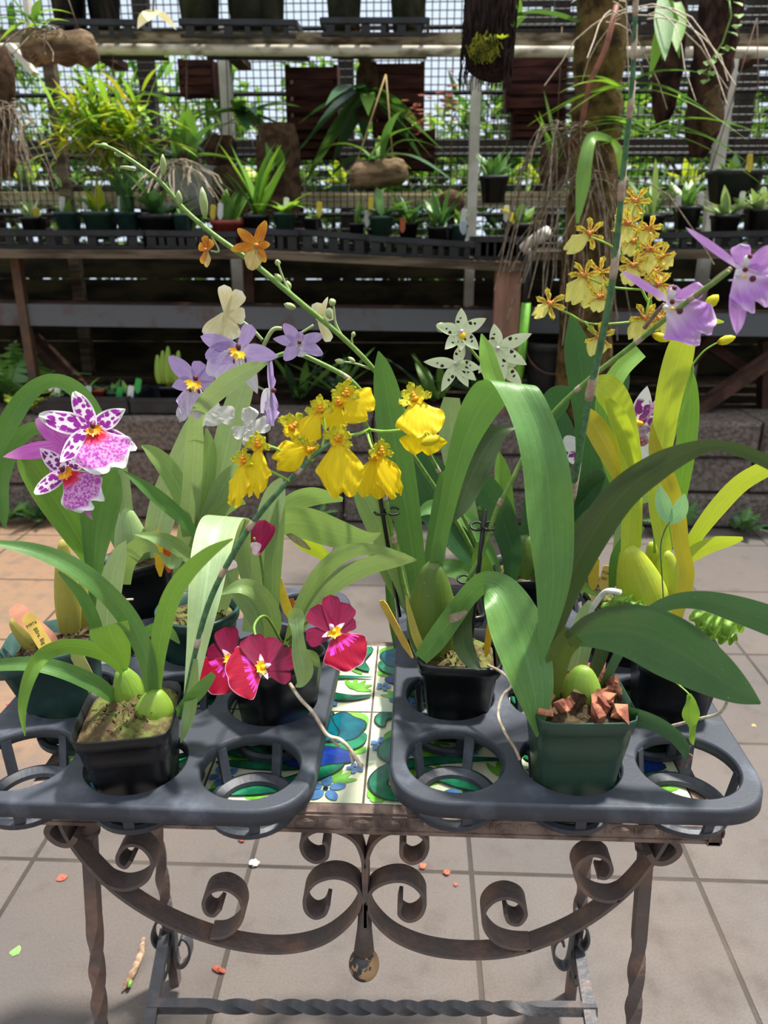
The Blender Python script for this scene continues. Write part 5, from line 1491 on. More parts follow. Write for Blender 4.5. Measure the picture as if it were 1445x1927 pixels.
Il([(1000, 1110, .89, 14), (1060, 1040, .88, 30), (1110, 980, .87, 40), (1150, 960, .865, 34), (1205, 950, .86, 5)], L_MID, roll=.55)
Il([(1030, 1130, .88, 14), (1075, 1000, .875, 44), (1110, 890, .87, 60), (1112, 800, .86, 62), (1098, 720, .85, 58), (1086, 650, .85, 50), (1074, 590, .845, 4)], L_DARK, roll=-.3)
Il([(1040, 1130, .92, 14), (1090, 960, .93, 40), (1130, 820, .93, 50), (1160, 720, .92, 50), (1180, 680, .92, 6)], L_DARK, roll=.3)
Il([(940, 1150, .87, 14), (925, 1090, .87, 30), (900, 1120, .865, 34), (880, 1180, .86, 20), (872, 1215, .86, 4)], L_UNDER, roll=.3)
Il([(1010, 1100, .93, 14), (1045, 900, .95, 44), (1058, 820, .96, 50), (1052, 760, .96, 6)], L_DARK, roll=.2)
spI = stem(I, [(940, 1130, .91, 8), (890, 1010, .88, 8), (825, 886, .84, 8), (770, 790, .81, 9), (712, 706, .79, 10), (650, 640, .775, 10), (560, 565, .765, 11), (480, 498, .76, 11), (400, 440, .755, 10), (345, 392, .752, 9), (305, 345, .75, 8), (262, 312, .748, 8), (232, 292, .747, 7), (205, 277, .746, 6), (178, 272, .745, 5)], STEM_M, [(825, 886)])
TO = [O_PET, O_LIP, S_COL]
flower(spI, (482, 462, .752), TO, [pd(-48, 44, 20, 'oval'), pd(24, 48, 20, 'oval', ruf=.04), pd(-98, 48, 18, 'oval', ruf=.04), pd(152, 34, 18, 'oval'), pd(85, 26, 16, 'oval'), pd(196, 46, 36, 'skirt', m=1, ruf=.04)], az=6, blobs=[(0, 0, 5, (5, 5, 5), 2)])
flower(spI, (390, 470, .752), TO, [pd(-10, 26, 22, 'obov'), pd(-70, 22, 20, 'obov'), pd(190, 32, 20, 'skirt', m=1), pd(40, 22, 20, 'obov'), pd(215, 30, 18, 'obov')], az=-40, blobs=[(0, 0, 5, (4, 4, 4), 2)])
stem(spI, [(398, 444, .755, 4), (412, 472, .753, 4), (396, 472, .752, 3)], STEM_P, name='pedicel')
stem(spI, [(492, 508, .76, 4), (486, 490, .757, 4), (484, 466, .753, 3)], STEM_P, name='pedicel')
for (bx, by, tx, ty, w) in ((386, 410, 380, 352, 17), (308, 330, 306, 290, 13), (338, 388, 336, 358, 13), (255, 318, 226, 314, 8), (230, 292, 214, 288, 9), (205, 278, 190, 270, 10)):
    bud(spI, (bx, by, .752), (tx, ty, .75), w, STEM_P)
for pts in ([(556, 562, .765, 6), (540, 540, .764, 5), (528, 510, .763, 4), (522, 490, .762, 3)], [(648, 640, .775, 6), (632, 610, .774, 5), (628, 580, .773, 4), (626, 568, .773, 3)], [(664, 655, .778, 5), (662, 640, .777, 4), (664, 628, .777, 3)], [(700, 695, .787, 5), (668, 684, .785, 4), (640, 680, .784, 3)]):
    br = stem(spI, pts, STEM_P, name='branch', sheath=SHEATH)
for (bx, by, tx, ty, w) in ((524, 500, 521, 488, 12), (530, 530, 517, 515, 12), (545, 545, 540, 528, 12), (556, 580, 534, 572, 13), (628, 575, 622, 562, 15), (622, 600, 614, 582, 12), (664, 634, 666, 624, 9), (648, 682, 630, 678, 11), (668, 682, 655, 672, 9)):
    bud(spI, (bx, by, .772), (tx, ty, .771), w, STEM_P)
# lavender spike
spL = stem(I, [(935, 1130, .92, 8), (870, 1000, .90, 8), (800, 890, .87, 8), (740, 805, .85, 8), (690, 748, .835, 8), (655, 712, .83, 9), (600, 682, .825, 9), (552, 664, .82, 9), (512, 674, .815, 8), (478, 700, .81, 8), (455, 690, .805, 7), (440, 672, .80, 6)], STEM_M, [(655, 712)])
stem(spL, [(478, 700, .81, 7), (492, 660, .81, 8), (512, 622, .812, 8), (530, 618, .812, 7)], STEM_P, name='branch')
stem(spL, [(494, 640, .81, 6), (470, 616, .808, 7), (430, 588, .804, 6)], STEM_P, name='branch')
stem(spL, [(530, 640, .812, 5), (560, 630, .815, 5), (590, 612, .817, 5)], STEM_P, name='branch')
TV = [LAV, LAV_LIP, LAV_W, C_YEL, DKRED]
flower(spL, (450, 660, .795), TV, [pd(-68, 76, 32, 'strap'), pd(28, 54, 36, 'obov'), pd(100, 74, 34, 'point'), pd(225, 76, 84, 'skirt', m=1, ruf=.05, notch=.12, nu=14, nv=12), pd(160, 86, 30, 'point', m=2, bend=-.1), pd(262, 64, 44, 'oval')] + crest(8, 20, 6, 3, 205, 3, 30, 170), az=-6, el=6,
       blobs=[(0, 6, 10, (5, 8, 5), 4), (-10, -20, 8, (2, 5, 2), 4), (12, -18, 8, (2, 6, 2), 4)])
flower(spL, (366, 718, .80), TV, [pd(-42, 66, 32, 'strap'), pd(-100, 44, 26, 'point'), pd(68, 40, 36, 'obov'), pd(115, 58, 36, 'obov'), pd(190, 74, 60, 'skirt', m=1, ruf=.06, notch=.2, nu=14, nv=12), pd(205, 82, 30, 'obov', m=2, ruf=.06), pd(20, 40, 34, 'obov')] + crest(8, 19, 6, 3, 190, 3, 30, 190), az=-10,
       blobs=[(4, 6, 10, (5, 6, 5), 4), (-8, -16, 8, (3, 4, 2), 4), (8, -18, 8, (3, 5, 2), 4)])
flower(spL, (563, 644, .81), TV, [pd(-40, 44, 24, 'oval'), pd(-82, 50, 20, 'point'), pd(222, 44, 26, 'oval'), pd(75, 48, 22, 'oval'), pd(118, 50, 24, 'oval', ruf=.04), pd(10, 20, 16, 'oval'), pd(170, 28, 24, 'obov', m=2)], az=10, blobs=[(0, 0, 3, (4, 4, 3), 4)])
flower(spL, (510, 735, .81), TV, [pd(2, 66, 26, 'oval'), pd(186, 66, 60, 'skirt', ruf=.06, m=0), pd(228, 60, 40, 'point', m=2), pd(30, 30, 26, 'obov'), pd(160, 40, 40, 'obov', m=0)], az=62, blobs=[(0, 0, 6, (6, 5, 5), 4)])
stem(spL, [(482, 726, .81, 4), (498, 734, .81, 4), (508, 738, .81, 3)], STEM_P, name='pedicel')
TK = [CREAM, S_COL]
flower(spL, (426, 590, .80), TK, [pd(2, 52, 34, 'obov', bend=.2), pd(40, 52, 36, 'obov', bend=.1), pd(222, 62, 48, 'obov', ruf=.04), pd(172, 50, 50, 'obov', ruf=.04), pd(100, 36, 40, 'obov')], az=-12)
flower(spL, (600, 604, .818), TK, [pd(-5, 34, 30, 'obov'), pd(60, 34, 30, 'obov', bend=.2), pd(150, 44, 26, 'obov'), pd(18, 46, 12, 'strap', bend=.3)], az=20)
flower(spL, (398, 772, .835), [WHITE, S_COL], [pd(110, 44, 46, 'obov', ruf=.05), pd(170, 30, 46, 'obov', ruf=.05), pd(230, 40, 30, 'obov'), pd(40, 20, 20)], az=0)
flower(spL, (466, 806, .84), [WHITE, S_COL], [pd(10, 40, 40, 'obov', ruf=.12), pd(80, 44, 40, 'obov', ruf=.12), pd(170, 36, 40, 'obov', ruf=.12), pd(250, 30, 34, 'obov', ruf=.12)], az=0)
# pale green star flowers with dark spots and the white purple one: spikes of the plant in the far right corner
h = hole(RR, 2, 2)
J = potted((h.x - .012, h.y, ZP), 'orchid with pale spotted star flowers, its black pot holding two yellow tags')
pot(J, Vector((h.x - .012, h.y, ZP)), 0.112, 0.084, 0.058, POT_BLK, 3, (0, 0), seed=16)
leaf(J, [(1100, 1120, .80, 10), (1085, 1060, .80, 26), (1120, 1000, .80, 36), (1165, 965, .80, 34), (1200, 950, .80, 5)], L_MID)
leaf(J, [(1150, 1110, .80, 10), (1180, 960, .81, 30), (1220, 930, .81, 30), (1262, 940, .81, 26), (1280, 945, .81, 4)], L_SAGE)
leaf(J, [(1125, 1120, .79, 6), (1100, 1105, .785, 18), (1085, 1095, .78, 12), (1075, 1090, .778, 3)], L_FRESH)
spJ = stem(J, [(1110, 1130, .81, 7), (1060, 1000, .86, 7), (1000, 860, .90, 7), (950, 740, .90, 7), (912, 690, .90, 6), (872, 640, .90, 5)], STEM_M)
TSx = [STAR, C_YEL, LAV_W]
def star(c, angs, L, W, az=0, el=0, yc=True):
    return flower(spJ, c, TSx, [pd(a, L * k * 1.08, W * .84, 'point', bend=.08, cup=.15) for a, k in angs], az, el, 0, [(2, -8, 6, (6, 7, 4), 1), (0, 0, 6, (4, 4, 5), 2)] if yc else [(0, 0, 4, (4, 4, 4), 2)])
star((868, 624, .895), [(-2, 1.0), (62, 1.2), (-78, 1.15), (222, 1.05), (135, 1.1), (180, .8)], 40, 26, 4, 6)
star((858, 684, .90), [(-88, 1.35), (206, 1.3), (150, 1.1), (100, 1.05), (20, .9), (128, 1.1)], 42, 24, -6, 0, False)
star((936, 655, .905), [(-12, 1.0), (66, 1.5), (118, 1.4), (216, 1.3), (165, 1.35), (-70, .6)], 42, 28, 8, 0, False)
star((945, 690, .91), [(60, 1.0), (130, 1.2), (200, 1.1), (250, 1.0), (300, .9)], 38, 26, 0, 0, False)
bud(spJ, (838, 622, .90), (822, 610, .90), 20, STEM_P)
spJ2 = stem(J, [(1165, 1110, .81, 6), (1190, 960, .86, 6), (1205, 860, .88, 6), (1204, 815, .885, 5)], STEM_M)
flower(spJ2, (1200, 806, .875), [WH_PUR, WHITE, C_YEL, C_LIP, P_LIP], [pd(6, 80, 34, 'point', m=0), pd(74, 58, 36, 'oval', m=0), pd(28, 66, 14, 'strap', m=4), pd(-80, 84, 34, 'point', m=1), pd(222, 84, 36, 'point', m=1), pd(150, 92, 60, 'obov', m=1), pd(105, 60, 28, 'oval', m=1), pd(155, 36, 30, 'obov', m=3)], az=10,
       blobs=[(-8, 10, 9, (16, 6, 5), 2)])
flower(spJ2, (1085, 850, .93), [WH_PUR, WHITE], [pd(-40, 36, 30, 'oval', m=1), pd(200, 24, 26, 'oval', m=0), pd(80, 30, 30, 'oval', m=1)], az=0)
plant_tag((1116, 1110, .775), (1118, 1048, .775), 19, tagmat((224, 198, 66)), 'blank yellow tag behind the big lime bulb', tilt=-.1)
plant_tag((1134, 1112, .765), (1146, 1065, .768), 21, tagmat((226, 192, 100)), 'shorter yellow tag printed with letters and a number', tilt=-.1, text=[('TOMF', ('h', .66), .36, -.46), ('001', ('h', .44), .36, -.40)])
# ------------------------------------------------------------------ background: trays, pots and plants on the bench
def strap(mb, base, az, L, w, lean, droop, uvm=0, fold=.25, seg=9, m=0):
    h = Vector((math.sin(az), -math.cos(az), 0))
    sd = Vector((h.y, -h.x, 0))
    sl, cl = math.sin(lean), math.cos(lean)
    vs, uv = [], []
    for i in range(seg + 1):
        t = i / seg
        p = base + h * (L * (sl * t + droop * .45 * t * t)) + Vector((0, 0, L * (cl * t - droop * .75 * t * t)))
        ww = w * .5 * (.45 + .55 * math.sin(PI * min(1, t * 1.1))) * math.sqrt(max(0.002, 1 - t ** 4))
        up = (h * -cl + Vector((0, 0, sl)))
        for q in (-1, 0, 1):
            vs.append(p + sd * (q * ww) + up * (abs(q) * ww * fold))
            uv.append(((q + 1) / 2, t))
    fs = []
    for i in range(seg):
        for q in range(2):
            a = i * 3 + q
            fs.append((a, a + 1, a + 4, a + 3))
    mb.add(vs, fs, m, uv)
def small_pot(root, c, h, r, mat, square=True, soil=SOIL_D):
    mb = MB()
    n = 20
    def ring(w, z):
        return [c + Vector(((sqr(2 * PI * k / n + .3, w, 6) if square else w) * math.cos(2 * PI * k / n + .3), (sqr(2 * PI * k / n + .3, w, 6) if square else w) * math.sin(2 * PI * k / n + .3), z)) for k in range(n)]
    prof = [(r * .72, 0), (r * .92, h * .84), (r * 1.0, h * .85), (r * 1.02, h), (r * .93, h), (r * .88, h * .8)]
    vs = []
    for w, z in prof: vs += ring(w, z)
    fs = [(j * n + k, j * n + (k + 1) % n, (j + 1) * n + (k + 1) % n, (j + 1) * n + k) for j in range(len(prof) - 1) for k in range(n)]
    fs.append(tuple(range(n - 1, -1, -1)))
    mb.add(vs, fs)
    b = len(vs) - n
    mb.build('pot', mat, root, True)
    m2 = MB(); m2.add(ring(r * .88, h * .8), [tuple(range(n))]); m2.build('potting_mix', soil, root, False)
GH = 'plants hanging in front of the wire mesh'
def bg_plant(px, rimy, Y, pw, mat, label, n, Lpx, lm, lean=(10, 45), droop=(.1, .6), lw=10, square=True, ph=None, seed=0, cat='orchid', group='young plants in pots on the bench', name='potted_plant', z0=None, fan=None):
    rnd = random.Random(seed * 31 + int(px))
    c = P(px, rimy, Y)
    k = mpp(c)
    r = pw * k / 2
    h = (ph or pw * .85) * k
    base = Vector((c.x, c.y + r, c.z - h))
    if z0 is not None:
        base.z = z0; h = c.z - z0
    root = thing(name, base, label, cat, group)
    if mat: small_pot(root, base, h, r, mat, square)
    for i in range(n + (n > 5) * 4):
        az = rnd.uniform(0, 2 * PI) if fan is None else (rnd.choice((-1, 1)) * PI / 2 + rnd.uniform(-fan, fan))
        mb = MB()
        L = Lpx * k * rnd.uniform(.6, 1.05)
        strap(mb, base + Vector((rnd.uniform(-.3, .3) * r, rnd.uniform(-.3, .3) * r, h * .8)), az, L, 1.45 * lw * k * rnd.uniform(.8, 1.2), math.radians(rnd.uniform(*lean)), rnd.uniform(*droop))
        mb.build('leaf', rnd.choice(lm), root, True)
    if group == GH:
        mb = MB()
        for s in (-1, 1): mb.tube([Vector((c.x + s * r, base.y, c.z)), Vector((c.x, base.y, 1.86))], .0022, 5)
        mb.build('hanger', rustm, root)
    return root
def nursery_tray(xa, ya, xb, yb, Y, hpx, depth, label, group='black nursery trays on the bench', legs=9):
    a, b = P(xa, ya, Y), P(xb, yb, Y)
    k = mpp(a)
    h = hpx * k
    root = thing('nursery_tray', Vector(((a.x + b.x) / 2, a.y + depth / 2, (a.z + b.z) / 2 - h)), label, 'plant tray', group)
    D = Vector((0, depth, 0)); U = Vector((0, 0, -1))
    mb = MB()
    for p, q in ((a, b), (a + D, b + D), (a, a + D), (b, b + D)):
        mb.bar(p + U * .008, q + U * .008, 0.012, 0.02)
    for i in range(1, 5):
        p = a.lerp(b, i / 5); mb.bar(p + U * .004, p + D + U * .004, 0.02, 0.006)
    for i in range(1, 3):
        f = D * (i / 3); mb.bar(a + f + U * .004, b + f + U * .004, 0.02, 0.006)
    mb.build('rim', black_p, root, False)
    mb = MB()
    for p, q in ((a, b), (a + D, b + D)):
        mb.bar(p + U * (h - .006), q + U * (h - .006), 0.012, 0.012)
    for i in range(7):
        f = D * (i / 6); mb.bar(a + f + U * (h - .003), b + f + U * (h - .003), 0.03, 0.004)
    mb.build('base', dark_p, root, False)
    for f in (Vector((0, 0, 0)), D):
        mb = MB()
        mb.bar(a + f + U * .016, b + f + U * .016, 0.005, 0.01)
        for i in range(legs):
            p = a.lerp(b, (i + .5) / legs) + f
            mb.bar(p + U * .012, p + U * (h - .006), 0.02 if i % 2 else 0.034, 0.005, up=(0, 1, 0))
        mb.build('slotted_side', dark_p, root, False)
    return root
nursery_tray(-80, 434, 268, 434, 3.04, 32, .42, 'black nursery tray with slotted sides, leftmost on the bench')
nursery_tray(274, 434, 444, 437, 3.05, 32, .42, 'black nursery tray with slotted sides, left of the red pot')
nursery_tray(450, 430, 560, 434, 3.04, 40, .42, 'black nursery tray under the orange flowers, below the tall strap leaves', legs=5)
nursery_tray(566, 432, 688, 442, 3.05, 38, .42, 'narrow black nursery tray in the middle where the bench starts to sag', legs=5)
nursery_tray(694, 444, 892, 456, 3.04, 34, .42, 'black nursery tray on the sagging stretch of bench left of the pale post', legs=8)
nursery_tray(900, 446, 1000, 446, 3.04, 40, .42, 'solid looking black tray above the bare wooden post', legs=14)
nursery_tray(1180, 440, 1560, 432, 3.06, 34, .42, 'black nursery tray at the right end of the bench, behind the lilac flowers', legs=12)
BGY = 3.16
DK, MD, FR, GY, SG, BR, YL, OL = L_DARK, L_MID, L_FRESH, L_GREY, L_SAGE, L_BRIGHT, L_YEL, L_OLD
bp = bg_plant
bp(52, 408, BGY, 42, POT_BLK, 'spiky grey-green seedling in a black pot at the far left of the bench', 7, 66, [GY, SG], (15, 60), (.0, .3), 6, seed=1)
bp(118, 398, BGY, 44, POT_TEAL, 'dark green square pot with a few short leaves below the brown upright', 4, 40, [FR, YL], seed=2)
bp(176, 397, BGY, 60, POT_GRN, 'green square pot with yellowish leaves below the yellow-green clump', 8, 100, [YL, FR], (10, 40), (.3, .8), 9, seed=3)
bp(232, 398, BGY, 44, POT_TEAL, 'dark teal pot with upright dark blades right of the yellow-green clump', 7, 120, [DK, MD], (4, 30), (.1, .4), 12, seed=4)
bp(288, 402, BGY, 78, POT_BLK, 'wide dark pot of arching dark green leaves behind the long flower spike', 12, 130, [DK, MD, DK], (10, 50), (.2, .8), 14, seed=5)
bp(338, 402, BGY, 38, POT_TEAL, 'small dark teal pot with short leaves left of the white pot rim', 5, 50, [MD, FR], seed=6)
bp(424, 414, BGY, 66, POT_RED, 'red brown pot of bright green blades left of the orange flowers', 9, 92, [FR, MD], (2, 28), (.1, .4), 12, seed=7)
bp(478, 404, BGY, 50, POT_BLK, 'tall bright strap-leaved plant right of the red brown pot', 9, 165, [FR, BR, MD], (4, 32), (.1, .4), 20, seed=8, fan=.6)
bp(532, 400, BGY, 42, POT_GRN, 'green square pot with pale recurving leaves and a white tag', 9, 78, [BR, FR], (20, 55), (.4, .9), 10, seed=9)
bp(585, 410, BGY, 34, POT_BLK, 'small dark pot with a stub of leaf right of the pale recurving plant', 3, 30, [MD], seed=10)
bp(670, 420, BGY, 30, POT_BLK, 'small black pot with one broad rounded leaf on the middle tray', 2, 56, [FR], (0, 14), (0, .1), 26, seed=11, fan=.3)
bp(716, 406, BGY, 46, POT_GRN, 'green pot with a pale stem and hanging leaves on the sagging tray', 6, 92, [MD, DK, FR], (5, 50), (.2, .9), 12, seed=12)
bp(768, 418, BGY + .05, 40, POT_BLK, 'grassy dark seedling clump with an orange tag on the sagging tray', 14, 92, [DK, MD], (10, 60), (.1, .6), 7, seed=13)
bp(828, 426, BGY, 48, POT_BLK, 'dense grassy plant in a black pot left of the white upright post', 14, 98, [MD, DK, FR], (6, 50), (.1, .5), 8, seed=14)
bp(862, 422, BGY + .03, 40, POT_TEAL, 'low teal pot with white tags just left of the white upright post', 5, 48, [FR, BR], seed=15)
bp(985, 420, BGY, 66, POT_BLK, 'black pot with ageing olive leaves right of the white upright post', 7, 74, [OL, SG, MD], (15, 60), (.2, .7), 13, seed=16)
bp(1232, 404, BGY, 46, POT_BLK, 'palm-like thin stemmed plant in a black pot right of the mossy trunk', 10, 150, [SG, MD], (4, 40), (.2, .9), 8, seed=18)
bp(1302, 388, BGY, 48, POT_BLK, 'grey-leaved plant in a black pot right of the palm-like one', 9, 90, [GY, SG, MD], (8, 50), (.1, .6), 10, seed=19)
bp(1375, 404, BGY, 50, POT_BLK, 'silvery rosette in a black pot below the right pale upright', 12, 84, [GY, SG, GY], (15, 60), (.1, .5), 11, seed=20)
bp(1440, 392, BGY, 50, POT_BLK, 'silvery rosette cut by the right edge of the photo', 9, 70, [GY, SG], (15, 60), (.1, .5), 10, seed=21)
bp(932, 330, 3.5, 56, POT_BLK, 'small bushy plant in a dark hanging basket on the white upright post', 14, 72, [MD, FR], (10, 60), (.0, .4), 11, seed=23, group=GH)
bp(1402, 318, 3.3, 94, dark_p, 'leafy plant in a dark lattice basket at the right edge', 12, 60, [FR, MD, BR], (10, 70), (.1, .7), 14, seed=22, group=GH, square=True, ph=60)
def mount_log(ax, ay, bx, by, Y, rpx, mat, label, group=None, name='driftwood_log', n=12, wob=.12):
    a, b = P(ax, ay, Y), P(bx, by, Y)
    r = rpx * mpp(a)
    root = thing(name, a.lerp(b, .5) - Vector((0, 0, r)), label, 'log', group)
    rnd = random.Random(int(ax + ay))
    pts = [a.lerp(b, t / 10) + Vector((rnd.uniform(-1, 1), rnd.uniform(-1, 1), rnd.uniform(-1, 1))) * r * .12 for t in range(11)]
    mb = MB(); mb.tube(pts, [r * (.75 if i in (0, 10) else rnd.uniform(1 - wob, 1 + wob)) for i in range(11)], n)
    mb.build('wood', mat, root, True)
    return root, pts, r
logm = surf('driftwood', (142, 120, 92), .9, 0, (84, 66, 50), 20, .7, 60, .2, stretch=(.5, 2, 2))
cork = surf('cork_bark', (92, 72, 56), .95, 0, (54, 40, 32), 26, .9, 60, .1)
furm = surf('dark_fibre', (58, 46, 44), .95, 0, (22, 18, 18), 70, 1.0, 120, .1, stretch=(1.6, 1.6, .25))
mossy_t = surf('mossy_trunk', (112, 92, 56), .95, 0, (52, 42, 28), 18, .9, 50, .1)
darkt = surf('dark_rough_bark', (82, 58, 50), .95, 0, (34, 25, 24), 26, 1.0, 60, .1, stretch=(1, 1, .6))
rootm = surf('dry_hanging_root', (142, 128, 108), .9, 0, (96, 82, 66), 60)
def add_leaves(root, pt, n, Lm, w, mats, seed, lean=(20, 80), droop=(.2, .9), fan=None):
    rnd = random.Random(seed)
    for i in range(n):
        mb = MB()
        az = rnd.uniform(0, 2 * PI) if fan is None else rnd.choice((-1, 1)) * PI / 2 + rnd.uniform(-fan, fan)
        strap(mb, pt + Vector((rnd.uniform(-.03, .03), rnd.uniform(-.03, .03), 0)), az, Lm * rnd.uniform(.6, 1), w * rnd.uniform(.7, 1.2), math.radians(rnd.uniform(*lean)), rnd.uniform(*droop))
        mb.build('leaf', rnd.choice(mats), root, True)
def add_roots(root, pt, n, L, seed, name='hanging_roots', spread=.12, mat=None):
    rnd = random.Random(seed)
    mb = MB()
    for i in range(n):
        p = pt + Vector((rnd.uniform(-1, 1) * spread * .4, rnd.uniform(-1, 1) * spread * .3, rnd.uniform(-.02, .02)))
        q = [p]
        d = Vector((rnd.uniform(-1, 1) * spread, rnd.uniform(-1, .6) * spread, 0))
        l = L * rnd.uniform(.5, 1.1)
        for k in range(1, 7):
            t = k / 6
            q.append(p + d * t * 1.6 + Vector((rnd.uniform(-.01, .01), rnd.uniform(-.01, .01), .1 * L * t - l * t * t)))
        mb.tube(q, .0018, 4, caps=False)
    mb.build(name, mat or rootm, root, kind='stuff')
r_, p_, _r = mount_log(48, 88, 178, 92, 2.5, 30, logm, 'grey driftwood log with a small orchid hanging at the top left corner')
add_leaves(r_, p_[3] + Vector((0, -.05, .05)), 10, .13, .022, [FR, BR, MD], 5)
add_roots(r_, p_[4] + Vector((0, -.06, .03)), 12, .10, 6, spread=.08)
mb = MB(); mb.tube([P(122, -20, 2.5), P(150, 62, 2.5)], .002, 5); mb.build('wire', rustm, r_)
r_, p_, _r = mount_log(922, -40, 916, 140, 2.3, 47, furm, 'dark furry fibre log with a moss patch hanging from the top edge', name='tree_fern_log', n=20, wob=.06)
mossp = surf('moss_patch', (128, 128, 40), .95, 0, (76, 80, 30), 40, 1.0, 90, .1)
mb = MB()
rnd = random.Random(13)
for i in range(260):
    dx, dz = rnd.gauss(0, .4), rnd.gauss(0, .4)
    if dx * dx + dz * dz > 1: continue
    q = P(905, 102, 2.3) + Vector((dx * .045, -.070 - .006 * rnd.random(), dz * .034))
    mb.tube([q, q + Vector((rnd.uniform(-.006, .006), -.008, rnd.uniform(-.004, .006))), q + Vector((rnd.uniform(-.012, .012), -.010, -.012))], .0022, 3, caps=False)
mb.build('moss_patch', mossp, r_, kind='stuff')
mb = MB()
rnd = random.Random(12)
for i in range(420):
    an = rnd.uniform(0, 2 * PI); t = rnd.uniform(.05, .98)
    q = p_[0].lerp(p_[-1], t) + Vector((math.cos(an), math.sin(an), 0)) * _r * 1.0
    mb.tube([q, q + Vector((math.cos(an) * .006, math.sin(an) * .006, -.022)), q + Vector((math.cos(an) * .004, math.sin(an) * .004, -.045))], .0012, 3, caps=False)
mb.build('fibre', furm, r_, kind='stuff')
for i, (x, y) in enumerate(((928, 8), (938, 88))):
    mb = MB()
    c = P(x, y, 2.3) + Vector((0, -.078, 0))
    for k in range(7):
        strap(mb, c, 2 * PI * k / 7, .022, .008, 1.0, .2)
    mb.build('flower_tuft', YL, r_)
# orchids right of the furry log
r_, p_, _r = mount_log(760, 320, 660, 332, 3.3, 24, logm, 'pale driftwood log hung on a string triangle in the middle of the mesh', GH)
add_leaves(r_, p_[5] + Vector((0, -.03, .05)), 8, .30, .05, [MD, FR, DK], 8, (10, 70), (.4, 1.1))
mb = MB(); ap = P(726, 140, 3.3)
mb.tube([p_[2] + Vector((0, 0, .05)), ap], .003, 5); mb.tube([p_[9] + Vector((0, 0, .05)), ap], .003, 5); mb.build('string', surf('jute_string', (186, 162, 110), .9), r_)
def leafy_clump(px, py, Y, n, Lpx, wpx, mats, label, seed, lean=(10, 80), droop=(.1, .7), roots=0, rl=.2, name='mounted_orchid', cat='orchid', group=GH, slab=None, blob=None, fan=None):
    c = P(px, py, Y); k = mpp(c)
    root = thing(name, c, label, cat, group)
    if slab:
        w, h = slab[0] * k, slab[1] * k
        mb = MB(); rnd = random.Random(seed)
        n2 = 22
        out = []
        for i in range(n2):
            a = 2 * PI * i / n2
            rr = 1 / ((abs(math.cos(a)) ** 4 + abs(math.sin(a)) ** 4) ** .25) * rnd.uniform(.94, 1.05)
            out.append((math.cos(a) * rr * w / 2, math.sin(a) * rr * h / 2))
        f = [c + Vector((x, .02, z)) for x, z in out]; g = [c + Vector((x * .95, .055, z * .95)) for x, z in out]
        mb.add(f + g, [tuple(range(n2))[::-1], tuple(n2 + i for i in range(n2))] + [(i, (i + 1) % n2, n2 + (i + 1) % n2, n2 + i) for i in range(n2)])
        mb.build('bark_slab', slab[2], root, False)
    if blob:
        mb = MB(); mb.ellipsoid(c, (blob * k, blob * k * .8, blob * k), None, 12, 8); mb.build('root_ball', cork, root)
    if n > 30:
        rnd = random.Random(seed)
        mb = MB()
        for i in range(n):
            az = rnd.uniform(0, 2 * PI)
            q = c + Vector((rnd.gauss(0, .45) * Lpx * k, rnd.uniform(-.05, .1), rnd.gauss(0, .3) * Lpx * k))
            strap(mb, q, az, Lpx * k * rnd.uniform(.35, .8), wpx * k * rnd.uniform(.7, 1.2), math.radians(rnd.uniform(*lean)), rnd.uniform(*droop), m=rnd.randrange(len(mats)), seg=6)
        mb.build('foliage', mats, root, True)
    else:
        add_leaves(root, c, n, Lpx * k, wpx * k, mats, seed, lean, droop, fan)
    tz = c + Vector((0, .04, slab[1] * k * .5 if slab else 0))
    if Y > 3.0 and group == GH:
        mb = MB(); mb.tube([tz, Vector((tz.x, 3.5 if Y < 3.6 else 4.15, 1.86 if Y < 3.6 else tz.z + .05))], .0022, 5); mb.build('hanger', rustm, root)
    if roots: add_roots(root, c - Vector((0, 0.03, .02)), roots, rl, seed + 1, mat=ROOT if roots > 30 else None)
    return root
leafy_clump(195, 250, 3.25, 420, 105, 11, [OL, YL, BR, FR], 'large bushy clump of narrow yellow-green leaves hanging at the left', 3, (20, 110), (.0, .5), roots=14, rl=.25, name='yellow_green_clump')
leafy_clump(345, 300, 3.3, 15, 130, 27, [MD, DK, FR], 'dark strap-leaved orchid with a beard of white roots left of the cork slabs', 11, (10, 70), (.2, .8), roots=40, rl=.17, blob=14)
leafy_clump(455, 215, 3.6, 16, 105, 30, [DK, MD, FR], 'broad dark leaved orchid hanging over the thin white post', 12, (50, 100), (.3, .8), roots=8, rl=.2)
leafy_clump(522, 322, 3.45, 6, 60, 16, [MD, FR], 'tall rounded brown cork slab with leaves at its foot', 13, (10, 50), (.1, .4), slab=(84, 176, cork))
leafy_clump(412, 284, 3.7, 0, 50, 10, [MD], 'dark square cork slab behind the strap-leaved orchid', 14, slab=(62, 58, cork))
leafy_clump(432, 360, 3.4, 3, 60, 12, [MD, FR], 'rounded fibre slab behind the red brown pot', 15, slab=(70, 90, cork))
leafy_clump(690, 170, 3.6, 13, 165, 36, [MD, FR, DK], 'orchid with long hanging blades in front of the string triangle', 16, (80, 140), (.4, .9), slab=(44, 100, cork))
leafy_clump(848, 384, 3.3, 5, 60, 8, [FR, SG], 'chunky dark stump with thin leaves left of the white upright', 17, (0, 50), (.0, .4), blob=26)
leafy_clump(1048, 300, 3.4, 7, 150, 9, [FR, MD], 'thin grass-leaved orchid on a dark slab left of the mossy trunk', 18, (0, 40), (.0, .5), slab=(60, 90, cork))
pinkf = petal_mat('petal_peach', solid((226, 170, 150), (206, 130, 120), s=8), .5, .3)
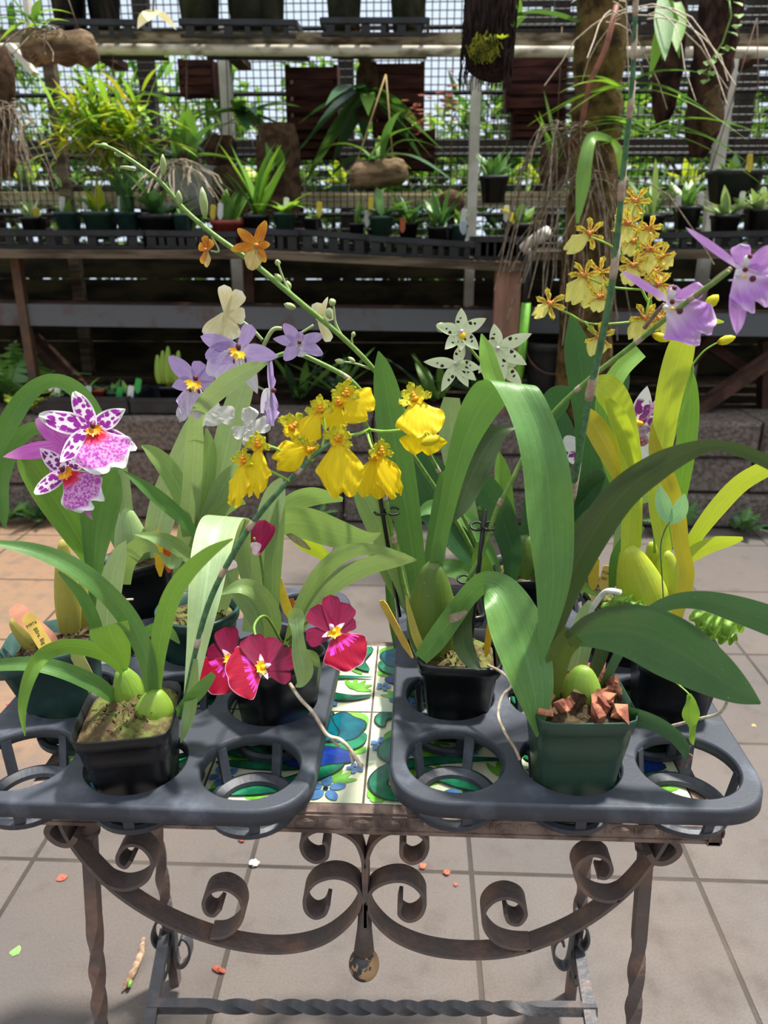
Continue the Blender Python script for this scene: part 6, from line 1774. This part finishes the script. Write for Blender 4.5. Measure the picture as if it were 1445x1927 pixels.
for i, (x, y, lab) in enumerate(((788, 215, 'cluster of peach pink blossoms hanging left of the furry log'), (842, 195, 'smaller cluster of peach blossoms with yellow leaf nearer the furry log'))):
    c = P(x, y, 3.7); k = mpp(c)
    root = thing('blossom_cluster', c, lab, 'flowers', 'peach blossom clusters')
    rnd = random.Random(i)
    mb = MB()
    for q in range(26):
        p = c + Vector((rnd.gauss(0, 11), rnd.gauss(0, 6), rnd.gauss(0, 22))) * k
        for s in range(5):
            strap(mb, p, 2 * PI * s / 5 + q, 9 * k, 7 * k, 1.2, .2, seg=4)
    mb.build('blossom', pinkf, root)
    add_leaves(root, c - Vector((0, 0, .03)), 4, .08, .03, [FR, YL], i + 50)
slatm = surf('dark_red_slats', (84, 50, 42), .9, 0, (48, 28, 26), 14, .4, 50, .2, stretch=(.4, 1, 2))
def slat_basket(px, py, w, h, Y, label):
    c = P(px, py, Y); k = mpp(c)
    root = thing('slatted_basket', c - Vector((0, 0, h * k / 2)), label, 'hanging basket', 'dark slatted wooden baskets on the mesh')
    n = max(4, int(h / 24))
    for i in range(n):
        z = (i + .5) / n * h * k - h * k / 2
        for dy in (-.06, .06):
            mb = MB(); mb.box(c + Vector((0, dy, z)), (w * k, .02, h * k / n * .72))
            mb.build('slat', slatm, root, False)
    for dx in (-.46, .46):
        mb = MB(); mb.box(c + Vector((dx * w * k, 0, 0)), (.02, .13, h * k))
        mb.build('upright', slatm, root, False)
    mb = MB(); t = c + Vector((0, 0, h * k / 2)); mb.tube([t, t + Vector((0, 0, .03)), Vector((t.x, 4.15, t.z + .03))], .003, 5); mb.build('hanger', rustm, root)
for a in ((590, 190, 96, 110, 3.9, 'dark red slatted basket above the tall cork slab'), (592, 268, 92, 60, 3.95, 'short dark red slatted basket just right of the tall cork slab'), (750, 190, 96, 120, 3.9, 'dark red slatted basket behind the string triangle'), (770, 285, 96, 70, 4.0, 'low dark slatted basket behind the pale driftwood log'), (1006, 160, 110, 90, 3.95, 'dark slatted basket right of the furry log'), (1010, 235, 96, 50, 4.0, 'low dark slatted basket right of the white upright'), (375, 150, 60, 60, 4.0, 'small dark slatted basket left of the thin white post')):
    slat_basket(*a)
# trunks on the right
def trunk(pts, mat, label, moss=0, vine=False, seed=0, nm='hanging_bark_log'):
    w = [P(x, y, Y) for x, y, Y, r in pts]
    rr = [r * mpp(p) for (x, y, Y, r), p in zip(pts, w)]
    c = crom([tuple(p) + (r,) for p, r in zip(w, rr)], 6)
    rnd = random.Random(seed)
    root = thing(nm, c[-1][:3], label, 'tree trunk', 'tree trunks at the right')
    mb = MB()
    mb.tube([Vector(q[:3]) for q in c], [q[3] * rnd.uniform(.92, 1.08) for q in c], 16)
    mb.build('bark', mat, root)
    return root, [Vector(q[:3]) for q in c], [q[3] for q in c]
T1, tp, tr = trunk([(1136, -40, 2.75, 48), (1128, 100, 2.75, 48), (1120, 250, 2.75, 46), (1114, 400, 2.75, 46), (1104, 520, 2.75, 50), (1098, 776, 2.95, 56)], mossy_t, 'thick mossy brown trunk rising behind the tall green flower stem', seed=1, nm='mossy_tree')
add_roots(T1, P(1065, 240, 2.6), 34, .55, 21, spread=.14)
add_roots(T1, P(1120, 330, 2.62), 26, .5, 22, spread=.16)
add_roots(T1, P(1170, 20, 2.55), 12, .3, 23, spread=.2, mat=ROOT)
mb = MB(); mb.tube([P(1160, 10, 2.55), P(1140, 90, 2.54), P(1108, 160, 2.54), P(1098, 215, 2.55), P(1090, 245, 2.58), P(1062, 280, 2.62)], .008, 7); mb.build('aerial_stem', surf('red_brown_stem', (156, 96, 76), .6, 0, (120, 76, 60), 40), T1)
T2, tp2, tr2 = trunk([(1272, -40, 2.9, 26), (1262, 80, 2.9, 28), (1252, 170, 2.9, 26), (1246, 232, 2.9, 12)], darkt, 'short dark rough trunk piece hanging beside the mossy trunk', seed=2)
T3, tp3, tr3 = trunk([(1365, -40, 2.8, 40), (1350, 60, 2.8, 40), (1334, 160, 2.8, 36), (1322, 240, 2.8, 32), (1314, 296, 2.8, 14)], darkt, 'dark rough hanging trunk with a climbing vine of round leaves', seed=3)
mb = MB(); rnd = random.Random(9)
mb.ellipsoid(P(1328, 215, 2.8) + Vector((0, -.05, 0)), (.034, .03, .075), None, 12, 10); mb.v = [p + Vector((rnd.uniform(-1, 1), rnd.uniform(-1, 1), rnd.uniform(-1, 1))) * .009 for p in mb.v]; mb.build('moss', surf('brown_moss', (100, 76, 46), .95, 0, (60, 46, 30), 60, 1, 90), T3)
vs3 = [P(1370, -10, 2.72), P(1376, 30, 2.71), P(1360, 80, 2.71), P(1340, 110, 2.71), P(1332, 150, 2.71)]
mb = MB(); mb.tube(vs3, .003, 5); vo = mb.build('vine', STEM_M, T3)
ROUND = leaf_mat('round_vine_leaf', (150, 186, 120), transl=.2)
for i in range(14):
    p = Vector(crom([tuple(q) for q in vs3], 6)[min(i + 2 * (i // 2), 23)])
    mb = MB(); strap(mb, p + Vector((rnd.uniform(-.02, .02), -.012, rnd.uniform(-.015, .015))), rnd.uniform(-.9, .9), .034, .03, 2.0, .1, seg=6); mb.build('vine_leaf', ROUND, T3)
leafy_clump(1178, 168, 2.6, 9, 190, 17, [FR, MD, BR], 'arching grassy orchid leaves growing from the mossy trunk', 31, (50, 95), (.5, 1.1), group='orchids on the tree trunks', fan=.7)
leafy_clump(1215, 250, 2.65, 10, 190, 17, [FR, BR, MD], 'second tuft of long arching leaves lower on the mossy trunk', 32, (55, 100), (.5, 1.2), group='orchids on the tree trunks', fan=.7)
leafy_clump(1262, 0, 2.6, 5, 150, 34, [FR, MD], 'broad bright leaves hanging from the top edge between the trunks', 33, (120, 170), (.0, .3), group='orchids on the tree trunks')
leafy_clump(985, 30, 2.7, 6, 150, 26, [FR, MD, SG], 'pale broad leaved orchid right of the furry log at the top', 34, (50, 120), (.2, .6), group='orchids on the tree trunks')
def lone_leaf(pts, mats): pass
r_ = thing('hanging_leaf_orchid', P(1100, 270, 2.5), 'single long green blades drooping in front of the mossy trunk', 'orchid', 'orchids on the tree trunks')
leaf(r_, [(1150, 262, 2.55, 10), (1115, 258, 2.5, 20), (1102, 300, 2.47, 26), (1096, 350, 2.46, 26), (1086, 420, 2.45, 5)], L_FRESH, .3)
leaf(r_, [(1150, 262, 2.55, 8), (1165, 285, 2.5, 16), (1170, 330, 2.5, 12)], L_BRIGHT, .3)
# big pots in trays on the hanging shelf
GS = 'big dark pots on the hanging shelf'
nursery_tray(95, 36, 256, 38, 3.42, 30, .4, 'black tray left on the high shelf, behind the white blossoms', 'black trays on the high shelf', 5)
nursery_tray(338, 36, 556, 38, 3.42, 30, .4, 'black tray on the high shelf above the thin white post', 'black trays on the high shelf', 6)
nursery_tray(604, 34, 806, 34, 3.42, 30, .4, 'black tray on the high shelf left of the furry log', 'black trays on the high shelf', 6)
nursery_tray(1150, 30, 1360, 30, 3.42, 30, .4, 'black tray on the high shelf behind the tree trunks', 'black trays on the high shelf', 6)
for i, (x, w, m, lab) in enumerate(((135, 70, POT_BLK, 'black pot far left on the high shelf'), (200, 66, POT_BLK, 'black pot right of the first one on the high shelf'), (378, 84, POT_OLV, 'dark olive pot left of the thin white post on the high shelf'), (470, 86, POT_OLV, 'dark olive pot right of the thin white post on the high shelf'), (510, 60, POT_OLV, 'smaller dark olive pot at the right end of its tray'), (648, 72, POT_OLV, 'dark olive pot at the left of the tray by the furry log'), (768, 74, POT_OLV, 'dark olive pot at the right of the tray by the furry log'))):
    b = P(x, 58, 3.55); k = mpp(b)
    root = thing('nursery_pot', b, lab, 'pot', GS)
    r = w * k / 2
    MB().lathe([(.001, 0), (r * .78, 0), (r * .95, .16), (r * 1.03, .163), (r * 1.05, .20), (r * .95, .20), (r * .9, .17), (.001, .17)], b, 24).build('pot', m, root)
wf = thing('white_blossom', P(290, 34, 3.2), 'pale yellow-white blossom hanging from the high shelf near the left', 'flower')
mb = MB()
for a in range(3): strap(mb, P(290, 22, 3.2), 2.2 * a, .075, .07, 2.0, .3, seg=6)
mb.build('petals', CREAM, wf)
mb = MB(); mb.tube([P(290, -30, 3.2), P(288, 24, 3.2)], .004, 6); mb.build('stalk', STEM_B, wf)
wf = thing('hanging_white_flower', P(1125, 0, 2.5), 'white-green petals peeking in at the top edge above the mossy trunk', 'flower')
mb = MB()
for a in (-1.5, -.4, 1.2): strap(mb, P(1125, -20, 2.5), a, .07, .06, 1.9, .2, seg=6)
mb.build('petals', WHITE, wf)
# tags standing in the bench pots
tw, ty_, to_, tl_, tg = tagmat((232, 234, 232)), tagmat((222, 200, 70)), tagmat((226, 120, 80)), tagmat((196, 214, 226)), tagmat((50, 170, 80))
for (x, y, h, m, lab) in ((116, 392, 26, tw, 'white tag in the dark green square pot below the brown upright'), (160, 392, 28, tw, 'white tag in the green square pot below the yellow-green clump'), (68, 408, 20, ty_, 'yellow tag beside the spiky grey-green seedling'), (226, 394, 30, tl_, 'pale blue tag in the dark teal pot right of the yellow-green clump'),
        (400, 408, 26, ty_, 'yellow tag at the left of the red brown pot'), (414, 408, 30, tw, 'white tag inside the red brown pot'), (538, 394, 26, tw, 'white tag in front of the pale recurving leaves'), (600, 404, 28, ty_, 'pale yellow tag leaning beside the small dark pot'), (690, 422, 30, tw, 'white tag right of the one broad rounded leaf'), (697, 400, 34, ty_, 'narrow yellow tag standing left of the pale stem'), (757, 432, 26, to_, 'orange tag in the grassy dark seedling clump'), (822, 418, 32, tw, 'white tag in the dense grassy plant'), (868, 432, 44, tw, 'leaning white tag left of the white upright post'), (872, 436, 24, tl_, 'small blue-white tag at the front of the low teal pot'), (952, 412, 30, tw, 'white tag in the black pot with ageing olive leaves'), (1276, 394, 30, tw, 'white tag in the pot of the palm-like plant'), (1318, 392, 34, tw, 'broad white tag in the grey-leaved pot'), (1392, 400, 44, tw, 'tall white tag in the silvery rosette'), (1436, 388, 40, tw, 'white tag beside the rosette at the right edge'), (1410, 318, 32, ty_, 'pale yellow tag in the lattice basket')):
    plant_tag((x, y + 6, BGY + .03), (x + (6 if h > 40 else 1), y - h + 4, BGY + .02), 10, m, lab, tilt=.1, group='plant tags on the bench', thick=.003)

# odds and ends at the left of the mesh
b = P(372, 402, 3.55)
wb = thing('white_basin', P(372, 404, 3.55), 'white plastic basin standing behind the red brown pot', 'basin')
kk = mpp(b)
MB().lathe([(.001, 0), (.085, 0), (.10, .085), (.104, .185), (.110, .19), (.104, .19), (.085, .01), (.001, .01)], P(372, 404, 3.55), 24).build('body', surf('white_plastic', (226, 230, 232), .4), wb)
r_, p_, _r = mount_log(-8, 90, -2, 330, 2.9, 30, cork, 'dark hanging bark log with trailing roots at the left edge', None, 'hanging_bark_log')
add_roots(r_, P(14, 200, 2.85), 40, .34, 77, spread=.09)
wv = thing('white_bracket', P(40, 110, 3.3), 'white sloping bracket end beside the hanging driftwood log at the left', 'bracket')
mb = MB(); mb.bar(P(20, 86, 3.3), P(66, 140, 3.3), .02, .05, up=(0, 1, 0)); mb.build('plate', whitepvc, wv, False)
mb = MB(); mb.bar(P(48, -30, 3.3), P(60, 90, 3.3), .02, .035, up=(0, 1, 0)); mb.build('strut', whitepvc, wv, False)
# ------------------------------------------------------------------ on top of the block wall and behind
WZ = 0.43
GW = 'seedlings on the block wall'
def flat_tray(xa, xb, y, Y, label):
    a, b = P(xa, y, Y), P(xb, y, Y)
    root = thing('seedling_tray', Vector(((a.x + b.x) / 2, a.y + .13, WZ)), label, 'plant tray', 'flat black seedling trays on the block wall')
    D = Vector((0, .26, 0))
    h = a.z - WZ
    mb = MB()
    for p, q in ((a, b), (a + D, b + D), (a, a + D), (b, b + D)):
        mb.bar(p - Vector((0, 0, .006)), q - Vector((0, 0, .006)), .014, .016)
        mb.bar(p - Vector((0, 0, h * .55)), q - Vector((0, 0, h * .55)), .006, max(.01, h * .8))
    mb.build('rim', black_p, root, False)
    mb = MB(); mb.box(((a.x + b.x) / 2, a.y + .13, WZ + .008), (abs(b.x - a.x), .26, .008)); mb.build('base', dark_p, root, False)
flat_tray(58, 238, 748, 2.94, 'flat black seedling tray at the left on the block wall, full of tiny tagged pots')
flat_tray(244, 345, 750, 2.95, 'flat black tray right of the tagged seedlings, one potted bulb plant on it')
bp = bg_plant
for i, (x, y, w, m, n, L, lm, lab) in enumerate(((85, 730, 46, POT_RED, 3, 30, [BR], 'shallow red pot at the left end of the seedling tray'), (122, 738, 26, POT_TEAL, 4, 26, [FR], 'tiny pot between the white and green tags in the seedling tray'), (155, 736, 28, POT_TEAL, 4, 44, [MD, FR], 'tiny pot with a pointed upright leaf in the seedling tray'), (182, 734, 26, POT_RED, 5, 26, [FR, MD], 'tiny reddish pot in the middle of the seedling tray'), (212, 738, 28, POT_TEAL, 6, 34, [MD, FR], 'tiny pot of thin trailing leaves in the seedling tray'), (232, 738, 24, POT_TEAL, 4, 44, [FR], 'tiny pot at the right end of the seedling tray'))):
    bp(x, y, 2.99, w, m, lab, n, L, lm, (10, 60), (.0, .5), 7, seed=60 + i, group=GW, z0=WZ + .013)
r_ = bp(316, 728, 2.99, 46, POT_BLK, 'black pot of plump yellow-green bulbs left of the lavender flowers', 7, 56, [SG, YL], (5, 50), (.0, .4), 9, seed=70, group=GW, z0=WZ + .013)
for k in range(5):
    bulb(r_, (300 + 8 * k, 722, 3.0 + .01 * (k % 2)), (296 + 10 * k, 668 - 8 * (k % 3), 3.0), 15, B_GREEN, .8)
for (x, y, m, lab) in ((70, 728, tg, 'green tag leftmost in the seedling tray'), (116, 722, tg, 'green tag right of the first white one in the seedling tray'), (94, 724, tw, 'white tag above the shallow red pot'), (106, 740, tw, 'second white tag right of the shallow red pot'), (164, 742, tl_, 'grey white leaning tag in the middle of the seedling tray'), (223, 744, tg, 'green tag left of the big white one'), (244, 742, tw, 'big white tag near the right end of the seedling tray'), (258, 728, tg, 'rightmost green tag of the seedling tray')):
    plant_tag((x, y + 12, 2.97), (x + 3, y - 16, 2.97), 11, m, lab, tilt=.1, group='plant tags in the seedling tray', thick=.003)
def fern(px, py, Y, n, L, mats, label, seed, fw=.5, z=WZ, cat='fern', group=None):
    c = P(px, py, Y); c.z = z
    root = thing('fern', c, label, cat, group)
    rnd = random.Random(seed)
    for f in range(n):
        az = rnd.uniform(0, 2 * PI); lean = math.radians(rnd.uniform(15, 70)); dr = rnd.uniform(.2, .8)
        h = Vector((math.sin(az), -math.cos(az), 0)); sd = Vector((h.y, -h.x, 0))
        LL = L * rnd.uniform(.6, 1)
        mb = MB(); pts = []
        for i in range(13):
            t = i / 12
            pts.append(c + Vector((0, 0, .02)) + h * (LL * (math.sin(lean) * t + dr * .4 * t * t)) + Vector((0, 0, LL * (math.cos(lean) * t - dr * .7 * t * t))))
        mb.tube(pts, .002, 4, caps=False)
        for i in range(2, 13):
            t = i / 12
            l = LL * fw * .5 * math.sin(PI * (.15 + .82 * t))
            for s in (-1, 1):
                d = sd * s + h * .3 + Vector((0, 0, rnd.uniform(-.3, .1)))
                p = pts[i]; w = LL * .035
                q = (pts[min(i + 1, 12)] - pts[i - 1]).normalized()
                mb.add([p - q * w, p + d * l * .5 - q * w * .9, p + d * l, p + d * l * .5 + q * w * .9, p + q * w], [(0, 1, 2, 3, 4)], 0, [(.3, t), (.3, t), (.5, t), (.7, t), (.7, t)])
        mb.build('frond', rnd.choice(mats), root, True)
    return root
fern(20, 760, 3.15, 16, .36, [DK, MD, FR], 'dark leafy fern at the left edge under the bench', 1, .55)
fern(62, 752, 3.3, 9, .30, [FR, MD], 'curly lighter fern spreading from behind the dark fern', 2, .5)
fern(42, 770, 2.93, 14, .13, [BR, YL], 'small yellow-green feathery fern at the left end of the block wall', 3, .6)
for i, (x, lab) in enumerate(((560, 'low green strap leaves on the block wall behind the yellow flowers'), (640, 'strap-leaved clump on the block wall below the long flower spike'), (820, 'strap-leaved clump on the block wall below the pale star flowers'), (905, 'broad green clump on the block wall left of the wooden post'))):
    c = P(x, 770, 3.26); c.z = WZ
    root = thing('strap_leaf_clump', c, lab, 'plant', 'green clumps on the block wall')
    add_leaves(root, c + Vector((0, 0, .01)), 10, .30, .035, [MD, DK, FR], 90 + i, (25, 70), (.1, .3))
for i, (x, Y, s, lab) in enumerate(((70, 2.84, .15, 'small weed fern at the foot of the block wall far left'), (15, 2.82, .14, 'weed tuft at the foot of the wall at the left edge'), (590, 2.84, .14, 'small weed growing at the wall foot below the yellow flowers'), (920, 2.84, .2, 'feathery weed on the wall face behind the arching leaf'), (1275, 2.84, .22, 'larger feathery weed at the wall foot right of the lime bulbs'), (1400, 2.84, .14, 'weed tuft at the wall foot near the right edge'))):
    fern(x, 975, Y, 12, s, [DK, MD], lab, 110 + i, .5, z=0.0, cat='weed', group='weeds along the wall foot')
# ------------------------------------------------------------------ beyond the mesh
hedge = [leaf_mat('hedge_leaf_%d' % i, c, transl=.35, rough=.5) for i, c in enumerate(((70, 118, 44), (118, 158, 62), (150, 186, 90), (46, 84, 40)))]
def shrub(x, y, w, h, n, label, seed, base=.42, ls=.1):
    root = thing('shrub', (x, y, base), label, 'shrub', 'shrubs beyond the wire mesh')
    rnd = random.Random(seed)
    mb = MB()
    for k in range(4):
        mb.tube([Vector((x + rnd.uniform(-.1, .1), y, base)), Vector((x + rnd.uniform(-.3, .3) * w, y, base + h * .5)), Vector((x + rnd.uniform(-.45, .45) * w, y + rnd.uniform(-.2, .2), base + h * .92))], [.03, .02, .006], 6)
    mb.build('stem', darkwood, root)
    mb = MB()
    for i in range(n):
        a = rnd.uniform(0, 2 * PI); rr = rnd.uniform(.1, 1) ** .5
        z = rnd.uniform(0, 1)
        q = Vector((x + math.cos(a) * rr * w * .5 * (1.1 - .5 * z), y + math.sin(a) * rr * .45, base + h * z))
        strap(mb, q, rnd.uniform(0, 2 * PI), ls * rnd.uniform(.7, 1.6), ls * rnd.uniform(.25, .5), rnd.uniform(.3, 2.0), rnd.uniform(0, .5), seg=4, m=rnd.choice((0, 0, 1, 1, 2, 3)))
    mb.build('foliage', hedge, root, True)
SH = [(-3.0, 6.2, 1.4, 2.1, 'leftmost hedge shrub'), (-2.2, 6.6, 1.3, 1.9, 'hedge shrub behind the yellow-green clump'), (-1.45, 6.0, 1.2, 1.7, 'hedge shrub behind the dark strap-leaved orchid'), (-.75, 6.8, 1.2, 1.9, 'hedge shrub behind the tall cork slab'), (-.1, 6.1, 1.2, 1.45, 'hedge shrub behind the string triangle'), (.55, 6.5, 1.3, 1.7, 'hedge shrub behind the peach blossoms'), (1.2, 6.0, 1.2, 1.5, 'hedge shrub behind the white upright post'), (1.95, 6.6, 1.4, 1.7, 'hedge shrub behind the mossy trunk'), (2.7, 6.1, 1.4, 1.6, 'hedge shrub behind the trunk with the vine'), (3.4, 6.7, 1.4, 1.7, 'rightmost hedge shrub')]
for i, (x, y, w, h, lab) in enumerate(SH): shrub(x, y, w * .86, h, 900, lab + ' beyond the wire mesh', 200 + i, ls=.13)
# a second bench and dark frames beyond the mesh
b2 = thing('back_bench', P(720, 400, 5.0), 'pale weathered plank bench seen through the wire mesh', 'bench')
b2.location.z = .42
mb = MB(); a, b = P(-150, 368, 5.0), P(1600, 372, 5.0)
mb.bar(a, b, .30, .03); mb.bar(a + Vector((0, -.16, -.03)), b + Vector((0, -.16, -.03)), .03, .06); mb.build('plank', surf('pale_plank', (190, 180, 138), .8, 0, (140, 128, 92), 12, stretch=(.3, 1, 1)), b2, False)
for k in range(6):
    p = a.lerp(b, (k + .5) / 6); mb = MB(); mb.box((p.x, p.y, (p.z + .42) / 2), (.06, .06, p.z - .45)); mb.build('leg', darkwood, b2, False)
BL = ('at the far left of the', 'right of the brown upright on the', 'behind the yellow-green clump on the', 'behind the fibre slab on the', 'left of the tall cork slab on the', 'right of the tall cork slab on the', 'left of the pale driftwood log on the', 'behind the pale driftwood log on the', 'behind the white upright on the', 'right of the white upright on the', 'left of the mossy trunk on the', 'between the trunks on the', 'behind the lattice basket on the')
for i, x in enumerate((40, 130, 250, 370, 480, 560, 640, 700, 880, 960, 1020, 1300, 1400)):
    bg_plant(x, 345, 5.0, 34, POT_BLK if i % 3 else POT_TEAL, 'leafy pot ' + BL[i] + ' plank bench beyond the mesh', 8, 70, [FR, MD, BR, YL][i % 4:] + [MD], (10, 60), (.1, .6), 12, seed=300 + i, group='pots on the bench beyond the mesh')
fr = surf('dark_frame_timber', (46, 38, 34), .9)
sb = thing('shade_frame', (0, 5.4, .42), 'dark timber frame with cross beams standing beyond the wire mesh', 'frame')
for x in (-2.9, -1.7, -.45, .85, 2.0, 3.2):
    mb = MB(); mb.box((x, 5.4, 1.6), (.09, .09, 2.36)); mb.build('post', fr, sb, False)
for z in (1.62, 2.2, 2.62):
    mb = MB(); mb.box((0.1, 5.4, z), (6.6, .06, .10)); mb.build('beam', fr, sb, False)
lath = surf('dark_lath_fence', (62, 54, 48), .9, 0, (36, 32, 30), 10, stretch=(.3, 1, 1))
for (x0, x1, zt, lab) in ((-5.2, .55, 2.0, 'low dark lath fence at the very back, left of the furry log'), (.65, 5.2, 3.6, 'tall dark lath fence at the very back, behind the tree trunks')):
    fe = thing('lath_fence', ((x0 + x1) / 2, 7.8, .42), lab, 'fence', 'lath fences at the very back')
    n = int((zt - .45) / .125)
    for i in range(n):
        mb = MB(); mb.box(((x0 + x1) / 2, 7.8, .5 + .125 * i), (x1 - x0, .02, .085)); mb.build('lath', lath, fe, False)
    for i in range(5):
        x = x0 + (x1 - x0) * (i + .5) / 5
        mb = MB(); mb.box((x, 7.86, (.42 + zt) / 2), (.07, .07, zt - .42)); mb.build('post', fr, fe, False)
# ------------------------------------------------------------------ litter on the paving
def crumb(px, py, s, col, label, name='bark_crumb', cat='debris', z=0.0, seed=0, flatk=.5, el=1.0):
    c = G(px, py, z)
    rnd = random.Random(seed + int(px))
    r = s * .8 * mpp(c)
    mb = MB()
    M = Matrix.Rotation(rnd.uniform(0, 3), 3, 'Z')
    mb.ellipsoid(c + Vector((0, 0, r * flatk)), (r * el, r, r * flatk), M, 8, 6)
    mb.v = [p + Vector((rnd.uniform(-1, 1), rnd.uniform(-1, 1), rnd.uniform(-.3, .3))) * r * .38 for p in mb.v]
    tag(mb.build(name, surf('litter_%d_%d' % (px, py), col, .8), None, False, c), label, cat)
crumb(795, 1632, 8, (196, 110, 84), 'orange bark crumb on the paving, left of the pair below the tray', seed=1)
crumb(840, 1644, 8, (190, 104, 80), 'orange bark crumb on the paving, right of the pair below the tray', seed=2)
crumb(857, 1666, 5, (176, 100, 80), 'smallest orange crumb, just below the pair on the paving', seed=3)
crumb(117, 1653, 9, (176, 92, 74), 'reddish scrap on the paving left of the front table leg', seed=4, flatk=.25, el=1.4)
crumb(412, 1827, 9, (150, 76, 60), 'red brown husk lying on a paving joint under the table', seed=5, el=1.9)
crumb(30, 1790, 10, (130, 170, 100), 'pale green leaf scrap on the paving at the left edge', 'leaf_scrap', seed=6, flatk=.12, el=1.5)
crumb(478, 1628, 11, (226, 224, 220), 'white fluff on the paving joint behind the table', 'fluff', seed=7)
crumb(17, 1325, 6, (226, 90, 110), 'tiny pink petal on the paving at the left edge', 'petal_scrap', seed=8, flatk=.2)
crumb(455, 1582, 8, (170, 84, 70), 'red crumb on the paving under the left tray', seed=9)
crumb(1418, 1366, 5, (196, 170, 110), 'tan scrap on the paving at the right', seed=10, flatk=.2)
crumb(1347, 1302, 9, (196, 140, 110), 'tan bark flake on the paving under the broad dark leaf', seed=11, flatk=.2)
crumb(1372, 1304, 8, (140, 86, 74), 'brown bark bit beside the tan flake under the broad dark leaf', seed=12)
tw_ = thing('dry_twig', G(250, 1815, 0), 'dry peeling twig lying on the paving inside the left table legs', 'twig')
mb = MB(); mb.tube([G(270, 1766, .006), G(266, 1792, .008), G(254, 1822, .007), G(240, 1850, .006), G(230, 1866, .004)], [.003, .0055, .006, .0055, .001], 8); mb.build('wood', surf('dry_twig', (176, 152, 126), .9, 0, (116, 92, 74), 90, .6, 200), tw_)
mb = MB(); mb.tube([G(246, 1846, .012), G(242, 1858, .010)], [.004, .002], 6); mb.build('green_bit', L_FRESH, tw_)
